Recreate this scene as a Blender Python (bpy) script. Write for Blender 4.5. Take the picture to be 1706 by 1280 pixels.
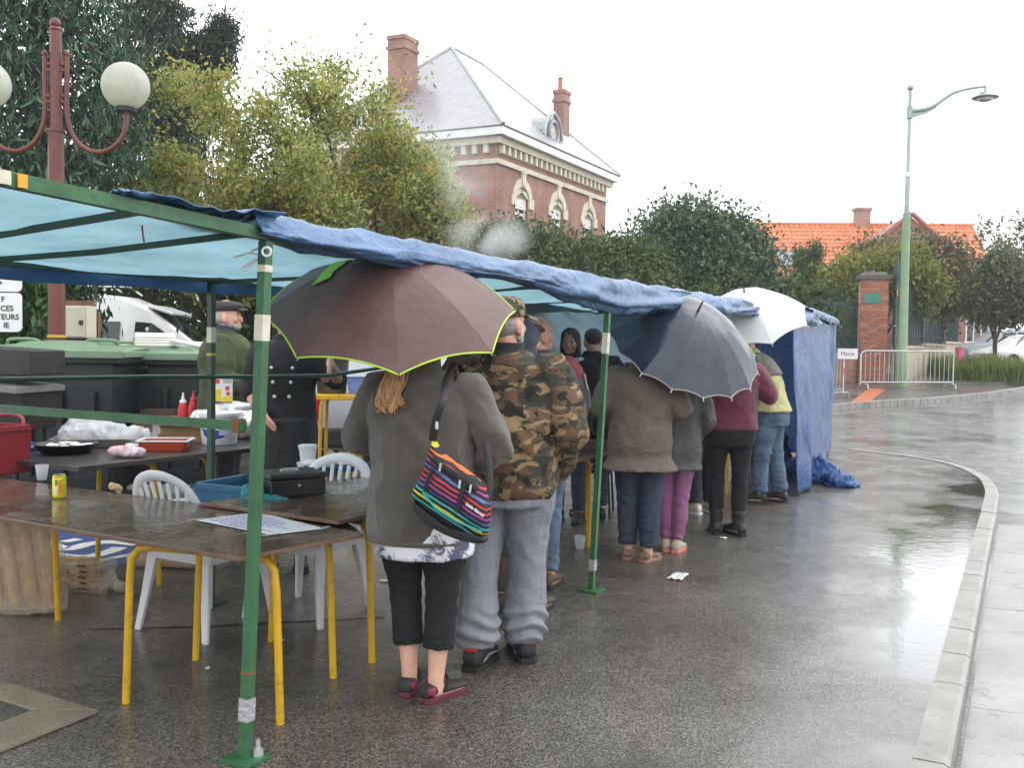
import bpy, bmesh, math, random
import numpy as np
from mathutils import Vector, Matrix, noise as mnoise
R_ = math.radians
random.seed(7); rng = np.random.default_rng(7)
for o in list(bpy.data.objects): bpy.data.objects.remove(o)
scn = bpy.context.scene
COL = scn.collection
# ---------------------------------------------------------------- camera
CAM_H, FPX, PITCH, ROLL = 1.55, 1660.0, R_(2.28), R_(0.8)
cam = bpy.data.cameras.new('camera'); camo = bpy.data.objects.new('camera', cam); COL.objects.link(camo)
cam.sensor_width = 36.0; cam.lens = 36.0 * FPX / 1706.0
cam.clip_start = 0.05; cam.clip_end = 2000
CROT = Matrix.Rotation(math.pi/2 - PITCH, 3, 'X') @ Matrix.Rotation(ROLL, 3, 'Z')
CPOS = Vector((0, 0, CAM_H))
camo.matrix_world = Matrix.Translation(CPOS) @ CROT.to_4x4()
scn.camera = camo
# ---------------------------------------------------------------- sky, sun, exposure
w = bpy.data.worlds.new('World'); scn.world = w; w.use_nodes = True
nt = w.node_tree; nt.nodes.clear()
sky = nt.nodes.new('ShaderNodeTexSky'); sky.sky_type = 'NISHITA'; sky.sun_disc = False
sky.sun_elevation = R_(50); sky.sun_rotation = R_(120); sky.air_density = 1.0; sky.dust_density = 4.0; sky.ozone_density = 1.0
mixw = nt.nodes.new('ShaderNodeMix'); mixw.data_type = 'RGBA'; mixw.inputs[0].default_value = 0.93
mixw.inputs[7].default_value = (11.3, 11.6, 11.9, 1)          # closed overcast: an even pale grey cloud sheet over the clear-sky model
bg = nt.nodes.new('ShaderNodeBackground'); bg.inputs[1].default_value = 0.105
wo = nt.nodes.new('ShaderNodeOutputWorld')
nt.links.new(sky.outputs[0], mixw.inputs[6]); nt.links.new(mixw.outputs[2], bg.inputs[0]); nt.links.new(bg.outputs[0], wo.inputs[0])
sl = bpy.data.lights.new('sun', 'SUN'); sl.energy = 0.5; sl.angle = R_(40); sl.color = (1.0, 0.97, 0.93)
so = bpy.data.objects.new('sun', sl); COL.objects.link(so); so.rotation_euler = (R_(40), 0, R_(120))
so.location = (0, 0, 30)
scn.view_settings.view_transform = 'Standard'; scn.view_settings.look = 'None'
scn.view_settings.exposure = 0.9; scn.view_settings.gamma = 1.0; scn.view_settings.use_curve_mapping = False
scn.cycles.use_denoising = True
scn.cycles.max_bounces = 7; scn.cycles.diffuse_bounces = 3; scn.cycles.glossy_bounces = 3
scn.cycles.transmission_bounces = 5; scn.cycles.transparent_max_bounces = 10; scn.cycles.volume_bounces = 2
scn.cycles.caustics_reflective = False; scn.cycles.caustics_refractive = False
# ---------------------------------------------------------------- pixel -> place
def ray(px, py): return CROT @ Vector(((px-853.0)/FPX, -(py-640.0)/FPX, -1.0))
def on(px, py, z=0.0):
    d = ray(px, py); return CPOS + d*((z-CAM_H)/d.z)
def at(px, py, Y):
    d = ray(px, py); return CPOS + d*(Y/d.y)
def gz(y):
    t = min(max((y-13.0)/32.0, 0), 1); return 0.9*t*t*(3-2*t)
def gr(px, py, dz=0.0):
    d = ray(px, py); lo, hi = 2.0, 70.0            # first point where the ray meets the rising ground
    f = lambda Y: CAM_H+d.z*(Y/d.y)-gz(Y)-dz
    Y = lo
    while Y < hi and f(Y) > 0: Y += .25
    lo, hi = Y-.25, Y
    for _ in range(30):
        m_ = (lo+hi)/2
        if f(m_) > 0: lo = m_
        else: hi = m_
    return CPOS+d*(hi/d.y)
# stall frame: s along the front, n towards the back
O_ = on(408, 1268); D_ = (on(985, 985) - O_).normalized(); N_ = Vector((-D_.y, D_.x, 0))
ANG = math.atan2(D_.y, D_.x)                     # heading of the stall front
def T(s, n, z=0.0):
    v = O_ + D_*s + N_*n; v.z = z; return v
# ---------------------------------------------------------------- materials
MATS = {}
def lk(nt, a, b): nt.links.new(a, b)
def M(name, col, rough=.6, var=.15, vscale=5.0, bump=0.0, bscale=60.0, metal=0.0, spec=.5, col2=None, coat=0.0, transl=0.0, dirt=0.0, alpha=1.0, trans=0.0, stretch=None, sheen=0.0, wr=None):
    if name in MATS: return MATS[name]
    m = bpy.data.materials.new(name); m.use_nodes = True; MATS[name] = m
    t = m.node_tree; b = t.nodes['Principled BSDF']; out = t.nodes['Material Output']
    b.inputs['Roughness'].default_value = rough; b.inputs['Metallic'].default_value = metal
    b.inputs['Specular IOR Level'].default_value = spec; b.inputs['Coat Weight'].default_value = coat
    b.inputs['Sheen Weight'].default_value = sheen
    if trans: b.inputs['Transmission Weight'].default_value = trans
    if alpha < 1: b.inputs['Alpha'].default_value = alpha
    tc = t.nodes.new('ShaderNodeTexCoord'); mp = t.nodes.new('ShaderNodeMapping')
    lk(t, tc.outputs['Object'], mp.inputs[0])
    if stretch: mp.inputs['Scale'].default_value = stretch
    c1 = tuple(min(1, c*(1-var)) for c in col); c2 = tuple(min(1, c*(1+var)) for c in (col2 or col))
    n1 = t.nodes.new('ShaderNodeTexNoise'); n1.inputs['Scale'].default_value = vscale; n1.inputs['Detail'].default_value = 6; n1.inputs['Roughness'].default_value = .65
    lk(t, mp.outputs[0], n1.inputs['Vector'])
    rp = t.nodes.new('ShaderNodeValToRGB'); rp.color_ramp.elements[0].position = .32; rp.color_ramp.elements[1].position = .68
    rp.color_ramp.elements[0].color = (*c1, 1); rp.color_ramp.elements[1].color = (*c2, 1)
    lk(t, n1.outputs['Fac'], rp.inputs[0]); csock = rp.outputs[0]
    if dirt:
        n3 = t.nodes.new('ShaderNodeTexNoise'); n3.inputs['Scale'].default_value = vscale*3.1; n3.inputs['Detail'].default_value = 8; n3.inputs['Roughness'].default_value = .75
        lk(t, mp.outputs[0], n3.inputs['Vector'])
        r3 = t.nodes.new('ShaderNodeValToRGB'); r3.color_ramp.elements[0].position = .56; r3.color_ramp.elements[1].position = .66
        lk(t, n3.outputs['Fac'], r3.inputs[0])
        ml = t.nodes.new('ShaderNodeMath'); ml.operation = 'MULTIPLY'; ml.inputs[1].default_value = dirt; lk(t, r3.outputs[0], ml.inputs[0])
        mx = t.nodes.new('ShaderNodeMix'); mx.data_type = 'RGBA'; lk(t, ml.outputs[0], mx.inputs[0]); lk(t, csock, mx.inputs[6])
        mx.inputs[7].default_value = (.055, .04, .028, 1); csock = mx.outputs[2]
    lk(t, csock, b.inputs['Base Color'])
    if bump:
        n2 = t.nodes.new('ShaderNodeTexNoise'); n2.inputs['Scale'].default_value = bscale; n2.inputs['Detail'].default_value = 4
        lk(t, mp.outputs[0], n2.inputs['Vector'])
        bp = t.nodes.new('ShaderNodeBump'); bp.inputs['Strength'].default_value = bump; bp.inputs['Distance'].default_value = .02
        lk(t, n2.outputs['Fac'], bp.inputs['Height']); lk(t, bp.outputs[0], b.inputs['Normal'])
        if wr:                       # cloth creases: ridged noise, flattened so that creases run across the limb
            mw = t.nodes.new('ShaderNodeMapping'); mw.inputs['Scale'].default_value = (1, 1, wr[2]); mw.inputs['Rotation'].default_value = (0, .35, 0); lk(t, tc.outputs['Object'], mw.inputs[0])
            prev = bp.outputs[0]
            for k_ in (1, 2.3):
                nw = t.nodes.new('ShaderNodeTexNoise'); nw.inputs['Scale'].default_value = wr[1]*k_; nw.inputs['Detail'].default_value = 2; nw.inputs['Distortion'].default_value = .6; lk(t, mw.outputs[0], nw.inputs['Vector'])
                s1 = t.nodes.new('ShaderNodeMath'); s1.operation = 'SUBTRACT'; s1.inputs[1].default_value = .5; lk(t, nw.outputs['Fac'], s1.inputs[0]); s2 = t.nodes.new('ShaderNodeMath'); s2.operation = 'ABSOLUTE'; lk(t, s1.outputs[0], s2.inputs[0])
                bw = t.nodes.new('ShaderNodeBump'); bw.inputs['Strength'].default_value = wr[0]; bw.inputs['Distance'].default_value = .05/k_; bw.invert = True; lk(t, s2.outputs[0], bw.inputs['Height']); lk(t, prev, bw.inputs['Normal']); prev = bw.outputs[0]
            lk(t, prev, b.inputs['Normal'])
    if transl:
        tl = t.nodes.new('ShaderNodeBsdfTranslucent'); lk(t, csock, tl.inputs[0])
        ms = t.nodes.new('ShaderNodeMixShader'); ms.inputs[0].default_value = transl
        lk(t, b.outputs[0], ms.inputs[1]); lk(t, tl.outputs[0], ms.inputs[2]); lk(t, ms.outputs[0], out.inputs[0])
    return m
def leafmat(name, cols, transl=.35, rough=.5):
    if name in MATS: return MATS[name]
    m = bpy.data.materials.new(name); m.use_nodes = True; MATS[name] = m
    t = m.node_tree; b = t.nodes['Principled BSDF']; out = t.nodes['Material Output']; b.inputs['Roughness'].default_value = rough
    b.inputs['Specular IOR Level'].default_value = .3
    g = t.nodes.new('ShaderNodeNewGeometry'); rp = t.nodes.new('ShaderNodeValToRGB'); rp.color_ramp.interpolation = 'LINEAR'
    tc = t.nodes.new('ShaderNodeTexCoord'); nz = t.nodes.new('ShaderNodeTexNoise'); nz.inputs['Scale'].default_value = .9; nz.inputs['Detail'].default_value = 2
    lk(t, tc.outputs['Object'], nz.inputs['Vector'])
    mx = t.nodes.new('ShaderNodeMath'); mx.operation = 'MULTIPLY_ADD'; mx.inputs[1].default_value = .9; mx.inputs[2].default_value = -.45
    lk(t, nz.outputs['Fac'], mx.inputs[0])
    ad = t.nodes.new('ShaderNodeMath'); ad.operation = 'ADD'; ad.use_clamp = True; lk(t, g.outputs['Random Per Island'], ad.inputs[0]); lk(t, mx.outputs[0], ad.inputs[1])
    e = rp.color_ramp.elements
    while len(e) < len(cols): e.new(.5)
    for i, c in enumerate(cols): e[i].position = i/max(1, len(cols)-1); e[i].color = (*c, 1)
    lk(t, ad.outputs[0], rp.inputs[0]); lk(t, rp.outputs[0], b.inputs['Base Color'])
    tl = t.nodes.new('ShaderNodeBsdfTranslucent'); lk(t, rp.outputs[0], tl.inputs[0])
    ms = t.nodes.new('ShaderNodeMixShader'); ms.inputs[0].default_value = transl
    lk(t, b.outputs[0], ms.inputs[1]); lk(t, tl.outputs[0], ms.inputs[2]); lk(t, ms.outputs[0], out.inputs[0])
    return m
# ---------------------------------------------------------------- shapes
def frame_tube(pts, radii, n=12, ref=None, cap=True):
    """closed tube through pts; a radius is a number or (rx, ry), rx across ref"""
    pts = [Vector(p) for p in pts]; V = []; F = []
    up = Vector(ref) if ref is not None else None
    prev = None
    for i, p in enumerate(pts):
        a = pts[max(i-1, 0)]; c = pts[min(i+1, len(pts)-1)]; tg = (c-a)
        if tg.length < 1e-9: tg = Vector((0, 0, 1))
        tg.normalize()
        if prev is None:
            u = up if up is not None else (Vector((1, 0, 0)) if abs(tg.x) < .8 else Vector((0, 1, 0)))
        else: u = prev
        u = (u - tg*u.dot(tg))
        if u.length < 1e-6: u = tg.orthogonal()
        u.normalize(); prev = u; v = tg.cross(u)
        r = radii[i] if isinstance(radii, list) else radii
        rx, ry = r if isinstance(r, (list, tuple)) else (r, r)
        for k in range(n):
            an = 2*math.pi*k/n; V.append(p + u*(rx*math.cos(an)) + v*(ry*math.sin(an)))
    m = len(pts)
    for i in range(m-1):
        for k in range(n):
            k2 = (k+1) % n; F.append((i*n+k, i*n+k2, (i+1)*n+k2, (i+1)*n+k))
    if cap: F.append(tuple(range(n-1, -1, -1))); F.append(tuple(range((m-1)*n, m*n)))
    return V, F
def ellipsoid(c, r, n=16, m=10, rot=None):
    V = []; F = []; c = Vector(c)
    for i in range(m+1):
        th = math.pi*i/m
        for k in range(n):
            ph = 2*math.pi*k/n
            v = Vector((r[0]*math.sin(th)*math.cos(ph), r[1]*math.sin(th)*math.sin(ph), r[2]*math.cos(th)))
            if rot is not None: v = rot @ v
            V.append(c+v)
    for i in range(m):
        for k in range(n):
            k2 = (k+1) % n; F.append((i*n+k, (i+1)*n+k, (i+1)*n+k2, i*n+k2))
    return V, F
def loft(rings, cap=True):
    V = []; F = []; n = len(rings[0])
    for r in rings: V += [Vector(p) for p in r]
    for i in range(len(rings)-1):
        for k in range(n):
            k2 = (k+1) % n; F.append((i*n+k, i*n+k2, (i+1)*n+k2, (i+1)*n+k))
    if cap: F.append(tuple(range(n-1, -1, -1))); F.append(tuple(range((len(rings)-1)*n, len(rings)*n)))
    return V, F
def boxvf(c, s, rz=0.0, rot=None, taper=1.0):
    c = Vector(c); V = []
    q = rot if rot is not None else Matrix.Rotation(rz, 3, 'Z')
    for z in (-1, 1):
        k = taper if z > 0 else 1.0
        for x, y in ((-1, -1), (1, -1), (1, 1), (-1, 1)):
            V.append(c + q @ Vector((x*s[0]/2*k, y*s[1]/2*k, z*s[2]/2)))
    F = [(3, 2, 1, 0), (4, 5, 6, 7), (0, 1, 5, 4), (1, 2, 6, 5), (2, 3, 7, 6), (3, 0, 4, 7)]
    return V, F
def join(*vfs):
    V = []; F = []
    for v, f in vfs:
        o = len(V); V += list(v); F += [tuple(i+o for i in q) for q in f]
    return V, F
def lathe(prof, c=(0, 0, 0), n=20, axis=None, cap=True):
    rings = []
    for r, z in prof: rings.append([Vector((r*math.cos(2*math.pi*k/n), r*math.sin(2*math.pi*k/n), z)) for k in range(n)])
    V, F = loft(rings, cap); c = Vector(c)
    return [(axis @ v if axis is not None else v)+c for v in V], F
def prism(poly, z0, z1):
    """poly: list of (x, y)"""
    n = len(poly); V = [Vector((x, y, z0)) for x, y in poly]+[Vector((x, y, z1)) for x, y in poly]
    F = [tuple(range(n-1, -1, -1)), tuple(range(n, 2*n))]+[(i, (i+1) % n, n+(i+1) % n, n+i) for i in range(n)]
    return V, F
def gridvf(fn, nu, nv):
    V = [Vector(fn(i/nu, j/nv)) for i in range(nu+1) for j in range(nv+1)]
    F = [(i*(nv+1)+j, (i+1)*(nv+1)+j, (i+1)*(nv+1)+j+1, i*(nv+1)+j+1) for i in range(nu) for j in range(nv)]
    return V, F
def mesh_of(name, vf):
    me = bpy.data.meshes.new(name); me.from_pydata([tuple(v) for v in vf[0]], [], vf[1]); me.update(); return me
def fixn(me):
    bm = bmesh.new(); bm.from_mesh(me); bmesh.ops.recalc_face_normals(bm, faces=bm.faces); bm.to_mesh(me); bm.free()
def obj(name, vf, mat, parent=None, smooth=False, world=False, bevel=0.0, label=None, solid=0.0, angle=40):
    me = vf if isinstance(vf, bpy.types.Mesh) else mesh_of(name, vf)
    if world and parent is not None:
        inv = wmat(parent).inverted(); me.transform(inv)
    if not isinstance(vf, bpy.types.Mesh): fixn(me)
    o = bpy.data.objects.new(name, me); COL.objects.link(o)
    if mat is not None:
        for mm in (mat if isinstance(mat, (list, tuple)) else [mat]): me.materials.append(mm)
    if smooth:
        for p in me.polygons: p.use_smooth = True
        if angle < 180: me.set_sharp_from_angle(angle=R_(angle))
    if parent is not None: o.parent = parent
    if solid: md = o.modifiers.new('solid', 'SOLIDIFY'); md.thickness = solid; md.offset = 0
    if bevel: md = o.modifiers.new('bevel', 'BEVEL'); md.width = bevel; md.segments = 2; md.limit_method = 'ANGLE'; md.angle_limit = R_(35)
    if label: o['label'] = label
    return o
def wmat(o):
    m = Matrix.LocRotScale(o.location, o.rotation_euler, o.scale)
    return wmat(o.parent) @ m if o.parent else m
def tag(o, label, cat, group=None):
    o['label'] = label; o['category'] = cat
    if group: o['group'] = group
    return o
def thing(name, label, cat, loc=(0, 0, 0), rz=0.0, group=None):
    o = bpy.data.objects.new(name, None); COL.objects.link(o); o.empty_display_size = .1
    o.location = loc; o.rotation_euler = (0, 0, rz); return tag(o, label, cat, group)
def struct(o): o['kind'] = 'structure'; return o
def stuff(o): o['kind'] = 'stuff'; return o
def dup(root, loc, rz=None, label=None, parent=None):
    r = root.copy(); COL.objects.link(r); r.parent = parent
    if loc is not None: r.location = loc
    if rz is not None: r.rotation_euler = (0, 0, rz)
    if label: r['label'] = label
    for ch in [c for c in bpy.data.objects if c.parent == root]: dup(ch, None, parent=r)
    return r
def remesh(parts, voxel=.01, smooth=6, name='m'):
    tmp = bpy.data.objects.new('tmp', mesh_of('tmp', join(*parts))); COL.objects.link(tmp); fixn(tmp.data)
    md = tmp.modifiers.new('r', 'REMESH'); md.mode = 'VOXEL'; md.voxel_size = voxel
    if smooth: ms = tmp.modifiers.new('s', 'SMOOTH'); ms.factor = .5; ms.iterations = smooth
    dg = bpy.context.evaluated_depsgraph_get(); me = bpy.data.meshes.new_from_object(tmp.evaluated_get(dg))
    old = tmp.data; bpy.data.objects.remove(tmp); bpy.data.meshes.remove(old); me.name = name
    return me
def displace(me, fn):
    me.update(); n = len(me.vertices); co = np.empty(n*3); no = np.empty(n*3)
    me.vertices.foreach_get('co', co); me.vertices.foreach_get('normal', no); co = co.reshape(-1, 3); no = no.reshape(-1, 3)
    d = np.array([fn(Vector(c), Vector(q)) for c, q in zip(co, no)]); co += no*d[:, None]
    me.vertices.foreach_set('co', co.ravel()); me.update()
def ridge(p, fx, fy, fz, seed=0.0):
    return (.5-abs(mnoise.noise(Vector((p.x*fx+seed, p.y*fy-seed, p.z*fz+seed*.7)))))*2
def fnoise(p, f, seed=0.0): return mnoise.noise(Vector((p.x*f+seed, p.y*f+seed*1.3, p.z*f-seed)))
def textvf(body, size, align='LEFT', extrude=0.0, bold=0.0):
    cu = bpy.data.curves.new('txt', 'FONT'); cu.body = body; cu.size = size; cu.align_x = align; cu.extrude = extrude; cu.offset = bold
    cu.resolution_u = 3
    o = bpy.data.objects.new('txt', cu); COL.objects.link(o); dg = bpy.context.evaluated_depsgraph_get()
    me = bpy.data.meshes.new_from_object(o.evaluated_get(dg)); bpy.data.objects.remove(o)
    V = [v.co.copy() for v in me.vertices]; F = [tuple(p.vertices) for p in me.polygons]; bpy.data.meshes.remove(me)
    return V, F
def place(vf, mat): return [mat @ Vector(v) for v in vf[0]], vf[1]
def leaves_mesh(name, P, size, droop=0.0, aspect=.5, sizevar=.65, nrm=None):
    """P: (N,3) leaf centres; each leaf one bent rhomb of four corners"""
    N = len(P); a = rng.normal(size=(N, 3)); a[:, 2] -= droop; a /= np.linalg.norm(a, axis=1)[:, None]
    b = rng.normal(size=(N, 3)); b -= a*(a*b).sum(1)[:, None]; b /= np.linalg.norm(b, axis=1)[:, None]
    s = size*(1+sizevar*(rng.random(N)*2-1))[:, None]
    c = np.cross(a, b)
    v = np.empty((N, 4, 3)); v[:, 0] = P-a*s; v[:, 1] = P+b*s*aspect+c*s*.15; v[:, 2] = P+a*s; v[:, 3] = P-b*s*aspect+c*s*.15
    me = bpy.data.meshes.new(name); me.vertices.add(4*N); me.vertices.foreach_set('co', v.ravel())
    me.loops.add(4*N); me.loops.foreach_set('vertex_index', np.arange(4*N)); me.polygons.add(N)
    me.polygons.foreach_set('loop_start', np.arange(N)*4); me.polygons.foreach_set('loop_total', np.full(N, 4)); me.update(calc_edges=True)
    return me
def clumps(blobs, n_clump, per, spread, shell=.55):
    """blobs: (centre, (rx,ry,rz), weight); returns leaf centres in clumps spread through the blobs' volume"""
    W = np.array([b[2] for b in blobs], float); W /= W.sum(); out = []
    for b, wgt in zip(blobs, W):
        k = max(1, int(n_clump*wgt)); u = rng.normal(size=(k, 3)); u /= np.linalg.norm(u, axis=1)[:, None]
        rr = (shell+(1-shell)*rng.random(k))**.6*rng.uniform(.82, 1.12, k)
        c = np.array(b[0])+u*rr[:, None]*np.array(b[1])
        m = rng.poisson(per, k)+2
        q = np.repeat(c, m, axis=0); out.append(q+rng.normal(size=q.shape)*spread)
    return np.concatenate(out)
# ================================================================ GROUND
def asphalt(name, base, puddle, scale=1.0, bright=.5, pool=False, prough=.06):
    m = bpy.data.materials.new(name); m.use_nodes = True; t = m.node_tree; b = t.nodes['Principled BSDF']
    tc = t.nodes.new('ShaderNodeTexCoord')
    def nz(sc, det=5, rg=.6):
        n = t.nodes.new('ShaderNodeTexNoise'); n.inputs['Scale'].default_value = sc; n.inputs['Detail'].default_value = det; n.inputs['Roughness'].default_value = rg
        lk(t, tc.outputs['Object'], n.inputs['Vector']); return n.outputs['Fac']
    def rp(sock, p0, p1, c0=(0, 0, 0), c1=(1, 1, 1)):
        r = t.nodes.new('ShaderNodeValToRGB'); r.color_ramp.elements[0].position = p0; r.color_ramp.elements[1].position = p1
        r.color_ramp.elements[0].color = (*c0, 1); r.color_ramp.elements[1].color = (*c1, 1); lk(t, sock, r.inputs[0]); return r.outputs[0]
    def mix(f, a, c, mode='MIX'):
        x = t.nodes.new('ShaderNodeMix'); x.data_type = 'RGBA'; x.blend_type = mode
        for i, s in ((0, f), (6, a), (7, c)):
            if hasattr(s, 'links'): lk(t, s, x.inputs[i])
            else: x.inputs[i].default_value = s if i == 0 else (*s, 1)
        return x.outputs[2]
    vor = t.nodes.new('ShaderNodeTexVoronoi'); vor.inputs['Scale'].default_value = 150*scale; lk(t, tc.outputs['Object'], vor.inputs['Vector'])
    sep = t.nodes.new('ShaderNodeSeparateColor'); lk(t, vor.outputs['Color'], sep.inputs[0])
    grain = rp(sep.outputs[0], .35, .97, tuple(c*.55 for c in base), tuple(c*(1+bright*3.4) for c in base))
    big = rp(nz(.7, 7, .65), .33, .68, (.58, .55, .50), (1.30, 1.28, 1.24))
    col = mix(1.0, grain, big, 'MULTIPLY')
    stain = rp(nz(2.6, 7, .7), .55, .7)
    col = mix(stain, col, tuple(c*.55 for c in base))
    pn = nz(.42, 4, .5)
    if pool:           # rain water gathers along the kerb
        vd = t.nodes.new('ShaderNodeVectorMath'); vd.operation = 'DOT_PRODUCT'; vd.inputs[1].default_value = (N_.x, N_.y, 0); lk(t, tc.outputs['Object'], vd.inputs[0])
        mr = t.nodes.new('ShaderNodeMapRange'); mr.interpolation_type = 'SMOOTHSTEP'; n0 = O_.dot(N_); mr.inputs[1].default_value = n0-.7; mr.inputs[2].default_value = n0-2.2; mr.inputs[3].default_value = 0; mr.inputs[4].default_value = .20; lk(t, vd.outputs['Value'], mr.inputs[0])
        sm = t.nodes.new('ShaderNodeMath'); lk(t, pn, sm.inputs[0]); lk(t, mr.outputs[0], sm.inputs[1]); pn = sm.outputs[0]
    pud = rp(pn, puddle, puddle+.09)
    wet = rp(nz(1.7, 6, .65), .40, .62, (.55, .55, .55), (.27, .27, .27))
    col = mix(pud, col, tuple(c*.7 for c in base))
    rough = mix(pud, wet, (prough, prough, prough))
    cw = mix(pud, rp(nz(1.1, 6, .7), .30, .60, (.25, .25, .25), (.95, .95, .95)), (1, 1, 1)); lk(t, cw, b.inputs['Coat Weight'])
    cr = mix(pud, rp(nz(2.3, 5, .7), .35, .65, (.30, .30, .30), (.12, .12, .12)), (prough, prough, prough)); lk(t, cr, b.inputs['Coat Roughness']); b.inputs['Coat IOR'].default_value = 1.4
    lk(t, col, b.inputs['Base Color']); lk(t, rough, b.inputs['Roughness'])
    inv = t.nodes.new('ShaderNodeMath'); inv.operation = 'MULTIPLY_ADD'; inv.inputs[1].default_value = -.96; inv.inputs[2].default_value = 1.0; lk(t, pud, inv.inputs[0])
    bs = t.nodes.new('ShaderNodeMath'); bs.operation = 'MULTIPLY'; bs.inputs[1].default_value = .55; lk(t, inv.outputs[0], bs.inputs[0])
    bp = t.nodes.new('ShaderNodeBump'); bp.inputs['Distance'].default_value = .006; lk(t, bs.outputs[0], bp.inputs['Strength'])
    lk(t, vor.outputs['Distance'], bp.inputs['Height'])
    rip = nz(16, 2); bp2 = t.nodes.new('ShaderNodeBump'); bp2.inputs['Distance'].default_value = .02; bp2.inputs['Strength'].default_value = .05
    lk(t, rip, bp2.inputs['Height']); lk(t, bp.outputs[0], bp2.inputs['Normal']); lk(t, bp2.outputs[0], b.inputs['Normal'])
    bp3 = t.nodes.new('ShaderNodeBump'); bp3.inputs['Distance'].default_value = .02; bp3.inputs['Strength'].default_value = .10; lk(t, nz(11, 3), bp3.inputs['Height']); lk(t, bp3.outputs[0], b.inputs['Coat Normal'])
    b.inputs['Specular IOR Level'].default_value = .5; MATS[name] = m; return m
m_fore = asphalt('forecourt_asphalt', (.074, .068, .059), .60, bright=.55, pool=True)
m_road = asphalt('road_asphalt', (.12, .12, .12), .52, .8, .3, prough=.2)
m_conc = M('kerb_concrete', (.27, .255, .235), .42, .22, 3, .3, 120, dirt=.5)
m_gut = M('gutter_concrete', (.28, .275, .265), .25, .22, 1.6, .2, 90, dirt=.4)

ys = [-40, -10, 0, 6, 10, 12, 13]+[13+i*1.5 for i in range(1, 24)]+[55, 80, 150, 400, 900]
xs = [-700, -200, -60, -20, -10, -5, 0, 5, 10, 20, 60, 200, 700]
V = [Vector((x, y, gz(y)-.10)) for y in ys for x in xs]; nx = len(xs)
F = [(j*nx+i, j*nx+i+1, (j+1)*nx+i+1, (j+1)*nx+i) for j in range(len(ys)-1) for i in range(nx-1)]
struct(obj('road', (V, F), m_road, smooth=True))

def spline(pts, n=8):
    pts = [Vector(p) for p in pts]; out = []
    for i in range(len(pts)-1):
        p0 = pts[max(i-1, 0)]; p1 = pts[i]; p2 = pts[i+1]; p3 = pts[min(i+2, len(pts)-1)]
        for k in range(n):
            u = k/n; out.append(.5*((2*p1)+(p2-p0)*u+(2*p0-5*p1+4*p2-p3)*u*u+(3*p1-p0-3*p2+p3)*u**3))
    out.append(pts[-1]); return out
def resample(pts, step):
    out = [pts[0]]; acc = 0
    for a, b in zip(pts, pts[1:]):
        L = (b-a).length; d = step-acc
        while d <= L: out.append(a+(b-a)*(d/L)); d += step
        acc = (acc+L) % step
    return out
def offset(pts, d):
    out = []
    for i, p in enumerate(pts):
        t_ = (pts[min(i+1, len(pts)-1)]-pts[max(i-1, 0)]); t_.z = 0; t_.normalize(); out.append(p+Vector((t_.y, -t_.x, 0))*d)
    return out
kpx = [(1585, 1280), (1612, 1130), (1634, 1000), (1652, 900), (1662, 845), (1662, 815), (1640, 792), (1585, 772), (1500, 758), (1400, 747)]
kerb_line = [on(1585, 1280)+(on(1585, 1280)-on(1634, 1000)).normalized()*q for q in (9.0, 4.5)]+[on(*p) for p in kpx]
kl = spline(kerb_line, 10); kl = [Vector((p.x, p.y, 0)) for p in kl]
end = kl[-1]; kl2 = kl+[end+N_*2.0+D_*.3, end+N_*6]
kl_in = offset(kl2, -.135)
# forecourt: everything to the left of the kerb
fc = [(p.x, p.y) for p in kl_in]+[(-9, 22), (-60, 24), (-60, -12), (kl_in[0].x, -12)]
V = [Vector((x, y, 0)) for x, y in fc]+[Vector((x, y, -.12)) for x, y in fc]; k = len(fc)
struct(obj('forecourt', (V, [tuple(range(k))]+[(i, (i+1) % k, k+(i+1) % k, k+i) for i in range(k)]), m_fore))
# kerb stones, each a stone of its own with open joints
kerb = struct(bpy.data.objects.new('kerb', None)); COL.objects.link(kerb)
rs = resample(spline(kl, 4), .05); L = 20; i = 0; q = 0
while i+3 < len(rs):
    j = min(i+L, len(rs)-1); seg = rs[i:j+1]; a = offset(seg, -.135); b = offset(seg, 0)
    a[-1] = a[-1]+(a[-2]-a[-1]).normalized()*.008; b[-1] = b[-1]+(b[-2]-b[-1]).normalized()*.008
    dz = .012+random.uniform(-.003, .003); rings = []
    st = 1 if len(seg) < 8 else 4
    idx = list(range(0, len(seg), st)); idx = idx if idx[-1] == len(seg)-1 else idx+[len(seg)-1]
    for u in idx:
        o_ = (b[u]-a[u]).normalized()
        rings.append([a[u]+Vector((0, 0, -.15)), a[u]+Vector((0, 0, dz)), b[u]-o_*.025+Vector((0, 0, dz)), b[u]-o_*.005+Vector((0, 0, dz-.012)), b[u]+Vector((0, 0, -.15))])
    obj('kerb_stone', loft(rings), m_conc, kerb); i = j; q += 1; L = 20 if q < 9 else 10
# gutter slabs at road level
gut = struct(bpy.data.objects.new('gutter', None)); COL.objects.link(gut)
i = 0; L = 20; gl = resample(kl[:58], .05)
while i+3 < len(gl):
    j = min(i+L, len(gl)-1); seg = [gl[i], gl[(i+j)//2], gl[j]]; a = offset(seg, .02); b = offset(seg, .30)
    sh = (a[1]-a[2]).normalized()*.005; a[2] += sh; b[2] += sh
    rings = [[a[u]+Vector((0, 0, -.2)), a[u]+Vector((0, 0, -.088)), b[u]+Vector((0, 0, -.080+random.uniform(-.002, .002))), b[u]+Vector((0, 0, -.2))] for u in range(3)]
    obj('gutter_slab', loft(rings), m_gut, gut); i = j
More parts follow.
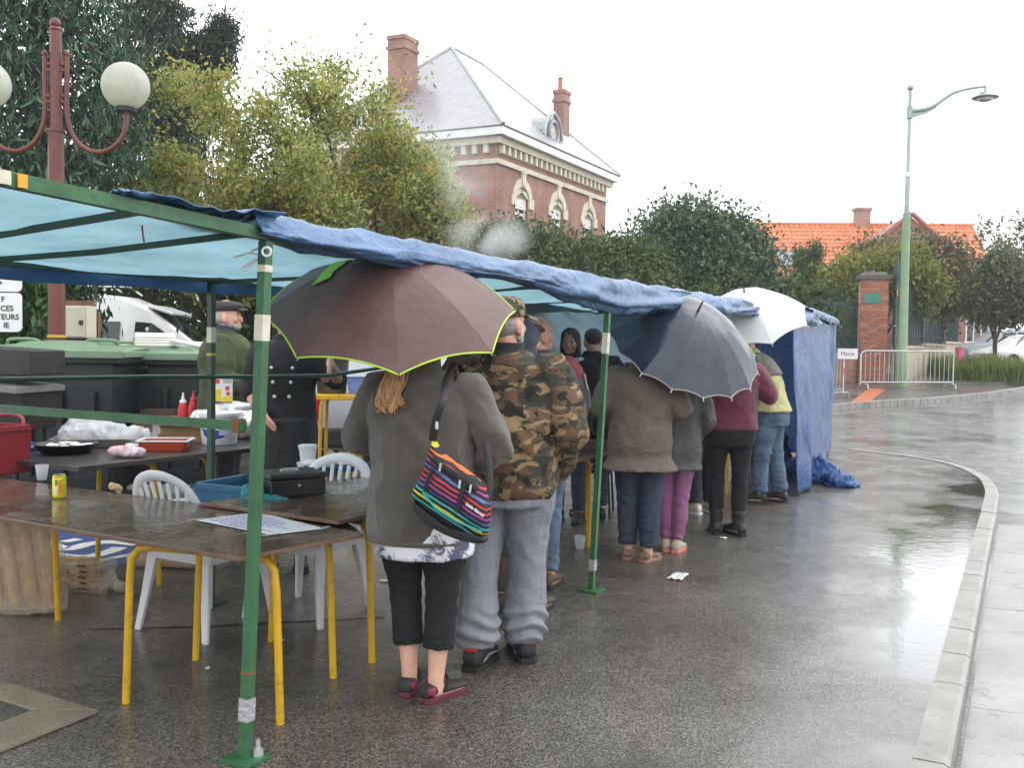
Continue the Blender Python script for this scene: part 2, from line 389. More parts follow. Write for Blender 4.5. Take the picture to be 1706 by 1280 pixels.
# tar joint line across the forecourt
m_tar = M('tar_joint', (.016, .016, .016), .3, .2, 30)
def strip(name, pts, wd, z, mat, jit=0.0):
    pts = [Vector((p[0], p[1], 0)) for p in pts]; pts = resample(pts, .12) if jit else pts
    a = offset(pts, -wd/2); b = offset(pts, wd/2)
    def jz(v): return Vector((v.x+random.uniform(-jit, jit), v.y+random.uniform(-jit, jit), gz(v.y)+z))
    V = [jz(p) for p in a]+[jz(p) for p in b]; k = len(pts)
    return obj(name, (V, [(i, i+1, k+i+1, k+i) for i in range(k-1)]), mat)
struct(strip('tar_joint', [on(150, 1050), on(330, 1046), on(660, 1028)], .02, .004, m_tar, .006))
# far pavement beyond the junction
m_pave = asphalt('pavement_asphalt', (.075, .073, .072), .60, .8, .3)
fk = [gr(1290, 690), gr(1400, 677), gr(1470, 671), gr(1545, 667), gr(1610, 661), gr(1665, 655), gr(1760, 640), gr(1900, 622)]
fkl = spline([Vector((p.x, p.y, 0)) for p in fk], 6)
top = [Vector((p.x, p.y, gz(p.y)+.03)) for p in fkl]
back = [Vector((p.x+2+(p.y)*.0, p.y+16, gz(p.y+16)+.03)) for p in fkl]
mid = [Vector((p.x+1, p.y+6, gz(p.y+6)+.03)) for p in fkl]
k = len(fkl); V = top+mid+back
struct(obj('pavement', (V, [(i, i+1, k+i+1, k+i) for i in range(k-1)]+[(k+i, k+i+1, 2*k+i+1, 2*k+i) for i in range(k-1)]), m_pave))
a = offset(fkl, .02); b = offset(fkl, -.16)
fkerb = struct(bpy.data.objects.new('far_kerb', None)); COL.objects.link(fkerb)
for i in range(0, k-1):
    sh = (a[i]-a[i+1]).normalized()*.02
    rings = [[Vector((p.x, p.y, gz(p.y)-.15)), Vector((p.x, p.y, gz(p.y)+.045)), Vector((q_.x, q_.y, gz(q_.y)+.045)), Vector((q_.x, q_.y, gz(q_.y)-.15))] for p, q_ in ((a[i], b[i]), (a[i+1]+sh, b[i+1]+sh))]
    obj('kerb_stone', loft(rings), m_conc, fkerb)
m_orange = M('orange_paint', (.42, .11, .035), .5, .2, 9, dirt=.5)
struct(strip('orange_marking', [gr(1432, 671, .03), gr(1462, 648, .03)], .42, .036, m_orange))
m_rline = M('red_joint', (.28, .15, .12), .6, .2, 5)
struct(strip('red_joint', [gr(1505, 648, .03), gr(1600, 650, .03), gr(1700, 651, .03)], .10, .036, m_rline))
# blue bay with a white wheelchair sign, laid as paint sheets
m_bluep = M('blue_paint', (.045, .075, .19), .45, .25, 6, dirt=.35); m_whitep = M('white_paint', (.62, .62, .60), .45, .12, 7, dirt=.45)
bay = struct(bpy.data.objects.new('disabled_bay_marking', None)); COL.objects.link(bay)
def flat(name, poly, z, mat, parent=None):
    pts = [Vector((p[0], p[1], z)) for p in poly]; return obj(name, (pts, [tuple(range(len(pts)))]), mat, parent)
bc = [on(30, 868), on(215, 882), on(245, 925), on(150, 962), on(-40, 955)]
flat('blue_panel', bc, .004, m_bluep, bay)
def stroke(pts, wd):
    p3 = [on(*p) for p in pts]; p3 = spline(p3, 6); a = offset(p3, -wd/2); b = offset(p3, wd/2); k = len(p3)
    V = [Vector((p.x, p.y, .008)) for p in a+b]; obj('white_stroke', (V, [(i, i+1, k+i+1, k+i) for i in range(k-1)]), m_whitep, bay)
stroke([(52, 898), (75, 905), (110, 917), (150, 908), (190, 905), (230, 909)], .13)
stroke([(60, 917), (90, 926), (140, 930), (180, 922), (200, 914)], .12)
stroke([(48, 885), (88, 880)], .12); stroke([(105, 905), (132, 900)], .1); stroke([(155, 938), (220, 926)], .07)
# drain cover slab
m_slab = M('drain_slab', (.19, .165, .115), .55, .3, 3, .4, 100, dirt=.6)
ds = struct(bpy.data.objects.new('drain_cover', None)); COL.objects.link(ds)
A, B, Cc, Dd = [Vector((p.x, p.y, 0)) for p in (on(-60, 1120), on(165, 1190), on(-30, 1270), on(-330, 1190))]
def quadslab(name, a, b, c, d, z, par, mat):
    V = [Vector((p.x, p.y, .002)) for p in (a, b, c, d)]+[Vector((p.x, p.y, z)) for p in (a, b, c, d)]
    return obj(name, (V, [(3, 2, 1, 0), (4, 5, 6, 7), (0, 1, 5, 4), (1, 2, 6, 5), (2, 3, 7, 6), (3, 0, 4, 7)]), mat, par, bevel=.004)
ce = (A+B+Cc+Dd)/4
ins = [ce+(p-ce)*.52 for p in (A, B, Cc, Dd)]
for i in range(4):
    p, q_ = (A, B, Cc, Dd)[i], (A, B, Cc, Dd)[(i+1) % 4]; r_, s_ = ins[(i+1) % 4], ins[i]
    sh = (q_-p).normalized()*.006
    quadslab('slab', p+sh, q_-sh, r_-sh, s_+sh, .016, ds, m_slab)
quadslab('grate', *[ce+(p-ce)*.5 for p in (A, B, Cc, Dd)], .008, ds, M('drain_iron', (.06, .06, .05), .5, .3, 14, .4, 60))

# ================================================================ BRICK HOUSE
def brickmat(name, c1, c2, mortar, sx=.22, sy=.075, msize=.012, var=.25):
    m = bpy.data.materials.new(name); m.use_nodes = True; t = m.node_tree; b = t.nodes['Principled BSDF']; b.inputs['Roughness'].default_value = .75
    tc = t.nodes.new('ShaderNodeTexCoord'); sp = t.nodes.new('ShaderNodeSeparateXYZ'); lk(t, tc.outputs['Object'], sp.inputs[0])
    ad = t.nodes.new('ShaderNodeMath'); lk(t, sp.outputs[0], ad.inputs[0]); lk(t, sp.outputs[1], ad.inputs[1])
    cb = t.nodes.new('ShaderNodeCombineXYZ'); lk(t, ad.outputs[0], cb.inputs[0]); lk(t, sp.outputs[2], cb.inputs[1])
    br = t.nodes.new('ShaderNodeTexBrick'); lk(t, cb.outputs[0], br.inputs['Vector']); br.inputs['Scale'].default_value = 1
    br.inputs['Brick Width'].default_value = sx; br.inputs['Row Height'].default_value = sy; br.inputs['Mortar Size'].default_value = msize
    br.inputs['Color1'].default_value = (*c1, 1); br.inputs['Color2'].default_value = (*c2, 1); br.inputs['Mortar'].default_value = (*mortar, 1); br.inputs['Bias'].default_value = -.1
    nz = t.nodes.new('ShaderNodeTexNoise'); nz.inputs['Scale'].default_value = 1.1; nz.inputs['Detail'].default_value = 7; lk(t, tc.outputs['Object'], nz.inputs['Vector'])
    rp = t.nodes.new('ShaderNodeValToRGB'); rp.color_ramp.elements[0].position = .3; rp.color_ramp.elements[1].position = .7
    rp.color_ramp.elements[0].color = (1-var, 1-var, 1-var, 1); rp.color_ramp.elements[1].color = (1+var, 1+var, 1+var, 1); lk(t, nz.outputs['Fac'], rp.inputs[0])
    mx = t.nodes.new('ShaderNodeMix'); mx.data_type = 'RGBA'; mx.blend_type = 'MULTIPLY'; mx.inputs[0].default_value = 1; lk(t, br.outputs[0], mx.inputs[6]); lk(t, rp.outputs[0], mx.inputs[7])
    lk(t, mx.outputs[2], b.inputs['Base Color'])
    bp = t.nodes.new('ShaderNodeBump'); bp.inputs['Strength'].default_value = .6; bp.inputs['Distance'].default_value = .01; bp.invert = True
    lk(t, br.outputs['Fac'], bp.inputs['Height']); lk(t, bp.outputs[0], b.inputs['Normal']); MATS[name] = m; return m
m_brick = brickmat('red_brick', (.36, .14, .10), (.29, .11, .08), (.30, .25, .22))
m_brick2 = brickmat('pink_brick', (.36, .17, .12), (.30, .13, .09), (.33, .28, .24))
m_cream = M('cream_stone', (.62, .57, .46), .7, .15, 2, .15, 30, dirt=.25)
m_white = M('white_gloss_paint', (.78, .78, .77), .35, .05, 4)
m_slate = None
def slate():
    m = bpy.data.materials.new('wet_slate'); m.use_nodes = True; t = m.node_tree; b = t.nodes['Principled BSDF']
    tc = t.nodes.new('ShaderNodeTexCoord'); sp = t.nodes.new('ShaderNodeSeparateXYZ'); lk(t, tc.outputs['Object'], sp.inputs[0])
    ad = t.nodes.new('ShaderNodeMath'); lk(t, sp.outputs[0], ad.inputs[0]); lk(t, sp.outputs[1], ad.inputs[1])
    cb = t.nodes.new('ShaderNodeCombineXYZ'); lk(t, ad.outputs[0], cb.inputs[0]); lk(t, sp.outputs[2], cb.inputs[1])
    br = t.nodes.new('ShaderNodeTexBrick'); lk(t, cb.outputs[0], br.inputs['Vector']); br.inputs['Scale'].default_value = 1
    br.inputs['Brick Width'].default_value = .22; br.inputs['Row Height'].default_value = .11; br.inputs['Mortar Size'].default_value = .008
    br.inputs['Color1'].default_value = (.26, .25, .27, 1); br.inputs['Color2'].default_value = (.31, .30, .32, 1); br.inputs['Mortar'].default_value = (.18, .17, .18, 1)  # slate base lightened: reflected sky on the wet roof put into the colour
    lk(t, br.outputs[0], b.inputs['Base Color']); b.inputs['Roughness'].default_value = .33; b.inputs['Coat Weight'].default_value = .8; b.inputs['Coat Roughness'].default_value = .25
    bp = t.nodes.new('ShaderNodeBump'); bp.inputs['Strength'].default_value = .5; bp.inputs['Distance'].default_value = .01; bp.invert = True
    lk(t, br.outputs['Fac'], bp.inputs['Height']); lk(t, bp.outputs[0], b.inputs['Normal']); return m
m_slate = slate()
m_zinc = M('zinc', (.34, .37, .37), .4, .2, 3, metal=.6)
m_glass = M('dark_glass', (.02, .025, .03), .06, .3, 2, spec=.7)
m_blind = M('white_shutter', (.72, .71, .69), .5, .06, 3)

hc = Vector((at(826, 400, 33).x, 33, gz(33)-.1)); HL, HW = 9.8, 7.9
house = thing('brick_house', 'tall red brick house with grey slate hip roof and cream window surrounds', 'house', hc, math.atan2(.893, .45))
Hz = lambda y, D: CAM_H+(573-y)/FPX*D-hc.z
ze = Hz(222, 33)           # eaves height
def wallface(x0, x1, z0, z1, openings, tf):
    """flat wall sheet with rectangular openings and reveals; tf maps (u, depth, z)"""
    us = sorted({x0, x1}|{o[0] for o in openings}|{o[1] for o in openings}); zs = sorted({z0, z1}|{o[2] for o in openings}|{o[3] for o in openings})
    V = []; F = []
    def q(*p): k = len(V); V.extend(tf(*a_) for a_ in p); F.append((k, k+1, k+2, k+3))
    for ua, ub in zip(us, us[1:]):
        for za, zb in zip(zs, zs[1:]):
            if any(o[0] <= ua and ub <= o[1] and o[2] <= za and zb <= o[3] for o in openings): continue
            q((ua, 0, za), (ub, 0, za), (ub, 0, zb), (ua, 0, zb))
    for a, b, c, d in openings:
        r = .28
        q((a, 0, c), (a, r, c), (a, r, d), (a, 0, d)); q((b, 0, c), (b, 0, d), (b, r, d), (b, r, c)); q((a, 0, d), (a, r, d), (b, r, d), (b, 0, d)); q((a, 0, c), (b, 0, c), (b, r, c), (a, r, c))
    return V, F
tfR = lambda u, d, z: Vector((u, d, z)); tfL = lambda u, d, z: Vector((d, u, z))
zt = Hz(313, 34.7); wins = []
for fac, tf, cs, ln in (('R', tfR, (1.9, 4.9, 7.9), HL), ('L', tfL, (2.3, 5.7), HW)):
    ops = []
    for c in cs:
        hw = .50 if fac == 'R' else .55
        for b_, t_ in ((zt-2.0, zt), (zt-5.4, zt-3.1)):
            ops.append((c-hw, c+hw, b_, t_)); wins.append((fac, tf, c, hw, b_, t_))
    obj('wall', wallface(0, ln, -.3, ze-.1, ops, tf), m_brick, house)
obj('wall', ([Vector(p) for p in ((HL, 0, -.3), (HL, HW, -.3), (HL, HW, ze-.1), (HL, 0, ze-.1))], [(0, 1, 2, 3)]), m_brick, house)
obj('wall', ([Vector(p) for p in ((0, HW, -.3), (HL, HW, -.3), (HL, HW, ze-.1), (0, HW, ze-.1))], [(0, 1, 2, 3)]), m_brick, house)
for fac, tf, c, hw, b_, t_ in wins:
    S = lambda u, d, z: tf(u, d, z)
    def pl(pts, d0, d1):
        n = len(pts); V = [S(u, d0, z) for u, z in pts]+[S(u, d1, z) for u, z in pts]
        return V, [tuple(range(n)), tuple(range(2*n-1, n-1, -1))]+[(i, (i+1) % n, n+(i+1) % n, n+i) for i in range(n)]
    wn = obj('window', join(pl([(c-hw, b_), (c-hw+.09, b_), (c-hw+.09, t_), (c-hw, t_)], .12, .2), pl([(c+hw-.09, b_), (c+hw, b_), (c+hw, t_), (c+hw-.09, t_)], .12, .2), pl([(c-.03, b_), (c+.03, b_), (c+.03, t_), (c-.03, t_)], .13, .19), pl([(c-hw+.09, b_+1.05), (c+hw-.09, b_+1.05), (c+hw-.09, b_+1.13), (c-hw+.09, b_+1.13)], .13, .19)), m_white, house)
    obj('pane', pl([(c-hw+.05, b_), (c+hw-.05, b_), (c+hw-.05, t_-.55), (c-hw+.05, t_-.55)], .165, .175), m_glass, wn)
    obj('blind', pl([(c-hw+.02, t_-.75), (c+hw-.02, t_-.75), (c+hw-.02, t_+.0), (c-hw+.02, t_+.0)], .08, .11), m_blind, wn)
    obj('sill', pl([(c-hw-.12, b_-.14), (c+hw+.12, b_-.14), (c+hw+.12, b_), (c-hw-.12, b_)], -.08, .1), m_cream, wn)
    # arched surround with ears and keystone
    sp_ = t_-hw*.75; arc = [(c+hw*math.cos(a_), sp_+hw*.75*math.sin(a_)) for a_ in [math.pi*i/10 for i in range(11)]]
    outr = []
    for i, (u, z) in enumerate(arc):
        a_ = math.pi*i/10; outr.append((c+(hw+.24)*math.cos(a_), sp_+(hw*.75+.30)*math.sin(a_)))
    V = []; Fq = []
    for d0 in (-.05, .05):
        for p, o_ in zip(arc, outr): V += [S(p[0], d0, p[1]), S(o_[0], d0, o_[1])]
    n = 22
    for i in range(10):
        Fq += [(2*i, 2*i+2, 2*i+3, 2*i+1), (2*i+1, 2*i+3, n+2*i+3, n+2*i+1), (2*i, n+2*i, n+2*i+2, 2*i+2)]
    # spandrel brick above the arch inside the square opening
    sur = obj('surround', join((V, Fq), pl([(c-.11, t_+.05), (c+.11, t_+.05), (c+.15, t_+.46), (c-.15, t_+.46)], -.09, .05), pl([(c-.2, t_+.46), (c+.2, t_+.46), (c+.13, t_+.60), (c-.13, t_+.60)], -.11, .03),
        pl([(c-hw-.36, sp_-.32), (c-hw, sp_-.32), (c-hw, sp_+.05), (c-hw-.36, sp_+.05)], -.06, .04), pl([(c+hw, sp_-.32), (c+hw+.36, sp_-.32), (c+hw+.36, sp_+.05), (c+hw, sp_+.05)], -.06, .04)), m_cream, wn)
    obj('spandrel', pl(arc[::-1]+[(c-hw, t_+.02), (c+hw, t_+.02)], .0, .06), m_cream, wn)
# bands, brackets, cornice
def band(z0, z1, d, name, mat): 
    return obj(name, join(boxvf(((HL)/2, -d/2+.01, (z0+z1)/2), (HL+2*d, d, z1-z0)), boxvf((-d/2+.01, HW/2+.01, (z0+z1)/2), (d, HW, z1-z0))), mat, house)
band(Hz(274, 33), Hz(266, 33), .10, 'string_course', m_cream)
band(Hz(242, 33), ze-.18, .22, 'cornice', m_cream)
band(ze-.17, ze+.10, .42, 'gutter_board', m_white)
brk = boxvf((0, 0, 0), (.16, .16, .30))
bme = mesh_of('bracket', brk); bme.materials.append(m_cream)
for u in np.arange(.2, HL, .42):
    o = bpy.data.objects.new('bracket', bme); COL.objects.link(o); o.parent = house; o.location = (u, -.09, Hz(249, 33))
for u in np.arange(.35, HW, .42):
    o = bpy.data.objects.new('bracket', bme); COL.objects.link(o); o.parent = house; o.location = (-.09, u, Hz(249, 33))
zr = Hz(86, 38); e = .45; cx, cy = HL/2, HW/2; r1, r2 = Vector((cx-1.2, cy, zr)), Vector((cx+1.2, cy, zr)); zb = ze+.10
c0, c1, c2, c3 = Vector((-e, -e, zb)), Vector((HL+e, -e, zb)), Vector((HL+e, HW+e, zb)), Vector((-e, HW+e, zb))
def roofface(ps): return obj('roof_slope', (ps, [tuple(range(len(ps)))]), m_slate, house, solid=.05)
roofface([c0, c1, r2, r1]); roofface([c1, c2, r2]); roofface([c2, c3, r1, r2]); roofface([c3, c0, r1])
for a, b in ((c0, r1), (c1, r2), (r1, r2), (c3, r1)): obj('ridge_cap', frame_tube([a+Vector((0, 0, .03)), b+Vector((0, 0, .03))], .07, 8), m_zinc, house, smooth=True)
def chimney(px0, px1, ytop, ybase, D, par, pot=False):
    p = at((px0+px1)/2, ytop, D); q_ = house.matrix_world
    wd = (px1-px0)/FPX*D/1.25; loc = wmat(house).inverted() @ p; zb_ = loc.z-(ybase-ytop)/FPX*D-1.2
    c = obj('chimney', join(boxvf((loc.x, loc.y, (loc.z+zb_)/2), (wd, wd*.8, loc.z-zb_)), boxvf((loc.x, loc.y, loc.z-.42), (wd+.10, wd*.8+.1, .12)), boxvf((loc.x, loc.y, loc.z-.06), (wd+.07, wd*.8+.07, .14))), m_brick, house)
    if pot: obj('chimney_pot', lathe([(.10, 0), (.09, .45), (.11, .46), (.11, .5), (.08, .5), (.08, .3)], (loc.x-.15, loc.y, loc.z+.01), 12), M('terracotta', (.42, .16, .08), .7), c, smooth=True)
chimney(646, 697, 64, 228, 36.4, house); chimney(921, 951, 152, 232, 40.5, house, True)
# ox-eye dormer on the right slope
dm = wmat(house).inverted() @ at(917, 222, 37.3)
dx, dz_ = dm.x, dm.z
hood = []
prof = [(-.62, -.55), (-.62, .05), (-.5, .38), (-.25, .56), (0, .62), (.25, .56), (.5, .38), (.62, .05), (.62, -.55)]
yf = dm.y-.1
V, Fq = loft([[Vector((dx+u, yf+d, dz_+z)) for u, z in prof] for d in (0, .15, 2.2)])
dr = obj('dormer', (V, Fq), m_zinc, house)
obj('frame', join(*[frame_tube([Vector((dx+.40*math.cos(a_), yf-.03, dz_+.42*math.sin(a_))) for a_ in [2*math.pi*i/20 for i in range(21)]], .08, 8)]), M('dormer_wood', (.30, .31, .32), .5), dr, smooth=True)
obj('pane', ([Vector((dx+.36*math.cos(2*math.pi*i/20), yf-.012, dz_+.38*math.sin(2*math.pi*i/20))) for i in range(20)], [tuple(range(20))]), M('pale_curtain_glass', (.45, .38, .33), .15), dr)
obj('scroll', join(*[frame_tube([Vector((dx+sx*.62, yf-.02, dz_-.5)), Vector((dx+sx*.80, yf-.02, dz_-.15)), Vector((dx+sx*.66, yf-.02, dz_+.25)), Vector((dx+sx*.45, yf-.02, dz_+.55)), Vector((dx, yf-.02, dz_+.74))], .075, 8) for sx in (-1, 1)]), m_zinc, dr, smooth=True)

# ================================================================ ORANGE ROOFED HOUSE
m_tile = M('orange_tile', (.58, .175, .075), .6, .22, 2.5, .1, 40, col2=(.62, .20, .09), dirt=.18)
hy = 50.0; zg = gz(hy)-.1
cot = thing('tiled_cottage', 'low house with bright orange tiled roof and brick gable beyond the iron fence', 'house', (at(1450, 500, hy).x, hy, zg), R_(-3))
Lx = lambda px: (px-1450)/FPX*hy
def zz(y, D): return CAM_H+(583-y)/FPX*D-zg
xl, xr = Lx(1266), Lx(1662); zr_, ze_ = zz(378, 53.5), zz(478, 49)
obj('wall', join(boxvf(((xl+xr)/2, 4.0, ze_/2), (xr-xl-.3, 7.0, ze_))), m_brick2, cot)
rid = Vector((0, 3.5, zr_)); rows = 15; run = 4.0
V = []; Fq = []
for r in range(rows):
    f0, f1 = r/rows, (r+1.25)/rows
    y0 = -.5+run*f0; y1 = -.5+run*f1; z0 = ze_+(zr_-ze_)*f0+.07; z1 = ze_+(zr_-ze_)*f1
    nt_ = int((xr-xl)/.27)
    for c in range(nt_):
        u0 = xl+(xr-xl)*c/nt_; u1 = xl+(xr-xl)*(c+1)/nt_-.012; um = (u0*.6+u1*.4); j = random.uniform(-.012, .012); k0 = len(V)
        V += [Vector((u0, y0, z0+j)), Vector((um, y0-.02, z0+.055+j)), Vector((u1, y0, z0+j)), Vector((u0, y1, z1)), Vector((um, y1-.02, z1+.055)), Vector((u1, y1, z1)), Vector((u0, y0, z0-.05)), Vector((u1, y0, z0-.05))]
        Fq += [(k0, k0+1, k0+4, k0+3), (k0+1, k0+2, k0+5, k0+4), (k0+6, k0+7, k0+2, k0+1, k0)]
rt = obj('roof_tiles', (V, Fq), m_tile, cot); stuff(rt)
obj('roof', ([Vector(p) for p in ((xl, -.4, ze_), (xr, -.4, ze_), (xr, 3.5, zr_-.02), (xl, 3.5, zr_-.02), (xl, 7.6, ze_), (xr, 7.6, ze_))], [(0, 1, 2, 3), (3, 2, 5, 4)]), m_tile, cot, solid=.06)
obj('gable_wall', ([Vector(p) for p in ((xr-.2, .2, 0), (xr-.2, 7.2, 0), (xr-.2, 7.2, ze_+.2), (xr-.2, 3.5, zr_-.1), (xr-.2, .2, ze_+.4))], [(0, 1, 2, 3, 4)]), m_brick2, cot, solid=.2)
for i in range(28):
    a = xl+(xr-xl)*i/28; b = xl+(xr-xl)*(i+1)/28
    obj('ridge_tile', frame_tube([Vector((a, 3.5, zr_+.03)), Vector((b+.03, 3.5, zr_+.05))], (.12, .11), 8), m_tile, cot, smooth=True)
for xv, wv_ in ((xr+.05, .22), (xl-.03, .08)): obj('verge_board', frame_tube([Vector((xv, -.5, ze_+.05)), Vector((xv, 3.5, zr_+.1))], (wv_, .09), 4), m_white, cot)
rt_ = (zr_-ze_)/4.0
sk = obj('skylight', (lambda yy: ([Vector((Lx(1303)+a_, yy+b_, ze_+rt_*(yy+.5+b_)+.16)) for a_, b_ in ((0, 0), (.95, 0), (.95, .85), (0, .85))], [(0, 1, 2, 3)]))(.55), M('skylight_glass', (.25, .28, .33), .12), cot, solid=.08)
# brick gable in front of the slope
ga, gb, gt = zz(405, 49), Lx(1505), zz(360, 49)
obj('gable', prism([(0, 0), (1, 0), (.5, 1)], 0, 1) and ([Vector((gb+u, d, z)) for d in (-.55, 2.6) for u, z in ((-2.0, ga-1.5), (2.0, ga-1.5), (2.0, ga-.3), (0, gt), (-2.0, ga-.3))], [(0, 1, 2, 3, 4), (9, 8, 7, 6, 5), (0, 4, 9, 5), (1, 6, 7, 2), (2, 7, 8, 3), (3, 8, 9, 4)]), m_brick2, cot)
for sx in (-1, 1): obj('barge_board', frame_tube([Vector((gb+sx*2.5, -.75, ga-.75)), Vector((gb, -.75, gt+.12))], (.13, .08), 4), M('red_brown_board', (.30, .09, .06), .6), cot)
obj('chimney', join(boxvf((Lx(1467), 3.6, zr_+.15), (.75, .6, 1.3)), boxvf((Lx(1467), 3.6, zr_+.85), (.9, .7, .14))), m_brick2, cot)
obj('aerial', join(frame_tube([Vector((Lx(1458), 3.6, zr_)), Vector((Lx(1458), 3.6, zr_+2.6))], .015, 5), frame_tube([Vector((Lx(1458)-.3, 3.6, zr_+2.4)), Vector((Lx(1458)+.3, 3.6, zr_+2.45))], .012, 5)), m_zinc, cot)
# street-side brick house at the right, mostly behind the clipped tree
hy2 = 44.0; sh_ = thing('street_house', 'pinkish brick house side with white sills behind the clipped round tree', 'house', (at(1617, 560, hy2).x, hy2, gz(hy2)-.1), 0)
obj('wall', join(boxvf((.35, 2.5, 1.9), (1.5, 5, 3.8))), m_brick2, sh_)
obj('roof', ([Vector(p) for p in ((-.6, -.3, 3.8), (1.4, -.3, 3.8), (1.4, 2.5, 5.6), (-.6, 2.5, 5.6), (-.6, 5.3, 3.8), (1.4, 5.3, 3.8))], [(0, 1, 2, 3), (3, 2, 5, 4)]), m_tile, sh_, solid=.1)
for u in (-.05, .6):
    wn = obj('window', join(boxvf((u-.16, -.01, 2.0), (.06, .06, 1.7)), boxvf((u+.16, -.01, 2.0), (.06, .06, 1.7)), boxvf((u, -.01, 2.85), (.38, .06, .08))), m_white, sh_)
    obj('pane', boxvf((u, .0, 2.0), (.28, .03, 1.65)), m_glass, wn); obj('sill', boxvf((u, -.06, 1.12), (.5, .14, .09)), m_white, wn); obj('lintel', boxvf((u, -.03, 3.0), (.5, .07, .2)), m_white, wn)
# ================================================================ BRICK GATE PILLAR, RAILINGS
m_pbrick = [M('pillar_brick_a', (.40, .135, .075), .7, .2, 9, .2, 60), M('pillar_brick_b', (.33, .10, .065), .7, .25, 9, .2, 60), M('pillar_brick_c', (.44, .19, .11), .7, .2, 9, .2, 60), M('pillar_brick_d', (.24, .10, .08), .7, .25, 9, .2, 60)]
m_mort = M('lime_mortar', (.36, .32, .28), .85, .15, 8)
pf = gr(1436, 638.5, .03); pY = pf.y; PW = .80; gpz = pf.z
pil = thing('brick_pillar', 'tall weathered red brick gate pillar with dark coping and green plate', 'pillar', (pf.x+PW/2, pY+PW/2, gpz), R_(-14))
PH = (638.5-466)/FPX*pY
obj('core', boxvf((0, 0, PH/2), (PW-.03, PW-.03, PH)), m_mort, pil)
rows = 40; rh = PH/rows; nb = 3; bme = {}
for k, mm in enumerate(m_pbrick):
    for half in (0, 1):
        me = mesh_of('brick', boxvf((0, 0, 0), (PW/nb*(.5 if half else 1)-.016, .09, rh-.017))); me.materials.append(mm); bme[(k, half)] = me
for r in range(rows):
    for face in (0, 1):
        L = PW/nb; xs_ = [(-PW/2+L*(i+.5), 0) for i in range(nb)] if (r+face) % 2 == 0 else [(-PW/2+L*.25, 1)]+[(-PW/2+L*(i+1), 0) for i in range(nb-1)]+[(PW/2-L*.25, 1)]
        for x_, hf in xs_:
            o = bpy.data.objects.new('brick', bme[(random.choice((0, 0, 0, 1, 1, 2, 3)), hf)]); COL.objects.link(o); o.parent = pil
            j = random.uniform(-.004, .004)
            if face == 0: o.location = (x_, -PW/2+.037+j, rh*(r+.5))
            else: o.location = (PW/2-.037+j, x_, rh*(r+.5)); o.rotation_euler = (0, 0, math.pi/2)
obj('coping', join(boxvf((0, 0, PH+.07), (PW+.14, PW+.14, .14)), boxvf((0, 0, PH+.19), (PW, PW, .10), taper=.75)), M('dark_coping', (.10, .09, .08), .7, .3, 5, .3, 40), pil, bevel=.015)
obj('plate', boxvf((-.05, -PW/2-.02, PH-.55), (.46, .02, .29)), M('green_enamel', (.03, .22, .15), .35, .1, 4), pil)
obj('notice', boxvf((PW/2+.015, -.2, PH-.6), (.012, .16, .3)), m_white, pil)
m_iron = M('green_iron', (.025, .055, .055), .45, .25, 6)
# gate and railings receding to the right on a low rendered wall
m_rend = M('pale_render', (.52, .45, .33), .8, .18, 2, .2, 50, dirt=.55)
ra, rb = Vector((pf.x+PW+.25, pY+.35, gpz)), Vector((at(1594, 600, 43).x, 43.0, gz(43)))
rd = (rb-ra); rl = rd.length; ru = rd.normalized(); rz_ = math.atan2(rd.y, rd.x)
lw = thing('garden_wall', 'low pale rendered wall under the dark green railings', 'wall', ra, rz_)
sl_ = math.atan2(rb.z-ra.z, Vector((rd.x, rd.y)).length)
for i, (f0, f1) in enumerate(((.04, .33), (.345, .66), (.67, 1.0))):
    zA = (rb.z-ra.z)*f0; obj('wall_panel', boxvf((rl*(f0+f1)/2, 0, .5+zA-.1), (rl*(f1-f0), .28, 1.25)), m_rend, lw); obj('coping', boxvf((rl*(f0+f1)/2, 0, 1.17+zA-.08), (rl*(f1-f0), .38, .1)), m_rend, lw, bevel=.01)
rlg = thing('railings', 'tall dark green iron railings with solid sheet backing above the low wall', 'fence', ra+Vector((0, 0, 1.16)), rz_)
obj('sheet', boxvf((rl/2, .03, .95), (rl, .015, 1.75)), m_iron, rlg)
for z_ in (.12, .35, 1.62, 1.8): obj('rail', boxvf((rl/2, 0, z_), (rl, .05, .045)), m_iron, rlg)
nbar = 42; barme = mesh_of('bar', boxvf((0, 0, .95), (.03, .03, 1.8))); barme.materials.append(m_iron)
for i in range(nbar):
    o = bpy.data.objects.new('bar', barme); COL.objects.link(o); o.parent = rlg; o.location = (rl*(i+.5)/nbar, -.03, 0)
for u in (.02, .36, .7): obj('post', join(boxvf((rl*u, 0, 1.0), (.13, .13, 2.1)), lathe([(.05, 2.05), (.1, 2.12), (.05, 2.2), (.08, 2.3), (.01, 2.5)], (rl*u, 0, 0), 10)), m_iron, rlg)
gt_ = thing('iron_gate', 'narrow dark green iron gate post with finial beside the brick pillar', 'gate', ra+Vector((-.02, -.12, 0)), rz_)
obj('leaf', boxvf((.12, 0, 1.35), (.20, .05, 2.6)), m_iron, gt_); obj('finial', lathe([(.04, 2.65), (.11, 2.8), (.05, 2.95), (.09, 3.2), (.10, 3.4), (.02, 3.85)], (.12, 0, 0), 10), m_iron, gt_, smooth=True)
obj('badge', boxvf((.0, -.05, 2.75), (.12, .02, .18)), M('amber_badge', (.6, .32, .05), .5), gt_)
obj('hinge', boxvf((-.02, 0, 1.75), (.25, .05, .04)), m_zinc, gt_)
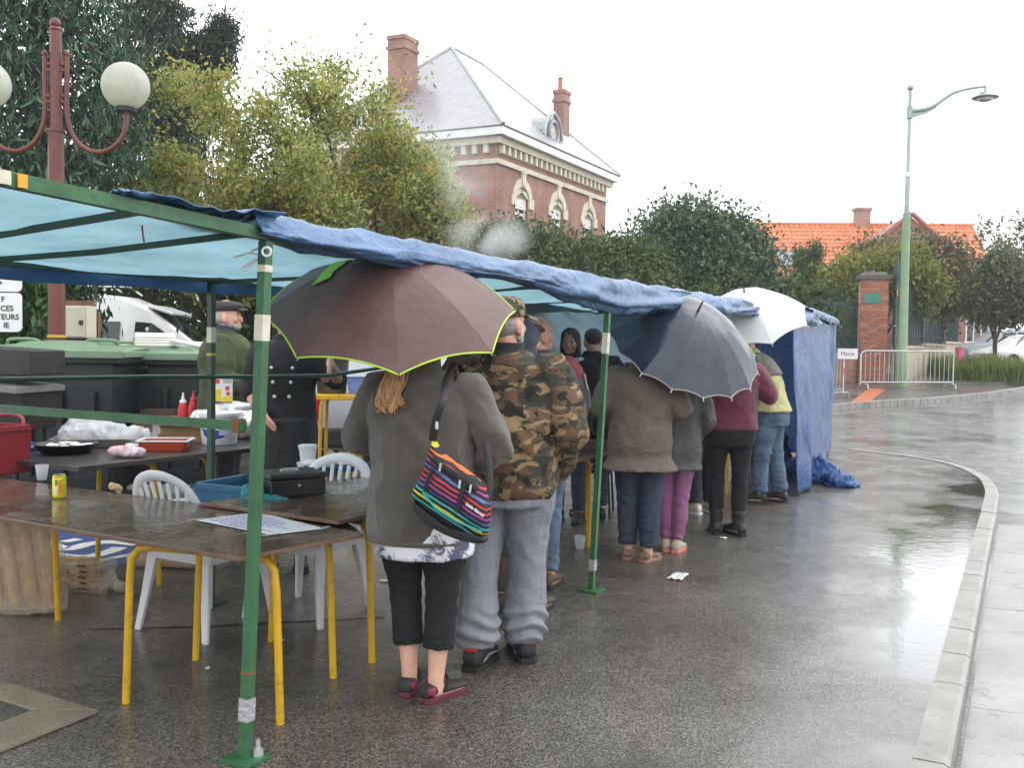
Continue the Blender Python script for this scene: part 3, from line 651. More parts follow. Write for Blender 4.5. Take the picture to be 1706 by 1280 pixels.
# thin railings to the left of the pillar, on a brick plinth
la, lb = Vector((pf.x-.02, pY+.4, gpz)), Vector((at(1000, 560, 26.5).x, 26.5, gz(26.5)))
ld = lb-la; ll = ld.length
pw_ = thing('plinth_wall', 'low red brick plinth wall left of the gate pillar', 'wall', la, math.atan2(ld.y, ld.x))
obj('wall', boxvf((ll/2, 0, .3), (ll, .25, .95)), m_brick, pw_)
fr = thing('garden_railing', 'thin dark iron garden railing left of the brick pillar', 'fence', la+Vector((0, 0, .77)), math.atan2(ld.y, ld.x))
for z_ in (.12, 1.62): obj('rail', boxvf((ll/2, 0, z_), (ll, .04, .05)), m_iron, fr)
bm2 = mesh_of('bar', boxvf((0, 0, .85), (.022, .022, 1.75))); bm2.materials.append(m_iron)
for i in range(90):
    o = bpy.data.objects.new('bar', bm2); COL.objects.link(o); o.parent = fr; o.location = (ll*(i+.5)/90*.8, 0, 0)

# ================================================================ STREET LAMP (tall, right)
m_lampg = M('pale_green_paint', (.20, .30, .18), .4, .15, 3, dirt=.15)
m_lampz = M('sky_bleed_lamp_metal', (.27, .34, .30), .35, .1, 3, metal=.3)  # upper lamp parts: sky bleed put into the colour as a paler grey-green
lf = gr(1502, 645, .03); LY = lf.y; sc = LY/FPX
lp = thing('street_lamp', 'tall pale green street lamp with one curved arm and flat disc head', 'street lamp', lf, 0)
def lz(y): return (648-y)*sc
def lx(px, y): return (px-1502)*sc-(648-y)*sc*.0235
obj('pole', frame_tube([Vector((0, 0, 0)), Vector((0, 0, .9)), Vector((0, 0, .95)), Vector((0, 0, lz(360)))], [.155, .15, .13, .105], 14), m_lampg, lp, smooth=True)
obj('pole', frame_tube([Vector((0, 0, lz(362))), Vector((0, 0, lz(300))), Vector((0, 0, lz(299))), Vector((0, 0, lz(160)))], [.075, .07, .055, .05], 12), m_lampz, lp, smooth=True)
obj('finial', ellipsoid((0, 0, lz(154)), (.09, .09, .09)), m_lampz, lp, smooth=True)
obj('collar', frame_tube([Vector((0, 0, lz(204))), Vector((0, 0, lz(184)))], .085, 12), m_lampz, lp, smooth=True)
arm = spline([Vector((lx(x, y), 0, lz(y))) for x, y in ((1515, 191), (1537, 189), (1557, 180), (1580, 164), (1605, 155), (1637, 150))], 6)
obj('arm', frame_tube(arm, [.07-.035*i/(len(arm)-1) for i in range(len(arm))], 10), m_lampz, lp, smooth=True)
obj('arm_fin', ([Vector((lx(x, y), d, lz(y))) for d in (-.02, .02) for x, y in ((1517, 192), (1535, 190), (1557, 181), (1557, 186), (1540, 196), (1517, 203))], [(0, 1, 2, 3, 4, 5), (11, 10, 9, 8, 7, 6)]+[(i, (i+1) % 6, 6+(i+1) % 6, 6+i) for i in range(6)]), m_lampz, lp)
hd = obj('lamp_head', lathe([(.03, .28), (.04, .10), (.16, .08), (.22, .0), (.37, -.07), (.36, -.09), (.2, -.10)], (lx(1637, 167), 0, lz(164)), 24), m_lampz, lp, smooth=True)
obj('lens', lathe([(.22, -.095), (.20, -.15), (.1, -.19), (.0, -.195)], (lx(1637, 167), 0, lz(164)), 20), M('lamp_lens', (.75, .7, .78), .2), hd, smooth=True)
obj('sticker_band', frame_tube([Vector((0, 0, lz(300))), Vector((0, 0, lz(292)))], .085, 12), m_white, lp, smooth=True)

# ================================================================ CROWD BARRIERS
m_galv = M('galvanised_steel', (.52, .53, .53), .38, .12, 6, metal=.5)
def barrier(name, label, a, b, feet=True, h=1.08):
    d = b-a; L = Vector((d.x, d.y)).length; t = thing(name, label, 'barrier', a, math.atan2(d.y, d.x))
    dz = d.z
    P = lambda u, z: Vector((u*L, 0, z+dz*u))
    pts = [P(0, .12), P(0, h-.1), P(.02, h-.03), P(.05, h), P(.95, h), P(.98, h-.03), P(1, h-.1), P(1, .12)]
    obj('frame', frame_tube(pts, .021, 8), m_galv, t, smooth=True); obj('bottom_rail', frame_tube([P(0, .2), P(1, .2)], .018, 8), m_galv, t, smooth=True)
    for i in range(1, 20): obj('bar', frame_tube([P(i/20, .2), P(i/20, h)], .0085, 5), m_galv, t, smooth=True)
    for u in (.03, .97):
        obj('foot', join(frame_tube([P(u, .2)+Vector((0, -.3, -.18)), P(u, .2)+Vector((0, -.25, -.05)), P(u, .2)+Vector((0, .25, -.05)), P(u, .2)+Vector((0, .3, -.18))], .018, 6)), m_galv, t, smooth=True)
    return t
barrier('crowd_barrier', 'grey steel crowd barrier standing across the pavement in front of the pillar', gr(1433, 649, .03), gr(1587, 649, .03))
bb = barrier('crowd_barrier', 'grey steel crowd barrier edge just right of the blue tarpaulin with a small sign', gr(1404, 664, .03)+Vector((-1.0, 1.9, 0)), gr(1404, 664, .03))
sg = thing('barrier_sign', 'small white sign with black lettering hung on the barrier by the tarpaulin', 'sign', gr(1402, 664, .03)+Vector((0, -.06, 1.12)), 0)
obj('board', boxvf((.1, 0, 0), (.5, .02, .26)), m_white, sg); obj('lettering', place(textvf('Mairie', .14, 'CENTER'), Matrix.Translation((.1, -.014, -.045)) @ Matrix.Rotation(math.pi/2, 4, 'X')), M('black_print', (.03, .03, .035), .5), sg)
obj('tape', boxvf((.06, 0, -.42), (.05, .03, .16)), M('red_tape', (.6, .06, .05), .4), sg)
# pink bin
pb_ = thing('litter_bin', 'pink plastic bin with brown lid behind the barrier end', 'bin', gr(1597, 628, .03), 0)
obj('bucket', lathe([(.07, .55), (.09, .55), (.13, .95), (.115, .95), (.08, .6)], (0, 0, 0), 18), M('pink_plastic', (.7, .12, .28), .4), pb_, smooth=True); obj('lid', lathe([(.14, .95), (.14, .98), (.05, 1.01), (0, 1.015)], (0, 0, 0), 18), M('brown_lid', (.28, .10, .05), .5), pb_, smooth=True)
obj('post', frame_tube([Vector((0, .2, 0)), Vector((0, .2, 1.0))], .03, 8), m_galv, pb_, smooth=True)

# ================================================================ CARS
m_tyre = M('tyre_rubber', (.018, .018, .018), .8, .2, 10); m_rim = M('wheel_rim', (.4, .4, .42), .35, .1, 5, metal=.7)
def wheel(t, x, y, r, sgn):
    A = Matrix.Rotation(math.pi/2, 3, 'X')
    w_ = obj('wheel', lathe([(r*.62, -.1), (r*.96, -.1), (r, -.06), (r, .06), (r*.96, .1), (r*.62, .1)], (x, y, r), 22, A), m_tyre, t, smooth=True)
    obj('rim', lathe([(.0, sgn*-.05), (r*.55, sgn*-.06), (r*.64, sgn*-.095), (r*.64, sgn*.06)], (x, y, r), 18, A), m_rim, w_, smooth=True)
def car(name, label, cat, loc, rz, secs, wheels, paint, sideglass, frontglass=None, rearglass=None, r=.31, group=None):
    """secs: (x, z_floor, z_belt, z_top, half_belt, half_top) from nose (-x) to tail; glass given in (x, z)"""
    t = thing(name, label, cat, loc, rz, group); rings = []
    for x, zf, zb_, zt_, wb, wt in secs:
        pts = [(wb*.9, zf), (wb*.985, zf+.12), (wb*1.0, (zf+zb_)/2), (wb*.98, zb_-.02), ((wb+wt)/2+.012, (zb_+zt_)/2), (wt*1.0, zt_-.05), (wt*.86, zt_-.008), (wt*.5, zt_+.012)]
        rings.append([Vector((x, y, z)) for y, z in pts]+[Vector((x, -y, z)) for y, z in pts[::-1]])
    obj('body', loft(rings), paint, t, smooth=True, angle=32)
    def sec(x):
        for a, b in zip(secs, secs[1:]):
            if a[0] <= x <= b[0]:
                u = (x-a[0])/(b[0]-a[0]); return [a[i]+(b[i]-a[i])*u for i in range(6)]
        return secs[0] if x < secs[0][0] else secs[-1]
    def sy(x, z):
        _, zf, zb_, zt_, wb, wt = sec(x); zm = (zb_+zt_)/2; ym = (wb+wt)/2+.012
        if z <= zm: k = min(max((z-zb_+.02)/max(zm-zb_+.02, .01), 0), 1); return wb*.98+(ym-wb*.98)*k
        k = min(max((z-zm)/max(zt_-.05-zm, .01), 0), 1); return ym+(wt-ym)*k
    for poly in sideglass:
        for sg_ in (-1, 1):
            obj('side_window', ([Vector((x, sg_*(sy(x, z)+.028), z)) for x, z in poly], [tuple(range(len(poly)))]), m_glass, t)
    for gl_, nm in ((frontglass, 'windscreen'), (rearglass, 'rear_window')):
        if gl_: obj(nm, ([Vector(p) for p in gl_], [(0, 1, 2, 3)]), m_glass, t)
    for x in wheels:
        hw = sec(x)[4]-.09
        for sg_ in (-1, 1):
            wheel(t, x, sg_*hw, r, -sg_)
            obj('wheel_arch', lathe([(0, .0), (r*1.2, .0), (r*1.2, .02), (0, .02)], (x, sg_*(hw+.085), r+.02), 20, Matrix.Rotation(math.pi/2, 3, 'X')), m_tyre, t)
    return t
m_vanw = M('van_white', (.80, .80, .80), .25, .04, 2, coat=.4); m_cargrey = M('car_grey', (.30, .32, .35), .25, .05, 2, coat=.5); m_carwhite = M('car_white', (.74, .74, .73), .22, .04, 2, coat=.5)
# white high-roof van behind the bins; nose to the right of the picture
vloc = at(258, 600, 19.0); vloc.z = 0
van = car('white_van', 'white high-roof van with ladder rack parked behind the wheeled bins', 'van', (vloc.x, 19.9, 0), math.pi+R_(4),
    [(-1.55, .35, .85, .92, .82, .70), (-1.2, .3, 1.2, 1.28, .93, .78), (-.72, .28, 1.36, 1.46, .97, .84), (.12, .28, 1.38, 2.08, .98, .80), (.2, .28, 1.38, 2.14, .98, .82), (.75, .28, 1.38, 2.36, .98, .78), (1.2, .28, 1.38, 2.40, .98, .78), (3.6, .3, 1.38, 2.38, .98, .78), (3.75, .4, 1.38, 2.3, .96, .76)],
    (-.75, 2.7), m_vanw, [[(-.42, 1.44), (.45, 1.44), (.42, 1.88), (.12, 1.86), (-.08, 1.72)], [(.72, 1.42), (1.85, 1.42), (1.85, 1.88), (.70, 1.88)]],
    frontglass=[(-.71, -.72, 1.49), (-.71, .72, 1.49), (.10, .66, 2.08), (.10, -.66, 2.08)], r=.34)
obj('visor', boxvf((.0, 0, 2.12), (.5, 1.5, .06), rot=Matrix.Rotation(R_(-18), 3, 'Y')), m_vanw, van, bevel=.02)
rk = obj('roof_rack', join(*[frame_tube([Vector((.75, y, 2.44)), Vector((1.0, y, 2.62)), Vector((2.4, y, 2.62)), Vector((2.4, y, 2.42))], .02, 6) for y in (-.65, .65)], *[frame_tube([Vector((x, -.65, 2.62)), Vector((x, .65, 2.62))], .02, 6) for x in (1.0, 1.5, 2.0, 2.4)], *[frame_tube([Vector((x, s_*.65, 2.40)), Vector((x, s_*.65, 2.62))], .02, 6) for x in (1.5, 2.0) for s_ in (-1, 1)]), m_galv, van, smooth=True)
obj('scrawl', join(*[frame_tube(spline([Vector((.72-.07*k+random.uniform(-.03, .03), 1.0, 1.34+random.uniform(-.05, .09))) for k in range(5)], 5), .006, 5) for _ in range(3)]), M('van_print', (.16, .18, .2), .4), van, smooth=True)
# parked cars beyond the grass bed
hatch = [(-2.0, .25, .62, .70, .72, .6), (-1.75, .22, .78, .86, .82, .66), (-1.0, .2, .9, .98, .86, .68), (-.25, .2, .92, 1.42, .87, .62), (.3, .2, .93, 1.47, .87, .62), (1.2, .2, .94, 1.42, .86, .60), (1.75, .24, .92, 1.05, .83, .6), (1.95, .3, .8, .9, .78, .58)]
car('parked_car', 'white small car parked nearest behind the grass bed and clipped tree', 'car', (at(1700, 590, 40.5).x, 40.5, gz(40.5)-.1), R_(20), hatch, (-1.25, 1.2), m_carwhite, [[(-.35, .96), (.35, .96), (.3, 1.36), (-.05, 1.35)], [(.42, .96), (1.35, .97), (1.05, 1.34), (.4, 1.36)]],
    frontglass=[(-.95, -.62, 1.0), (-.95, .62, 1.0), (-.29, .56, 1.41), (-.29, -.56, 1.41)], rearglass=[(1.78, -.55, 1.0), (1.78, .55, 1.0), (1.3, .5, 1.38), (1.3, -.5, 1.38)])
suv = [(-2.0, .3, .8, .88, .78, .66), (-1.7, .25, .98, 1.05, .88, .72), (-1.0, .25, 1.05, 1.13, .90, .74), (-.45, .25, 1.07, 1.62, .9, .68), (.4, .25, 1.08, 1.70, .9, .68), (1.7, .25, 1.08, 1.66, .9, .66), (2.0, .3, 1.05, 1.2, .88, .66), (2.05, .4, .95, 1.0, .84, .62)]
car('parked_car', 'grey tall car parked behind the white small car', 'car', (at(1668, 580, 43.5).x, 43.8, gz(43.8)-.1), R_(10), suv, (-1.3, 1.3), m_cargrey, [[(-.5, 1.12), (.3, 1.12), (.3, 1.58), (-.3, 1.55)], [(.4, 1.12), (1.75, 1.13), (1.55, 1.56), (.4, 1.59)]],
    frontglass=[(-.97, -.66, 1.16), (-.97, .66, 1.16), (-.47, .6, 1.6), (-.47, -.6, 1.6)], rearglass=[(1.96, -.6, 1.18), (1.96, .6, 1.18), (1.75, .56, 1.6), (1.75, -.56, 1.6)])
car('parked_car', 'white car roof at the far right picture edge behind the tree', 'car', (at(1720, 585, 47).x, 47, gz(47)-.1), R_(14), [(a, b, c*1.05, d*1.1, e_, f_) for a, b, c, d, e_, f_ in hatch], (-1.25, 1.2), m_carwhite, [[(-.35, 1.02), (.35, 1.02), (.3, 1.48), (-.05, 1.46)], [(.42, 1.02), (1.3, 1.02), (1.05, 1.46), (.4, 1.48)]])
# grey car seen low behind the washing-up table
cg = at(610, 690, 11.6)
cr = car('parked_car', 'pale grey car behind the yellow washing-up table with a white number plate', 'car', (cg.x+.35, 13.4, 0), R_(90-6), suv, (-1.3, 1.3), M('car_silver', (.42, .44, .46), .25, .05, 2, coat=.5), [[(-.5, 1.12), (.3, 1.12), (.3, 1.58), (-.3, 1.55)], [(.4, 1.12), (1.75, 1.13), (1.55, 1.56), (.4, 1.59)]],
    rearglass=[(1.96, -.6, 1.18), (1.96, .6, 1.18), (1.75, .56, 1.6), (1.75, -.56, 1.6)])
cr.rotation_euler = (0, 0, R_(-90-6))
pl_ = obj('number_plate', boxvf((2.075, 0, .72), (.02, .56, .14)), m_white, cr)
obj('plate_text', place(textvf('257 XB', .125, 'CENTER', bold=.003), Matrix.Translation((2.087, 0.03, .675)) @ Matrix.Rotation(math.pi/2, 4, 'Z') @ Matrix.Rotation(math.pi/2, 4, 'X')), M('black_print', (.03, .03, .035), .5), pl_)
obj('plate_band', boxvf((2.087, -.25, .72), (.004, .05, .13)), M('plate_blue', (.03, .08, .4), .4), pl_)
obj('bumper', boxvf((2.05, 0, .45), (.12, 1.6, .22)), M('black_bumper', (.025, .025, .027), .6), cr, bevel=.03)
for sg_ in (-1, 1): obj('tail_light', boxvf((2.03, sg_*.72, .78), (.08, .2, .26)), M('red_lens', (.5, .02, .02), .2), cr, bevel=.02)

# ================================================================ TREES AND SHRUBS
m_bark = M('bark', (.075, .06, .045), .9, .35, 7, .5, 30, stretch=(1, 1, .25))
def bl(px, py, Y, rx, ry, w_=1.0, dep=1.0): 
    c = at(px, py, Y); k = Y/FPX; return (c, (rx*k, (rx+ry)/2*k*dep, ry*k), w_*rx*ry)
def limbs(base, tips, r0):
    parts = []; base = Vector(base); cen = sum((Vector(t_) for t_ in tips), Vector())/len(tips)
    fork = base+(cen-base)*.42; fork.x = base.x+(cen.x-base.x)*.15
    parts.append(frame_tube([base-Vector((0, 0, .2)), base+Vector((0, 0, .15)), base.lerp(fork, .5)+Vector((.04, .03, 0)), fork], [r0*1.35, r0, r0*.85, r0*.72], 10))
    for t_ in tips:
        t_ = Vector(t_); m1 = fork.lerp(t_, .4)+Vector((random.uniform(-.2, .2), random.uniform(-.2, .2), .25)); m2 = fork.lerp(t_, .75)+Vector((random.uniform(-.2, .2), random.uniform(-.2, .2), .12))
        parts.append(frame_tube([fork-Vector((0, 0, .1)), m1, m2, t_], [r0*.5, r0*.33, r0*.2, r0*.07], 7))
        for _ in range(4):
            s_ = m1.lerp(t_, random.random()); e_ = s_+Vector((random.uniform(-1, 1), random.uniform(-1, 1), random.uniform(-.1, .9)))*(.32*(t_-fork).length)
            parts.append(frame_tube([s_, s_.lerp(e_, .5)+Vector((0, 0, .06)), e_], [r0*.16, r0*.1, r0*.04], 5))
    return join(*parts)
def tree(name, label, base, blobs, mat, n_clump, per, leaf, spread, r0=.14, cat='tree', group=None, droop=0, aspect=.5, shell=.5, extra=None):
    t = thing(name, label, cat, base, 0, group); Pn = clumps(blobs, n_clump, per, spread, shell)
    if extra is not None: Pn = np.concatenate([Pn, extra])
    z0 = base[2]+.05; Pn = Pn[Pn[:, 2] > z0]
    obj('crown', leaves_mesh('crown', Pn-np.array(base), leaf, droop, aspect), mat, t)
    tips = [Vector(b_[0])-Vector(base) for b_ in (blobs if len(blobs) < 14 else random.sample(blobs, 11))]
    obj('trunk', limbs((0, 0, 0), tips, r0), m_bark, t, smooth=True); return t
L_aut = leafmat('leaf_autumn', [(.08, .11, .03), (.18, .225, .055), (.27, .315, .085), (.35, .38, .12), (.42, .42, .14), (.55, .44, .12)], .45)
L_con = leafmat('leaf_conifer', [(.022, .05, .03), (.045, .095, .055), (.075, .14, .08), (.115, .185, .11)], .15)
L_con2 = leafmat('leaf_cypress', [(.028, .065, .022), (.06, .125, .042), (.105, .19, .062)], .2)
L_pine = leafmat('leaf_pine', [(.018, .032, .02), (.035, .055, .03), (.06, .085, .045)], .15)
L_dark = leafmat('leaf_dark', [(.012, .024, .009), (.028, .05, .016), (.05, .08, .024), (.10, .13, .035)], .3)
L_hedge = leafmat('leaf_hedge', [(.03, .05, .018), (.06, .095, .035), (.105, .15, .055), (.15, .19, .08)], .35)
L_blue = leafmat('leaf_bluegreen', [(.035, .065, .04), (.065, .115, .065), (.11, .17, .09), (.16, .22, .115)], .3)
L_yel = leafmat('leaf_yellowgreen', [(.08, .10, .02), (.16, .19, .035), (.24, .26, .05), (.30, .28, .07)], .4)
L_brn = leafmat('leaf_brown', [(.06, .06, .03), (.12, .115, .055), (.17, .145, .075), (.22, .15, .09)], .3)
L_olv = leafmat('leaf_olive', [(.05, .065, .035), (.09, .11, .055), (.14, .155, .075), (.19, .19, .10)], .3)
def gbase(px, Y): p = at(px, 600, Y); return Vector((p.x, Y, gz(Y)-.05))
# thin wispy shoots at the top of the autumn trees
def wisps(px0, px1, y0, y1, Y, n, per, seed=0):
    out = []
    for _ in range(n):
        c = at(random.uniform(px0, px1), random.uniform(y0, y1), Y+random.uniform(-.6, .6)); k = random.randint(per//2, per)
        d_ = Vector((random.uniform(-.3, .4), random.uniform(-.3, .3), 1)).normalized()
        for i in range(k): out.append(c-d_*(i*.07)+Vector(rng.normal(size=3)*.05))
    return np.array(out)
def inside(p, poly):
    c = False; n = len(poly)
    for i in range(n):
        (x1, y1), (x2, y2) = poly[i], poly[(i+1) % n]
        if (y1 > p[1]) != (y2 > p[1]) and p[0] < (x2-x1)*(p[1]-y1)/(y2-y1)+x1: c = not c
    return c
def puffs(poly, n, Y, rmin, rmax, spread=1.5):
    """uneven crown: many small leaf masses at different depths inside an outline, with gaps between them"""
    xs_ = [p[0] for p in poly]; ys_ = [p[1] for p in poly]; out = []; y0, y1 = min(ys_), max(ys_)
    while len(out) < n:
        p = (random.uniform(min(xs_), max(xs_)), random.uniform(y0, y1))
        if not inside(p, poly): continue
        f = (p[1]-y0)/(y1-y0); r = (rmin+(rmax-rmin)*random.random())*(.55+.55*f)
        out.append(bl(p[0], p[1], Y+random.uniform(-spread, spread), r*random.uniform(.9, 1.4), r*random.uniform(.7, 1.0), .55+.6*f))
    return out
tree('autumn_tree', 'yellowing leafy tree left of the brick house behind the green-framed canopy', gbase(400, 15.5), puffs([(185, 430), (195, 250), (240, 190), (265, 135), (330, 105), (390, 120), (430, 165), (500, 195), (525, 260), (570, 330), (570, 450), (430, 470)], 66, 15.3, 24, 50), L_aut, 3500, 17, .036, .125, .12, shell=.2, extra=wisps(250, 560, 60, 200, 15.5, 60, 9))
tree('autumn_tree', 'airy yellowing tree overlapping the left chimney of the brick house', gbase(640, 17.5), puffs([(470, 440), (500, 300), (455, 200), (470, 120), (545, 80), (600, 110), (640, 170), (680, 210), (715, 230), (740, 300), (765, 430)], 62, 17.4, 22, 46), L_aut, 2800, 16, .037, .135, .11, shell=.2, extra=wisps(430, 720, 45, 230, 17.5, 90, 10))
# dark weeping conifer, far left
def conifer(name, label, base, tiers, mat, leaf, n, aspect, hang, r0, group=None):
    t = thing(name, label, 'tree', base, 0, group); P_ = []
    top = max(z for z, _ in tiers)
    for z, r in tiers:
        for _ in range(n):
            a_ = random.uniform(0, 2*math.pi); rr = r*(random.random()**.45)*random.uniform(.75, 1.1); c = np.array([rr*math.cos(a_), rr*math.sin(a_), z-rr*.22+random.uniform(-.25, .25)])
            k = random.randint(12, 22); dz = -np.abs(rng.normal(size=k))*hang*(.3+.7*rr/max(r, .1))
            q = c+rng.normal(size=(k, 3))*np.array([.12, .12, .07]); q[:, 2] += dz; P_.append(q)
    P_ = np.concatenate(P_); obj('crown', leaves_mesh('crown', P_[P_[:, 2] > .05], leaf, 1.6, aspect), mat, t)
    parts = [frame_tube([Vector((0, 0, -.2)), Vector((0, 0, top*.5)), Vector((0, 0, top))], [r0, r0*.7, r0*.1], 10)]
    for z, r in tiers:
        for i in range(5):
            a_ = random.uniform(0, 6.28); parts.append(frame_tube([Vector((0, 0, z)), Vector((r*.5*math.cos(a_), r*.5*math.sin(a_), z+.05)), Vector((r*.9*math.cos(a_), r*.9*math.sin(a_), z-.25*r))], [.05, .035, .012], 5))
    obj('trunk', join(*parts), m_bark, t, smooth=True); return t
cb_ = gbase(60, 13.5)
conifer('weeping_conifer', 'dark weeping conifer towering behind the red lamp post', cb_, [(z, (.75 if z < 3.1 else 1.02 if z < 4.3 else 1.42) if z < 6 else 1.3-.28*(z-6)/2) for z in np.arange(1.6, 7.6, .36)], L_con, .068, 125, .22, .5, .22)
conifer('spreading_conifer', 'dark green layered conifer at the left picture edge', gbase(-60, 11.8), [(z, 1.35) for z in np.arange(.9, 3.5, .30)], L_con2, .06, 100, .32, .2, .16)
conifer('pine_tree', 'tall dark pine rising behind the globe lamp', gbase(250, 24.5), [(z*1.22, 1.2*max(.4, 2.0-.24*(z-3))) for z in np.arange(3.0, 7.9, .40)], L_pine, .11, 70, .20, .12, .18)
pe = [bl(345, 95, 25, 30, 25), bl(372, 50, 25, 14, 22), bl(320, 130, 25, 30, 25), bl(300, 90, 25, 18, 25, .6), bl(360, 75, 25, 16, 20, .8)]
tree('pine_tree', 'second pine with upswept branch tips beside the weeping conifer', gbase(300, 25), pe+[bl(290, 180, 25, 45, 50)], L_pine, 620, 26, .10, .18, .15, aspect=.16, droop=-1.0)
tree('dark_shrub', 'dense dark evergreen bush behind the wheeled bins and van', gbase(170, 25), [bl(130, 490, 25, 150, 70), bl(330, 510, 25.5, 120, 90), bl(430, 530, 26, 80, 90), bl(40, 520, 24.5, 120, 80)], L_dark, 1500, 14, .08, .22, .1, 'shrub')
tree('dark_shrub', 'dark leafy bush below the canopy behind the cook in black', gbase(520, 15), [bl(420, 560, 15, 70, 90), bl(500, 560, 15, 75, 110), bl(600, 560, 15.6, 70, 90), bl(440, 680, 14.8, 50, 50)], L_dark, 800, 14, .06, .18, .09, 'shrub')
# hedge trees between stall and house
tree('hedge_tree', 'leafy green tree below the arched windows of the brick house', gbase(850, 22), [bl(790, 435, 22, 85, 55), bl(880, 432, 22, 75, 50), bl(840, 480, 21.5, 110, 60), bl(720, 445, 21.5, 70, 55)], L_hedge, 1900, 16, .052, .22, .11)
tree('hedge_tree', 'bushy green tree right of the brick house with uneven top', gbase(1000, 23), [bl(960, 450, 23, 75, 45), bl(1030, 442, 23, 55, 42), bl(1000, 485, 22.5, 110, 50), bl(1060, 470, 23, 60, 60)], L_hedge, 1700, 16, .052, .22, .11)
tree('round_tree', 'large bluish green tree between brick house and orange roof', gbase(1160, 25), [bl(1130, 400, 25, 62, 55), bl(1200, 410, 25, 70, 50), bl(1100, 450, 25, 60, 55), bl(1180, 465, 24.6, 100, 55), bl(1245, 450, 25, 45, 45), bl(1160, 365, 25, 30, 25, .5)], L_blue, 2500, 17, .056, .24, .15, extra=wisps(1080, 1260, 345, 380, 25, 14, 6))
tree('dark_hedge', 'dark clipped hedge behind the far end of the stall', gbase(1130, 20), [bl(900, 560, 19, 140, 70), bl(1080, 540, 20, 140, 60), bl(1250, 530, 22, 120, 50)], L_dark, 1200, 13, .075, .25, .08, 'hedge')
tree('garden_shrub', 'mid green shrub behind the thin railing left of the pillar', gbase(1350, 33.5), [bl(1330, 520, 33.5, 60, 40), bl(1395, 540, 33.5, 50, 60), bl(1290, 500, 33.5, 40, 35)], L_hedge, 700, 13, .08, .25, .07, 'shrub')
for i, (px, lab) in enumerate(((1334, 'left of two slim clipped conifers before the orange roof'), (1357, 'right of two slim clipped conifers before the orange roof'))):
    b_ = gbase(px, 36); tree('slim_conifer', lab, b_, [bl(px, 430+i*-6, 36, 11, 22), bl(px, 470, 36, 17, 30), bl(px, 510, 36, 18, 30), bl(px, 540, 36, 16, 30)], L_con2, 420, 16, .07, .12, .06, group='slim clipped conifers', droop=-1.2, aspect=.25, shell=.3)
tree('yellow_shrub', 'yellow-green shrub behind the brick gate pillar', gbase(1470, 34), [bl(1430, 470, 34, 55, 40), bl(1500, 455, 34, 60, 40), bl(1530, 480, 34, 40, 40), bl(1400, 500, 34, 40, 40)], L_yel, 900, 15, .075, .26, .08, 'shrub')
tree('brown_tree', 'brownish autumn tree in front of the orange roof', gbase(1540, 38), [bl(1455, 428, 38, 35, 20), bl(1525, 428, 38, 48, 30), bl(1580, 450, 38, 36, 42), bl(1560, 485, 38, 60, 40)], L_brn, 1000, 15, .08, .30, .12)
tb = gr(1659, 625, 0); 
tree('clipped_tree', 'clipped dense round tree with bare trunk on the grass bed', Vector((tb.x, 35.5, gz(35.5)-.05)), [bl(1662, 482, 35.5, 50, 48), bl(1645, 500, 35.5, 36, 36), bl(1688, 500, 35.5, 44, 38), bl(1665, 455, 35.5, 40, 32)], L_olv, 1500, 16, .07, .2, .10)
wt_ = gbase(1690, 47); tree('wispy_tree', 'wispy upright tree showing above the clipped tree at right', wt_, [bl(1650, 440, 47, 25, 30), bl(1690, 430, 47, 30, 40), bl(1730, 430, 47, 30, 40)], L_olv, 160, 9, .09, .3, .07, extra=wisps(1630, 1720, 345, 420, 47, 60, 14))
# grass bed
gb0 = [gr(1592, 634, .03), gr(1650, 637, .03), gr(1790, 640, .03)]; gp_ = []
for _ in range(9000):
    u, v_ = random.random(), random.random()**1.3
    p = gb0[0].lerp(gb0[2], u); p = Vector((p.x+v_*.9*5*.15, p.y+v_*5.5, 0)); 
    if mnoise.noise(p*.7) > -.35+.2*random.random(): gp_.append((p.x, p.y, gz(p.y)+.03))
V = []; Fq = []
for x, y, z in gp_:
    h_ = random.uniform(.28, .95)*(.75+.5*mnoise.noise(Vector((x, y, 3.1)))); a_ = random.uniform(0, 6.28); w_ = random.uniform(.012, .03); ln = random.uniform(-.2, .2); k = len(V)
    c_, s_ = math.cos(a_), math.sin(a_)
    V += [Vector((x-c_*w_, y-s_*w_, z)), Vector((x+c_*w_, y+s_*w_, z)), Vector((x+ln*.5+c_*w_*.7, y+s_*w_*.7, z+h_*.6)), Vector((x+ln, y+ln*.4, z+h_))]; Fq += [(k, k+1, k+2), (k, k+2, k+3)]
gg = stuff(obj('grass', (V, Fq), leafmat('leaf_grass', [(.07, .11, .02), (.12, .20, .035), (.17, .27, .055), (.24, .28, .08), (.30, .25, .11)], .4)))
tag(gg, 'unkempt bright green grass on the bed around the clipped tree', 'grass')
soil = [Vector((p.x, p.y, gz(p.y)+.034)) for p in (gb0[0], gb0[1], gb0[2], gb0[2]+Vector((1, 6, 0)), gb0[0]+Vector((.9, 6, 0)))]
struct(obj('planting_bed', (soil, [tuple(range(5))]), M('soil', (.05, .04, .028), .9, .3, 6, .5, 20)))
lawn = struct(obj('lawn', ([Vector((x, y, gz(y)-.05)) for y in (16.5, 20, 24, 28, 32, 36, 42, 60) for x in (-60, -8+y*.0, at(1270, 600, y).x)], [(j*3+i, j*3+i+1, j*3+i+4, j*3+i+3) for j in range(7) for i in range(2)]), M('lawn_turf', (.04, .06, .02), .9, .35, 2, .6, 50)))
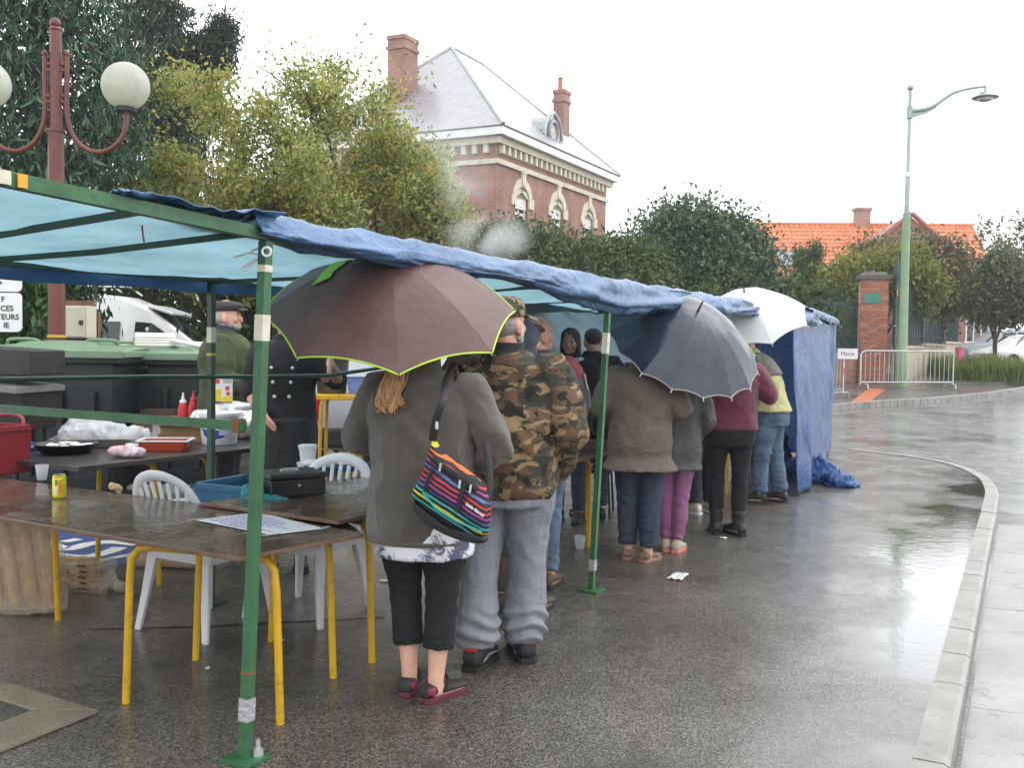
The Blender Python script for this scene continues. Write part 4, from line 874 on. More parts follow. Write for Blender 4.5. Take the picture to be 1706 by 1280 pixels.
# ================================================================ STALL FRAME AND CANOPY
m_green = M('green_frame_paint', (.035, .125, .05), .4, .3, 7, .1, 50, dirt=.6)
m_dgreen = M('dark_green_frame_paint', (.02, .06, .035), .4, .3, 7, dirt=.4)
m_wtape = M('cream_tape', (.66, .63, .50), .5, .15, 20, dirt=.4)
m_dtape = M('silver_duct_tape', (.42, .42, .44), .35, .2, 30, .5, 60, metal=.3)
def tarpmat(nm, c1, c2, sp):
    m = M(nm, c1, .22, .12, 2.5, 0, 22, col2=c2, transl=.09, spec=sp)
    t = m.node_tree; b = t.nodes['Principled BSDF']; tc = t.nodes.new('ShaderNodeTexCoord'); prev = None
    for sc, di, st in ((7, .035, .8), (21, .013, .8), (420, .002, .4)):
        n = t.nodes.new('ShaderNodeTexNoise'); n.inputs['Scale'].default_value = sc; n.inputs['Detail'].default_value = 3; n.inputs['Distortion'].default_value = .8; lk(t, tc.outputs['Object'], n.inputs['Vector'])
        a = t.nodes.new('ShaderNodeMath'); a.operation = 'SUBTRACT'; a.inputs[1].default_value = .5; lk(t, n.outputs['Fac'], a.inputs[0]); c = t.nodes.new('ShaderNodeMath'); c.operation = 'ABSOLUTE'; lk(t, a.outputs[0], c.inputs[0])
        bp = t.nodes.new('ShaderNodeBump'); bp.inputs['Strength'].default_value = st; bp.inputs['Distance'].default_value = di; bp.invert = True; lk(t, c.outputs[0], bp.inputs['Height'])
        if prev: lk(t, prev, bp.inputs['Normal'])
        prev = bp.outputs[0]
    lk(t, prev, b.inputs['Normal']); return m
m_tarp = tarpmat('blue_tarpaulin', (.050, .128, .27), (.078, .168, .32), .45); m_tarp2 = tarpmat('deep_blue_tarpaulin', (.034, .088, .25), (.05, .115, .29), .25)
m_canopy = M('pale_blue_canopy', (.19, .34, .40), .5, .14, 2.2, .25, 30, col2=(.25, .41, .47), transl=.58)
m_val = M('navy_valance', (.025, .085, .20), .55, .25, 3, .3, 30, transl=.25)
m_greyplast = M('milky_sheet', (.52, .60, .65), .35, .2, 2.0, .5, 14, transl=.5)
Z0 = 1.93
frame = thing('stall_frame', 'long green steel stall frame of posts, beams and rails carrying the tarpaulin roof', 'stall', T(0, 0, 0), ANG)
Lc = lambda s, n, z: Vector((s, n, z))
def pole(s, n, top, r=.019, mat=m_green, lean=(0, 0), foot=True):
    p = obj('post', frame_tube([Lc(s, n, .015), Lc(s+lean[0]*.5, n+lean[1]*.5, top*.5), Lc(s+lean[0], n+lean[1], top)], [(r, r)]*3, 4, ref=(1, 1, 0)), mat, frame)
    if foot:
        obj('foot_plate', boxvf((s, n, .008), (.13, .13, .012)), mat, p)
    return p
p1 = pole(0, 0, Z0-.02, .026, lean=(.04, -.055))
def bandp(p, s, n, z0, z1, r, mat, lean=(0, 0), top=Z0, nm='tape'):
    a = Lc(s+lean[0]*z0/top, n+lean[1]*z0/top, z0); b = Lc(s+lean[0]*z1/top, n+lean[1]*z1/top, z1)
    obj(nm, frame_tube([a, b], r, 4, ref=(1, 1, 0)), mat, p)
bandp(p1, 0, 0, .15, .235, .0305, m_dtape, (.04, -.055)); bandp(p1, 0, 0, 1.55, 1.645, .0285, m_wtape, (.04, -.055)); bandp(p1, 0, 0, 1.80, 1.825, .0285, m_wtape, (.04, -.055)); bandp(p1, 0, 0, .325, .335, .028, M('rust', (.2, .09, .04), .8), (.04, -.055))
obj('bolt', join(lathe([(.02, 0), (.02, .025), (.009, .025), (.009, .06)], (.035, -.03, .014), 6)), m_galv, p1)
p2 = pole(3.01, 0, 1.86, .024, lean=(.05, -.06)); bandp(p2, 3.01, 0, 1.50, 1.63, .0265, m_wtape, (.05, -.06), 1.86); bandp(p2, 3.01, 0, .13, .2, .028, m_dtape, (.05, -.06), 1.86)
bp_ = pole(1.51, 1.76, 1.92, .024, m_dgreen); bandp(bp_, 1.51, 1.76, 1.535, 1.625, .0265, m_wtape); bandp(bp_, 1.51, 1.76, 1.46, 1.475, .0265, M('yellow_tape', (.65, .42, .03), .5))
pole(4.6, 1.76, 1.9, .022, m_dgreen); pole(7.6, 1.76, 1.9, .022, m_dgreen); pole(11.72, .40, 1.9, .024, M('grey_green_post', (.22, .24, .20), .5)); pole(11.8, 1.76, 1.9, .022, m_dgreen)
pole(-1.9, 0, 2.02, .024); pole(-1.9, 1.76, 1.93, .024)
up_ = lambda s: .048*max(0, -s)      # the near bay rises a little towards its open end
fb = obj('front_beam', boxvf((-.93, -.05, Z0+.008+up_(-.93)), (1.94, .036, .043), rot=Matrix.Rotation(math.atan(.048), 3, 'Y')), m_green, frame); obj('front_beam', boxvf((4.25, -.03, Z0-.0), (8.4, .035, .04)), m_green, frame)
obj('sticker', boxvf((-.93, -.074, Z0+.008+up_(-.93)), (.028, .006, .038)), M('red_yellow_sticker', (.8, .35, .03), .4), fb); obj('sticker', boxvf((-.985, -.074, Z0+.008+up_(-.985)), (.04, .006, .038)), m_wtape, fb)
obj('back_beam', boxvf((4.95, 1.76, Z0-.03), (13.7, .035, .035)), m_dgreen, frame)
for s in (-1.3, -.46, .02, 1.51, 3.0, 4.5, 6.0, 7.5, 8.4):
    obj('cross_bar', frame_tube([Lc(s, -.03, Z0+.012+up_(s)), Lc(s, .85, Z0-.03+.5*up_(s)), Lc(s, 1.76, Z0-.045)], (.016, .016), 4, ref=(1, 0, 1)), m_dgreen, frame)
obj('side_rail', boxvf((.0, .9, 1.238), (.03, 1.78, .034)), m_green, frame)
obj('rail_bracket', boxvf((.0, .035, 1.238), (.042, .03, .05)), M('rust', (.2, .09, .04), .8), frame)
# thin back rail gripped by the cook
rl1 = [T(-1.5, 1.8, 1.36), at(250, 628, 5.6), at(440, 628, 5.9), at(545, 626, 6.2), at(650, 611, 6.9), at(760, 590, 8.2)]
obj('back_rail', frame_tube(rl1, .0125, 8), m_dgreen, frame, smooth=True, world=True)
# --- canopy sheet
bars = [-1.9, -1.3, -.46, .02, 1.51, 3.0, 4.5, 6.0, 7.5, 8.4, 10.0, 11.8]
def bow(s): return .12*max(0, s-8.4)
def sag(s):
    for a, b in zip(bars, bars[1:]):
        if a <= s <= b: u = (s-a)/(b-a); return 4*u*(1-u)*(b-a)*.035
    return 0
def canopy_fn(u, v):
    s = -1.9+u*13.65; n = -.05+bow(s)*(1-v)+v*1.82
    z = Z0+.040-.028*math.sin(math.pi*v)-sag(s)*(.5+.5*math.sin(math.pi*min(v*1.05, 1)))-.05*v
    z += up_(s)*(1-v)+.012*mnoise.noise(Vector((s*2.2, n*2.2, 0)))+.006*mnoise.noise(Vector((s*7, n*7, 3)))
    return T(s, n, z)
cano = tag(obj('canopy_sheet', gridvf(canopy_fn, 170, 26), m_canopy, smooth=True, angle=180), 'pale blue translucent sheet stretched over the stall frame as its roof', 'canopy')
# valance along the back
def val_fn(u, v):
    s = -1.9+u*6.2; h = .085+.035*mnoise.noise(Vector((s*1.1, 0, 5)))+(.015 if s < 0 else 0)
    return T(s, 1.80+.02*math.sin(s*9)+.03*v*mnoise.noise(Vector((s*3, v, 1))), Z0-.015-h*v)
tag(obj('valance', gridvf(val_fn, 110, 6), m_val, smooth=True, angle=180), 'dark navy strip hanging along the back edge of the canopy', 'valance')
# rolled tarpaulin over the front beam: crumpled, drooping unevenly
def roll_fn(u, v):
    s = -.02+u*9.2; a_ = v*1.0
    h = .034+.035*min(1, max(0, (s-1.3)/1.2))+.012*math.sin(s*1.7+.6)+.06*max(0, math.sin((s-2.2)*1.55))*(1 if s > 1.8 else 0)+.018*mnoise.noise(Vector((s*1.4, 2, 0)))
    if s < .25: h *= .55+1.8*s
    # cross section: over the beam from behind, bulge, tuck under
    prof = [(.16, .055), (.06, .075), (-.03, .062), (-.085, .02), (-.115, -.45*h), (-.10, -.85*h), (-.05, -1.05*h), (.0, -.9*h), (.02, -.55*h)]
    k = v*(len(prof)-1); i = min(int(k), len(prof)-2); f = k-i
    n = prof[i][0]*(1-f)+prof[i+1][0]*f; z = prof[i][1]*(1-f)+prof[i+1][1]*f
    p = Vector((s, n, z)); w3 = Vector((s*1.5+v*2.2, v*4.5+.3*s, 0)); cr_ = (.024+.012*min(1, s/2.5))*ridge(w3, 1, 1, 1, 1.0)+.013*ridge(Vector((s*1.7-v*2, v*7.5, 2)), 1, 1, 1, 4.0)+.008*ridge(Vector((s*7+v*4, v*10+s*2, 2)), 1, 1, 1, 7.0)-.010
    dn, dz = (n+.03), z+.02; l_ = math.hypot(dn, dz)+1e-6
    dr = -.03*s/12
    return T(s, bow(s)+n+dn/l_*(cr_-.015), Z0+.02+z+dz/l_*(cr_-.015)-.05*min(s, 3)/3)
tag(obj('rolled_tarpaulin', gridvf(roll_fn, 520, 36), m_tarp, smooth=True, angle=180, solid=.004), 'crumpled blue tarpaulin rolled along the front edge of the stall', 'tarpaulin')
# flap over the near beam
def flap_fn(u, v):
    s = -.62+u*.72; wd = .05+.22*u
    return T(s, -.10+v*wd*1.2, Z0+.052+.035*(1-v)*u+.014*ridge(Vector((s, v*.2, 0)), 9, 20, 1, 2)+.02*math.sin(u*9)*(1-v)*u-.02+up_(s))
tag(obj('tarpaulin_flap', gridvf(flap_fn, 60, 12), m_tarp, smooth=True, angle=180, solid=.004), 'loose flap of blue tarpaulin lying on the near green beam', 'tarpaulin')
# white string knot and hanging orange string
kn = []
for i in range(5):
    a_ = random.uniform(0, 6.28); kn.append(frame_tube([T(.03, -.06, 1.86), T(.03, -.06, 1.86)+Vector((.07*math.cos(a_), .03, .03*math.sin(a_))), T(.03, -.06, 1.86)+Vector((.13*math.cos(a_), .03, -.02+.04*math.sin(a_)))], .004, 5))
kn.append(frame_tube([T(.03, -.075, 1.84)+Vector((.016*math.cos(a_), -.02, .03+.016*math.sin(a_))) for a_ in np.linspace(0, 6.28, 12)], .0045, 6))
tag(obj('tie_string', join(*kn), M('white_string', (.72, .75, .76), .6), smooth=True), 'white string knotted round the top of the near green post', 'string')
tag(obj('orange_string', frame_tube([at(232, 352, 3.5), at(236, 368, 3.5), at(238, 390, 3.52), at(240, 403, 3.5)], .0035, 5), M('orange_string', (.5, .13, .05), .6)), 'short orange string hanging from the near green beam', 'string')
tag(obj('grey_string', frame_tube(spline([at(150, 312, 3.45), at(145, 325, 3.4), at(152, 340, 3.4), at(166, 352, 3.42)], 5), .003, 5), M('grey_string', (.25, .3, .33), .6)), 'grey string loop dangling under the near green beam', 'string')
# --- closed front of the far end: hanging tarpaulin
def hang_fn(u, v):
    s = 7.8+u*3.9; zt_ = Z0-.02-.02*u; zb_ = .02+.05*abs(mnoise.noise(Vector((s*2, 0, 0))))+.14*u*u
    p = Vector((s, 0, v)); n = -.06-.10*v*(1-u*.6)*max(0, 1-u)+.035*mnoise.noise(Vector((s*2.6+v*.8, v*.9, 0)))*(.4+v)+.030*ridge(Vector((s*1.0+.55*v, v*.35, 0)), 2.6, 1.6, 1, 3)+.014*ridge(Vector((s*.8-.9*v, v*1.2, 0)), 3.5, 1.5, 1, 5)
    return T(s, bow(s)+n, zt_*(1-v)+zb_*v)
tag(obj('hanging_tarpaulin', gridvf(hang_fn, 90, 50), m_tarp2, smooth=True, angle=180, solid=.004), 'blue tarpaulin hanging down as a wall at the far end of the stall', 'tarpaulin')
def top_fn(u, v):
    s = 8.4+u*3.35; a_ = v*4.2; r = .05+.018*ridge(Vector((s, v, 0)), 5, 4, 1, 8)
    return T(s, bow(s)-.05-r*math.cos(a_-.6), Z0+.01+r*math.sin(a_-.6)-.02*u)
tag(obj('tarpaulin_hem', gridvf(top_fn, 80, 12), m_tarp, smooth=True, angle=180), 'bunched blue hem along the top of the hanging tarpaulin', 'tarpaulin')
def end_fn(u, v): return T(11.78+.05*mnoise.noise(Vector((u*5, v*3, 9))), .40+u*1.36, (Z0-.03)*(1-v)+.05*v)
tag(obj('end_tarpaulin', gridvf(end_fn, 30, 30), m_tarp2, smooth=True, angle=180, solid=.004), 'blue tarpaulin closing the short far end of the stall', 'tarpaulin')
hp_ = [on(x, y) for x, y in ((1318, 800), (1345, 803), (1372, 806), (1398, 812), (1412, 813))]
me = remesh([ellipsoid(p_+Vector((0, .12, h_*.55)), (.17, .16, h_)) for p_, h_ in zip(hp_, (.16, .20, .19, .11, .05))]+[ellipsoid(hp_[2]+Vector((.05, .0, .05)), (.28, .12, .05)), ellipsoid(hp_[0]+Vector((-.05, .25, .25)), (.10, .08, .3))], .014, 2, 'heap')
displace(me, lambda p, q: .05*ridge(p, 5, 5, 7, 3)+.03*ridge(p, 12, 9, 14, 6)-.045)
for v_ in me.vertices: v_.co.z = max(v_.co.z, .004)
tag(obj('tarpaulin_heap', me, m_tarp2, smooth=True, angle=180), 'crumpled end of blue tarpaulin heaped on the wet asphalt', 'tarpaulin')
# inner sheets at the back of the far half
def inner_fn(u, v):
    s = 3.6+u*6.5; return T(s, 1.70-.55*v*math.sin(math.pi*u)+.06*mnoise.noise(Vector((s, v*2, 4))), Z0-.04-(.38+.12*math.sin(s*1.3))*v-.02*ridge(Vector((s, v, 0)), 2.5, 3, 1, 5))
tag(obj('inner_sheet', gridvf(inner_fn, 70, 14), m_greyplast, smooth=True, angle=180), 'milky plastic sheet sagging at the back inside the stall', 'sheet')
def inner2(u, v):
    s = 3.2+u*2.2; return T(s, 1.2+.5*v, Z0-.03-.05*math.sin(math.pi*v)-.10*math.sin(math.pi*u)*v)
tag(obj('dark_sheet', gridvf(inner2, 20, 8), M('dark_grey_sheet', (.09, .12, .14), .5, .2, 4, .3, 20, transl=.3), smooth=True, angle=180), 'dark grey sheet slung under the canopy behind the camouflage man', 'sheet')

# ================================================================ TABLES
m_board = M('wet_brown_board', (.075, .052, .036), .10, .35, 2.6, 0, 90, col2=(.11, .07, .05), dirt=.45, spec=.6)
def wetboard(m):
    t = m.node_tree; b = t.nodes['Principled BSDF']; tc = t.nodes.new('ShaderNodeTexCoord')
    n = t.nodes.new('ShaderNodeTexNoise'); n.inputs['Scale'].default_value = 4.2; n.inputs['Detail'].default_value = 7; n.inputs['Roughness'].default_value = .7; lk(t, tc.outputs['Object'], n.inputs['Vector'])
    r = t.nodes.new('ShaderNodeMapRange'); r.inputs[1].default_value = .42; r.inputs[2].default_value = .60; r.inputs[3].default_value = .03; r.inputs[4].default_value = .34; lk(t, n.outputs['Fac'], r.inputs[0]); lk(t, r.outputs[0], b.inputs['Roughness'])
    n2 = t.nodes.new('ShaderNodeTexNoise'); n2.inputs['Scale'].default_value = 26; n2.inputs['Detail'].default_value = 3; lk(t, tc.outputs['Object'], n2.inputs['Vector'])
    bp = t.nodes.new('ShaderNodeBump'); bp.inputs['Strength'].default_value = .16; bp.inputs['Distance'].default_value = .01; lk(t, n2.outputs['Fac'], bp.inputs['Height']); lk(t, bp.outputs[0], b.inputs['Normal'])
wetboard(m_board)
m_bedge = M('plywood_edge', (.16, .085, .05), .55, .3, 12, .2, 60)
m_yel = M('yellow_paint', (.62, .36, .015), .38, .12, 6, dirt=.55)
def slab_obj(name, poly, z0, z1, par, mat, edge=None):
    V, Fq = prism([(p.x, p.y) for p in poly], z0, z1); o = obj(name, (V, Fq), [mat, edge or mat], par, bevel=.003, world=True)
    for i, f in enumerate(o.data.polygons): f.material_index = 0 if abs(f.normal.z) > .5 else 1
    return o
def hairpin(t, a, b, z, r=.017):
    """one bent tube frame: two legs and their top bar, drawn as two legs with rounded shoulders"""
    a = Vector(a); b = Vector(b); d_ = (b-a).normalized()
    for p, s_ in ((a, 1), (b, -1)):
        q = Vector((p.x, p.y, 0)); pts = [q+Vector((0, 0, .0)), q+d_*s_*.02+Vector((0, 0, z-.16)), q+d_*s_*.03+Vector((0, 0, z-.07)), q+d_*s_*.07+Vector((0, 0, z-.025)), q+d_*s_*.13+Vector((0, 0, z-.018))]
        obj('leg', frame_tube(pts, r, 10), m_yel, t, smooth=True, world=True)
    obj('top_bar', frame_tube([a+d_*.12+Vector((0, 0, z-.018)), b-d_*.12+Vector((0, 0, z-.018))], r*.95, 8), m_yel, t, smooth=True, world=True)
def table(label, legs, poly, z0, z1, name='trestle_table'):
    t = thing(name, label, 'table', (sum((Vector(l) for l in legs), Vector())/len(legs)), ANG)
    t.location.z = 0
    for i in range(0, len(legs), 2): hairpin(t, legs[i], legs[i+1], z0)
    slab_obj('tabletop', poly, z0, z1, t, m_board, m_bedge); return t
fl = [on(210, 1172), on(467, 1207), on(326, 1100), on(555, 1130)]
tb1 = table('near brown table top on yellow tube legs holding the taped list', fl, [on(300, 915, .70), on(387, 931, .70), on(600, 890, .70), on(545, 850, .70)], .695, .712)
b1 = [T(.06, .10), T(.70, .0), T(.86, 1.05), T(.88, 2.95), T(.12, 2.95)]
tag(slab_obj('plywood_board', b1, .716, .734, None, m_board, m_bedge), 'wet brown plywood board with can and paper list on the near tables', 'board')
b2 = [T(.77, .20), T(2.6, .22), T(2.6, 1.05), T(.80, 1.08)]
tag(slab_obj('plywood_board', b2, .738, .756, None, m_board, m_bedge), 'wet brown plywood board under the black cash box', 'board')
table('brown table behind the woman with the striped bag', [T(1.15, .3), T(1.15, .95), T(2.4, .3), T(2.4, .95)], [T(1.0, .25), T(2.55, .25), T(2.55, 1.0), T(1.0, 1.0)], .70, .732)
table('brown table at the left edge under the red crate', [T(.28, 2.2), T(.82, 2.2), T(.28, 2.85), T(.82, 2.85)], [T(.2, 1.9), T(.9, 1.9), T(.9, 2.9), T(.2, 2.9)], .69, .713)
# serving tables in the queue
for s0, lab in ((3.05, 'brown serving table with yellow legs behind the second green post'), (5.1, 'brown serving table in front of the burgundy jumper'), (7.3, 'brown serving table beside the bending man')):
    table(lab, [T(s0+.25, .55), T(s0+1.2, .6), T(s0+.25, 1.15), T(s0+1.6, 1.15)], [T(s0, .48), T(s0+1.85, .48), T(s0+1.85, 1.25), T(s0, 1.25)], .71, .74)
# back table with food
ZBT = .82; f1_, f2_ = on(130, 778, ZBT), on(505, 737, ZBT); bt_poly = [f1_, f2_, f2_+N_*.8, f1_+N_*.9]
def bq(u, v): return f1_.lerp(f2_, u)+N_*(v*.8)
m_board2 = M('dark_table_top', (.045, .04, .037), .28, .3, 3, .05, 80)
tb3 = thing('trestle_table', 'dark food table with yellow legs in front of the wheeled bins', 'table', Vector((bq(.5, .5).x, bq(.5, .5).y, 0)), ANG)
for u_ in (.35, .58, .88): hairpin(tb3, Vector((bq(u_, .12).x, bq(u_, .12).y, 0)), Vector((bq(u_, .85).x, bq(u_, .85).y, 0)), ZBT-.03)
slab_obj('tabletop', bt_poly, ZBT-.03, ZBT-.001, tb3, m_board2, m_board2)
# yellow washing-up table
wy = 9.6; wz = CAM_H+(571-660)/FPX*wy
wt1 = thing('yellow_table', 'yellow framed table carrying the dark tub and blue basin', 'table', (at(580, 700, wy).x, wy, 0), R_(4))
obj('top_frame', boxvf((0, .25, wz-.02), (.72, .55, .05)), m_yel, wt1, bevel=.008)
for x, y in ((-.26, 0), (.30, 0), (-.26, .5), (.30, .5)): obj('leg', frame_tube([Vector((x-.02, y, 0)), Vector((x, y, wz-.10)), Vector((x+.02, y, wz-.04))], .018, 8), m_yel, wt1, smooth=True)
ys_ = thing('yellow_stool', 'yellow tube stool frame below the basin beside the table', 'stool', (at(625, 720, 9.0).x, 9.0, 0), 0)
obj('seat_frame', boxvf((0.05, .1, .78), (.40, .35, .05)), m_yel, ys_, bevel=.008)
for y in (-.04, .26): obj('legs_tube', frame_tube([Vector((-.24, y, 0)), Vector((-.22, y, .55)), Vector((-.19, y, .64)), Vector((-.12, y, .70)), Vector((0.2, y, .72))], .018, 8), m_yel, ys_, smooth=True)
obj('leg', frame_tube([Vector((-.14, .1, 0)), Vector((-.14, .1, .76))], .016, 8), m_yel, ys_, smooth=True)

# ================================================================ THINGS ON THE NEAR BOARD
ZB = .736
# soda can
cp = on(99, 830, ZB); can = thing('drink_can', 'bright yellow and orange soft drink can on the wet board', 'can', cp, R_(20))
m_cany = M('can_yellow', (.75, .70, .02), .25, .1, 30, metal=.2); m_cano = M('can_orange', (.8, .28, .03), .3, .2, 40)
obj('wall', lathe([(.026, 0), (.0325, .008), (.033, .015), (.033, .105), (.030, .114), (.027, .117)], (0, 0, 0), 24), m_cany, can, smooth=True)
obj('rim', lathe([(.027, .117), (.0285, .120), (.026, .120), (.024, .115), (0, .115)], (0, 0, 0), 24), m_galv, can, smooth=True)
def wrapq(a0, a1, z0, z1, r): return gridvf(lambda u, v: (r*math.cos(a0+(a1-a0)*u), r*math.sin(a0+(a1-a0)*u), z0+(z1-z0)*v), 8, 1)
obj('print', wrapq(R_(-130), R_(-105), .02, .06, .0335), M('can_panel', (.75, .78, .72), .4), can); obj('print', wrapq(R_(-140), R_(-80), .105, .114, .0334), m_cano, can); obj('print', wrapq(R_(-125), R_(-100), .068, .098, .0335), M('can_green', (.05, .35, .06), .4), can)
obj('print', wrapq(R_(-95), R_(-60), .02, .095, .0334), m_cano, can)
# plastic cup
m_clear = M('clear_plastic', (.72, .74, .76), .12, .05, 5, spec=.5, transl=.4, alpha=.45)
cu = on(70, 800, ZB); cup = tag(obj('plastic_cup', [lathe([(.024, 0), (.026, .002), (.036, .085), (.0375, .085), (.0375, .087), (.035, .087), (.025, .004)], (0, 0, 0), 24)][0], m_clear, smooth=True), 'small translucent plastic cup beside the red crate', 'cup'); cup.location = cu
# bread piece
br = on(192, 819, ZB); m_bread = M('bread_crust', (.50, .30, .12), .8, .3, 40, .5, 120, col2=(.62, .46, .26))
me = remesh([ellipsoid((0, 0, .022), (.034, .022, .02)), ellipsoid((.03, .005, .018), (.014, .015, .013)), ellipsoid((-.022, .0, .026), (.02, .02, .02))], .004, 2, 'bread_piece')
displace(me, lambda p, q: .004*fnoise(p, 60)); bo = tag(obj('bread_piece', me, m_bread, smooth=True), 'torn piece of bread lying on the wet board', 'bread'); bo.location = br; bo.rotation_euler = (0, 0, R_(-20))
# paper list under tape
pc = [on(325, 868, ZB), on(432, 855, ZB), on(540, 882, ZB), on(452, 893, ZB)]
pp = thing('paper_list', 'white handwritten list taped to the near board', 'paper', sum(pc, Vector())/4, 0)
o0 = Vector(pp.location); o0.z = ZB
flatp = [Vector((p.x-o0.x, p.y-o0.y, .003)) for p in pc]
obj('sheet', (flatp, [(0, 1, 2, 3)]), M('wet_paper', (.80, .80, .84), .35, .05, 12), pp, solid=.001)
m_ink = M('violet_ink', (.22, .17, .5), .5, .3, 40)
def bil(u, v): return flatp[0].lerp(flatp[1], v).lerp(flatp[3].lerp(flatp[2], v), u)
segs = []
for r in range(10):
    v0 = .07+r*.085; u = .3 if r == 0 else .06; L1 = .75 if r == 0 else random.uniform(.3, .9)
    while u < L1:
        du = random.uniform(.03, .09); pts = [bil(u+du*q/4, v0+.012*random.uniform(-1, 1))+Vector((0, 0, .0022)) for q in range(5)]; segs.append(frame_tube(pts, (.0034, .0008), 4, ref=(0, 0, 1) if False else None)); u += du+.02
obj('writing', join(*segs), m_ink, pp)
m_tapeclear = M('clear_tape', (.65, .66, .66), .2, .1, 20, alpha=.6)
for p in flatp: obj('tape', boxvf((p.x, p.y, .005), (.09, .02, .001), rz=random.uniform(0, 3)), m_tapeclear, pp)
# cash box
cc = on(492, 828, .758); m_cash = M('black_steel_box', (.012, .012, .013), .32, .2, 8, .08, 60)
cbx = thing('cash_box', 'black metal cash box on the board by the near post', 'box', (cc.x, cc.y+.03, .757), R_(-18)+0)
cbx.rotation_euler = (0, 0, math.atan2((on(553, 838, .758)-on(478, 846, .758)).y, (on(553, 838, .758)-on(478, 846, .758)).x)+R_(-6))
obj('base', boxvf((0, .09, .045), (.30, .24, .085)), m_cash, cbx, bevel=.006); obj('lid', boxvf((0, .09, .105), (.31, .25, .03)), m_cash, cbx, bevel=.008)
obj('handle', join(frame_tube(spline([Vector((-.045, .10, .121)), Vector((-.035, .10, .128)), Vector((.035, .10, .128)), Vector((.045, .10, .121))], 4), .005, 8), boxvf((0, .10, .121), (.1, .03, .004))), m_galv, cbx, smooth=True); obj('lock', lathe([(.008, 0), (.008, .006), (0, .006)], (0, -.032, .06), 12, Matrix.Rotation(math.pi/2, 3, 'X')), m_galv, cbx)
# open plastic crates
def crate(name, label, loc, rz, size, mat, wall=.012, holes=True, handle=False):
    t = thing(name, label, 'crate', loc, rz); X, Y, Zc = size; tp = .94
    obj('floor', boxvf((0, 0, .008), (X*tp, Y*tp, .012)), mat, t)
    for ax, sg_ in (('x', -1), ('x', 1), ('y', -1), ('y', 1)):
        Lw = X if ax == 'y' else Y; W_ = (Y if ax == 'y' else X)/2
        def sd(u, v): 
            k = tp+(1-tp)*v; a = (u-.5)*Lw*k; b = sg_*W_*k; return (a, b, .008+Zc*v) if ax == 'y' else (b, a, .008+Zc*v)
        V, Fq = gridvf(sd, 12, 6)
        if holes: Fq = [f for i, f in enumerate(Fq) if not ((i % 6) in (2, 3) and 2 <= i//6 <= 9 and (i//6) % 3 != 1)]
        obj('side', (V, Fq), mat, t, solid=wall)
    rim = [(-X/2, -Y/2), (X/2, -Y/2), (X/2, Y/2), (-X/2, Y/2), (-X/2, -Y/2)]
    obj('rim', join(*[boxvf(((a[0]+b[0])/2, (a[1]+b[1])/2, Zc+.004), (abs(a[0]-b[0])+.03, abs(a[1]-b[1])+.03, .028)) for a, b in zip(rim, rim[1:])]), mat, t)
    return t
m_crb = M('blue_crate_plastic', (.035, .15, .26), .4, .12, 5); m_crr = M('red_crate_plastic', (.23, .014, .024), .4, .2, 5, dirt=.3)
bcp = on(392, 828, .60); crate('plastic_crate', 'teal blue plastic crate on the chair behind the cash box', (T(1.27, 1.24).x, T(1.27, 1.24).y, .448), ANG+R_(4), (.40, .36, .33), m_crb, holes=False)
rc = on(-36, 793, ZB); rcr = crate('plastic_crate', 'red plastic crate with white lettering on the left edge of the board', (rc.x, rc.y+.12, ZB+.001), R_(-28), (.36, .30, .27), m_crr, holes=False)
obj('handle', frame_tube(spline([Vector((-.15, .12, .27)), Vector((-.10, .14, .335)), Vector((.10, .14, .335)), Vector((.15, .12, .27))], 5), .011, 8), m_crr, rcr, smooth=True)
obj('print', join(boxvf((.12, -.158, .18), (.06, .004, .03)), boxvf((.12, -.156, .05), (.05, .004, .04))), M('pale_blue_print', (.5, .55, .75), .5), rcr)
# blue cloth hanging out of the blue crate
me = remesh([frame_tube([Vector(T(1.03, 1.0, .80)), Vector(T(1.0, .96, .77)), Vector(T(1.0, .92, .75)), Vector(T(1.06, .86, .745))], [.03, .035, .03, .02], 10), frame_tube([Vector(T(1.1, 1.0, .79)), Vector(T(1.04, .93, .755)), Vector(T(1.1, .80, .745))], [.03, .03, .015], 10)], .006, 3, 'blue_cloth')
displace(me, lambda p, q: .010*ridge(p, 30, 30, 30)); tag(obj('blue_cloth', me, M('teal_cloth', (.03, .20, .24), .8, .2, 20), smooth=True), 'crumpled teal cloth by the blue crate', 'cloth')

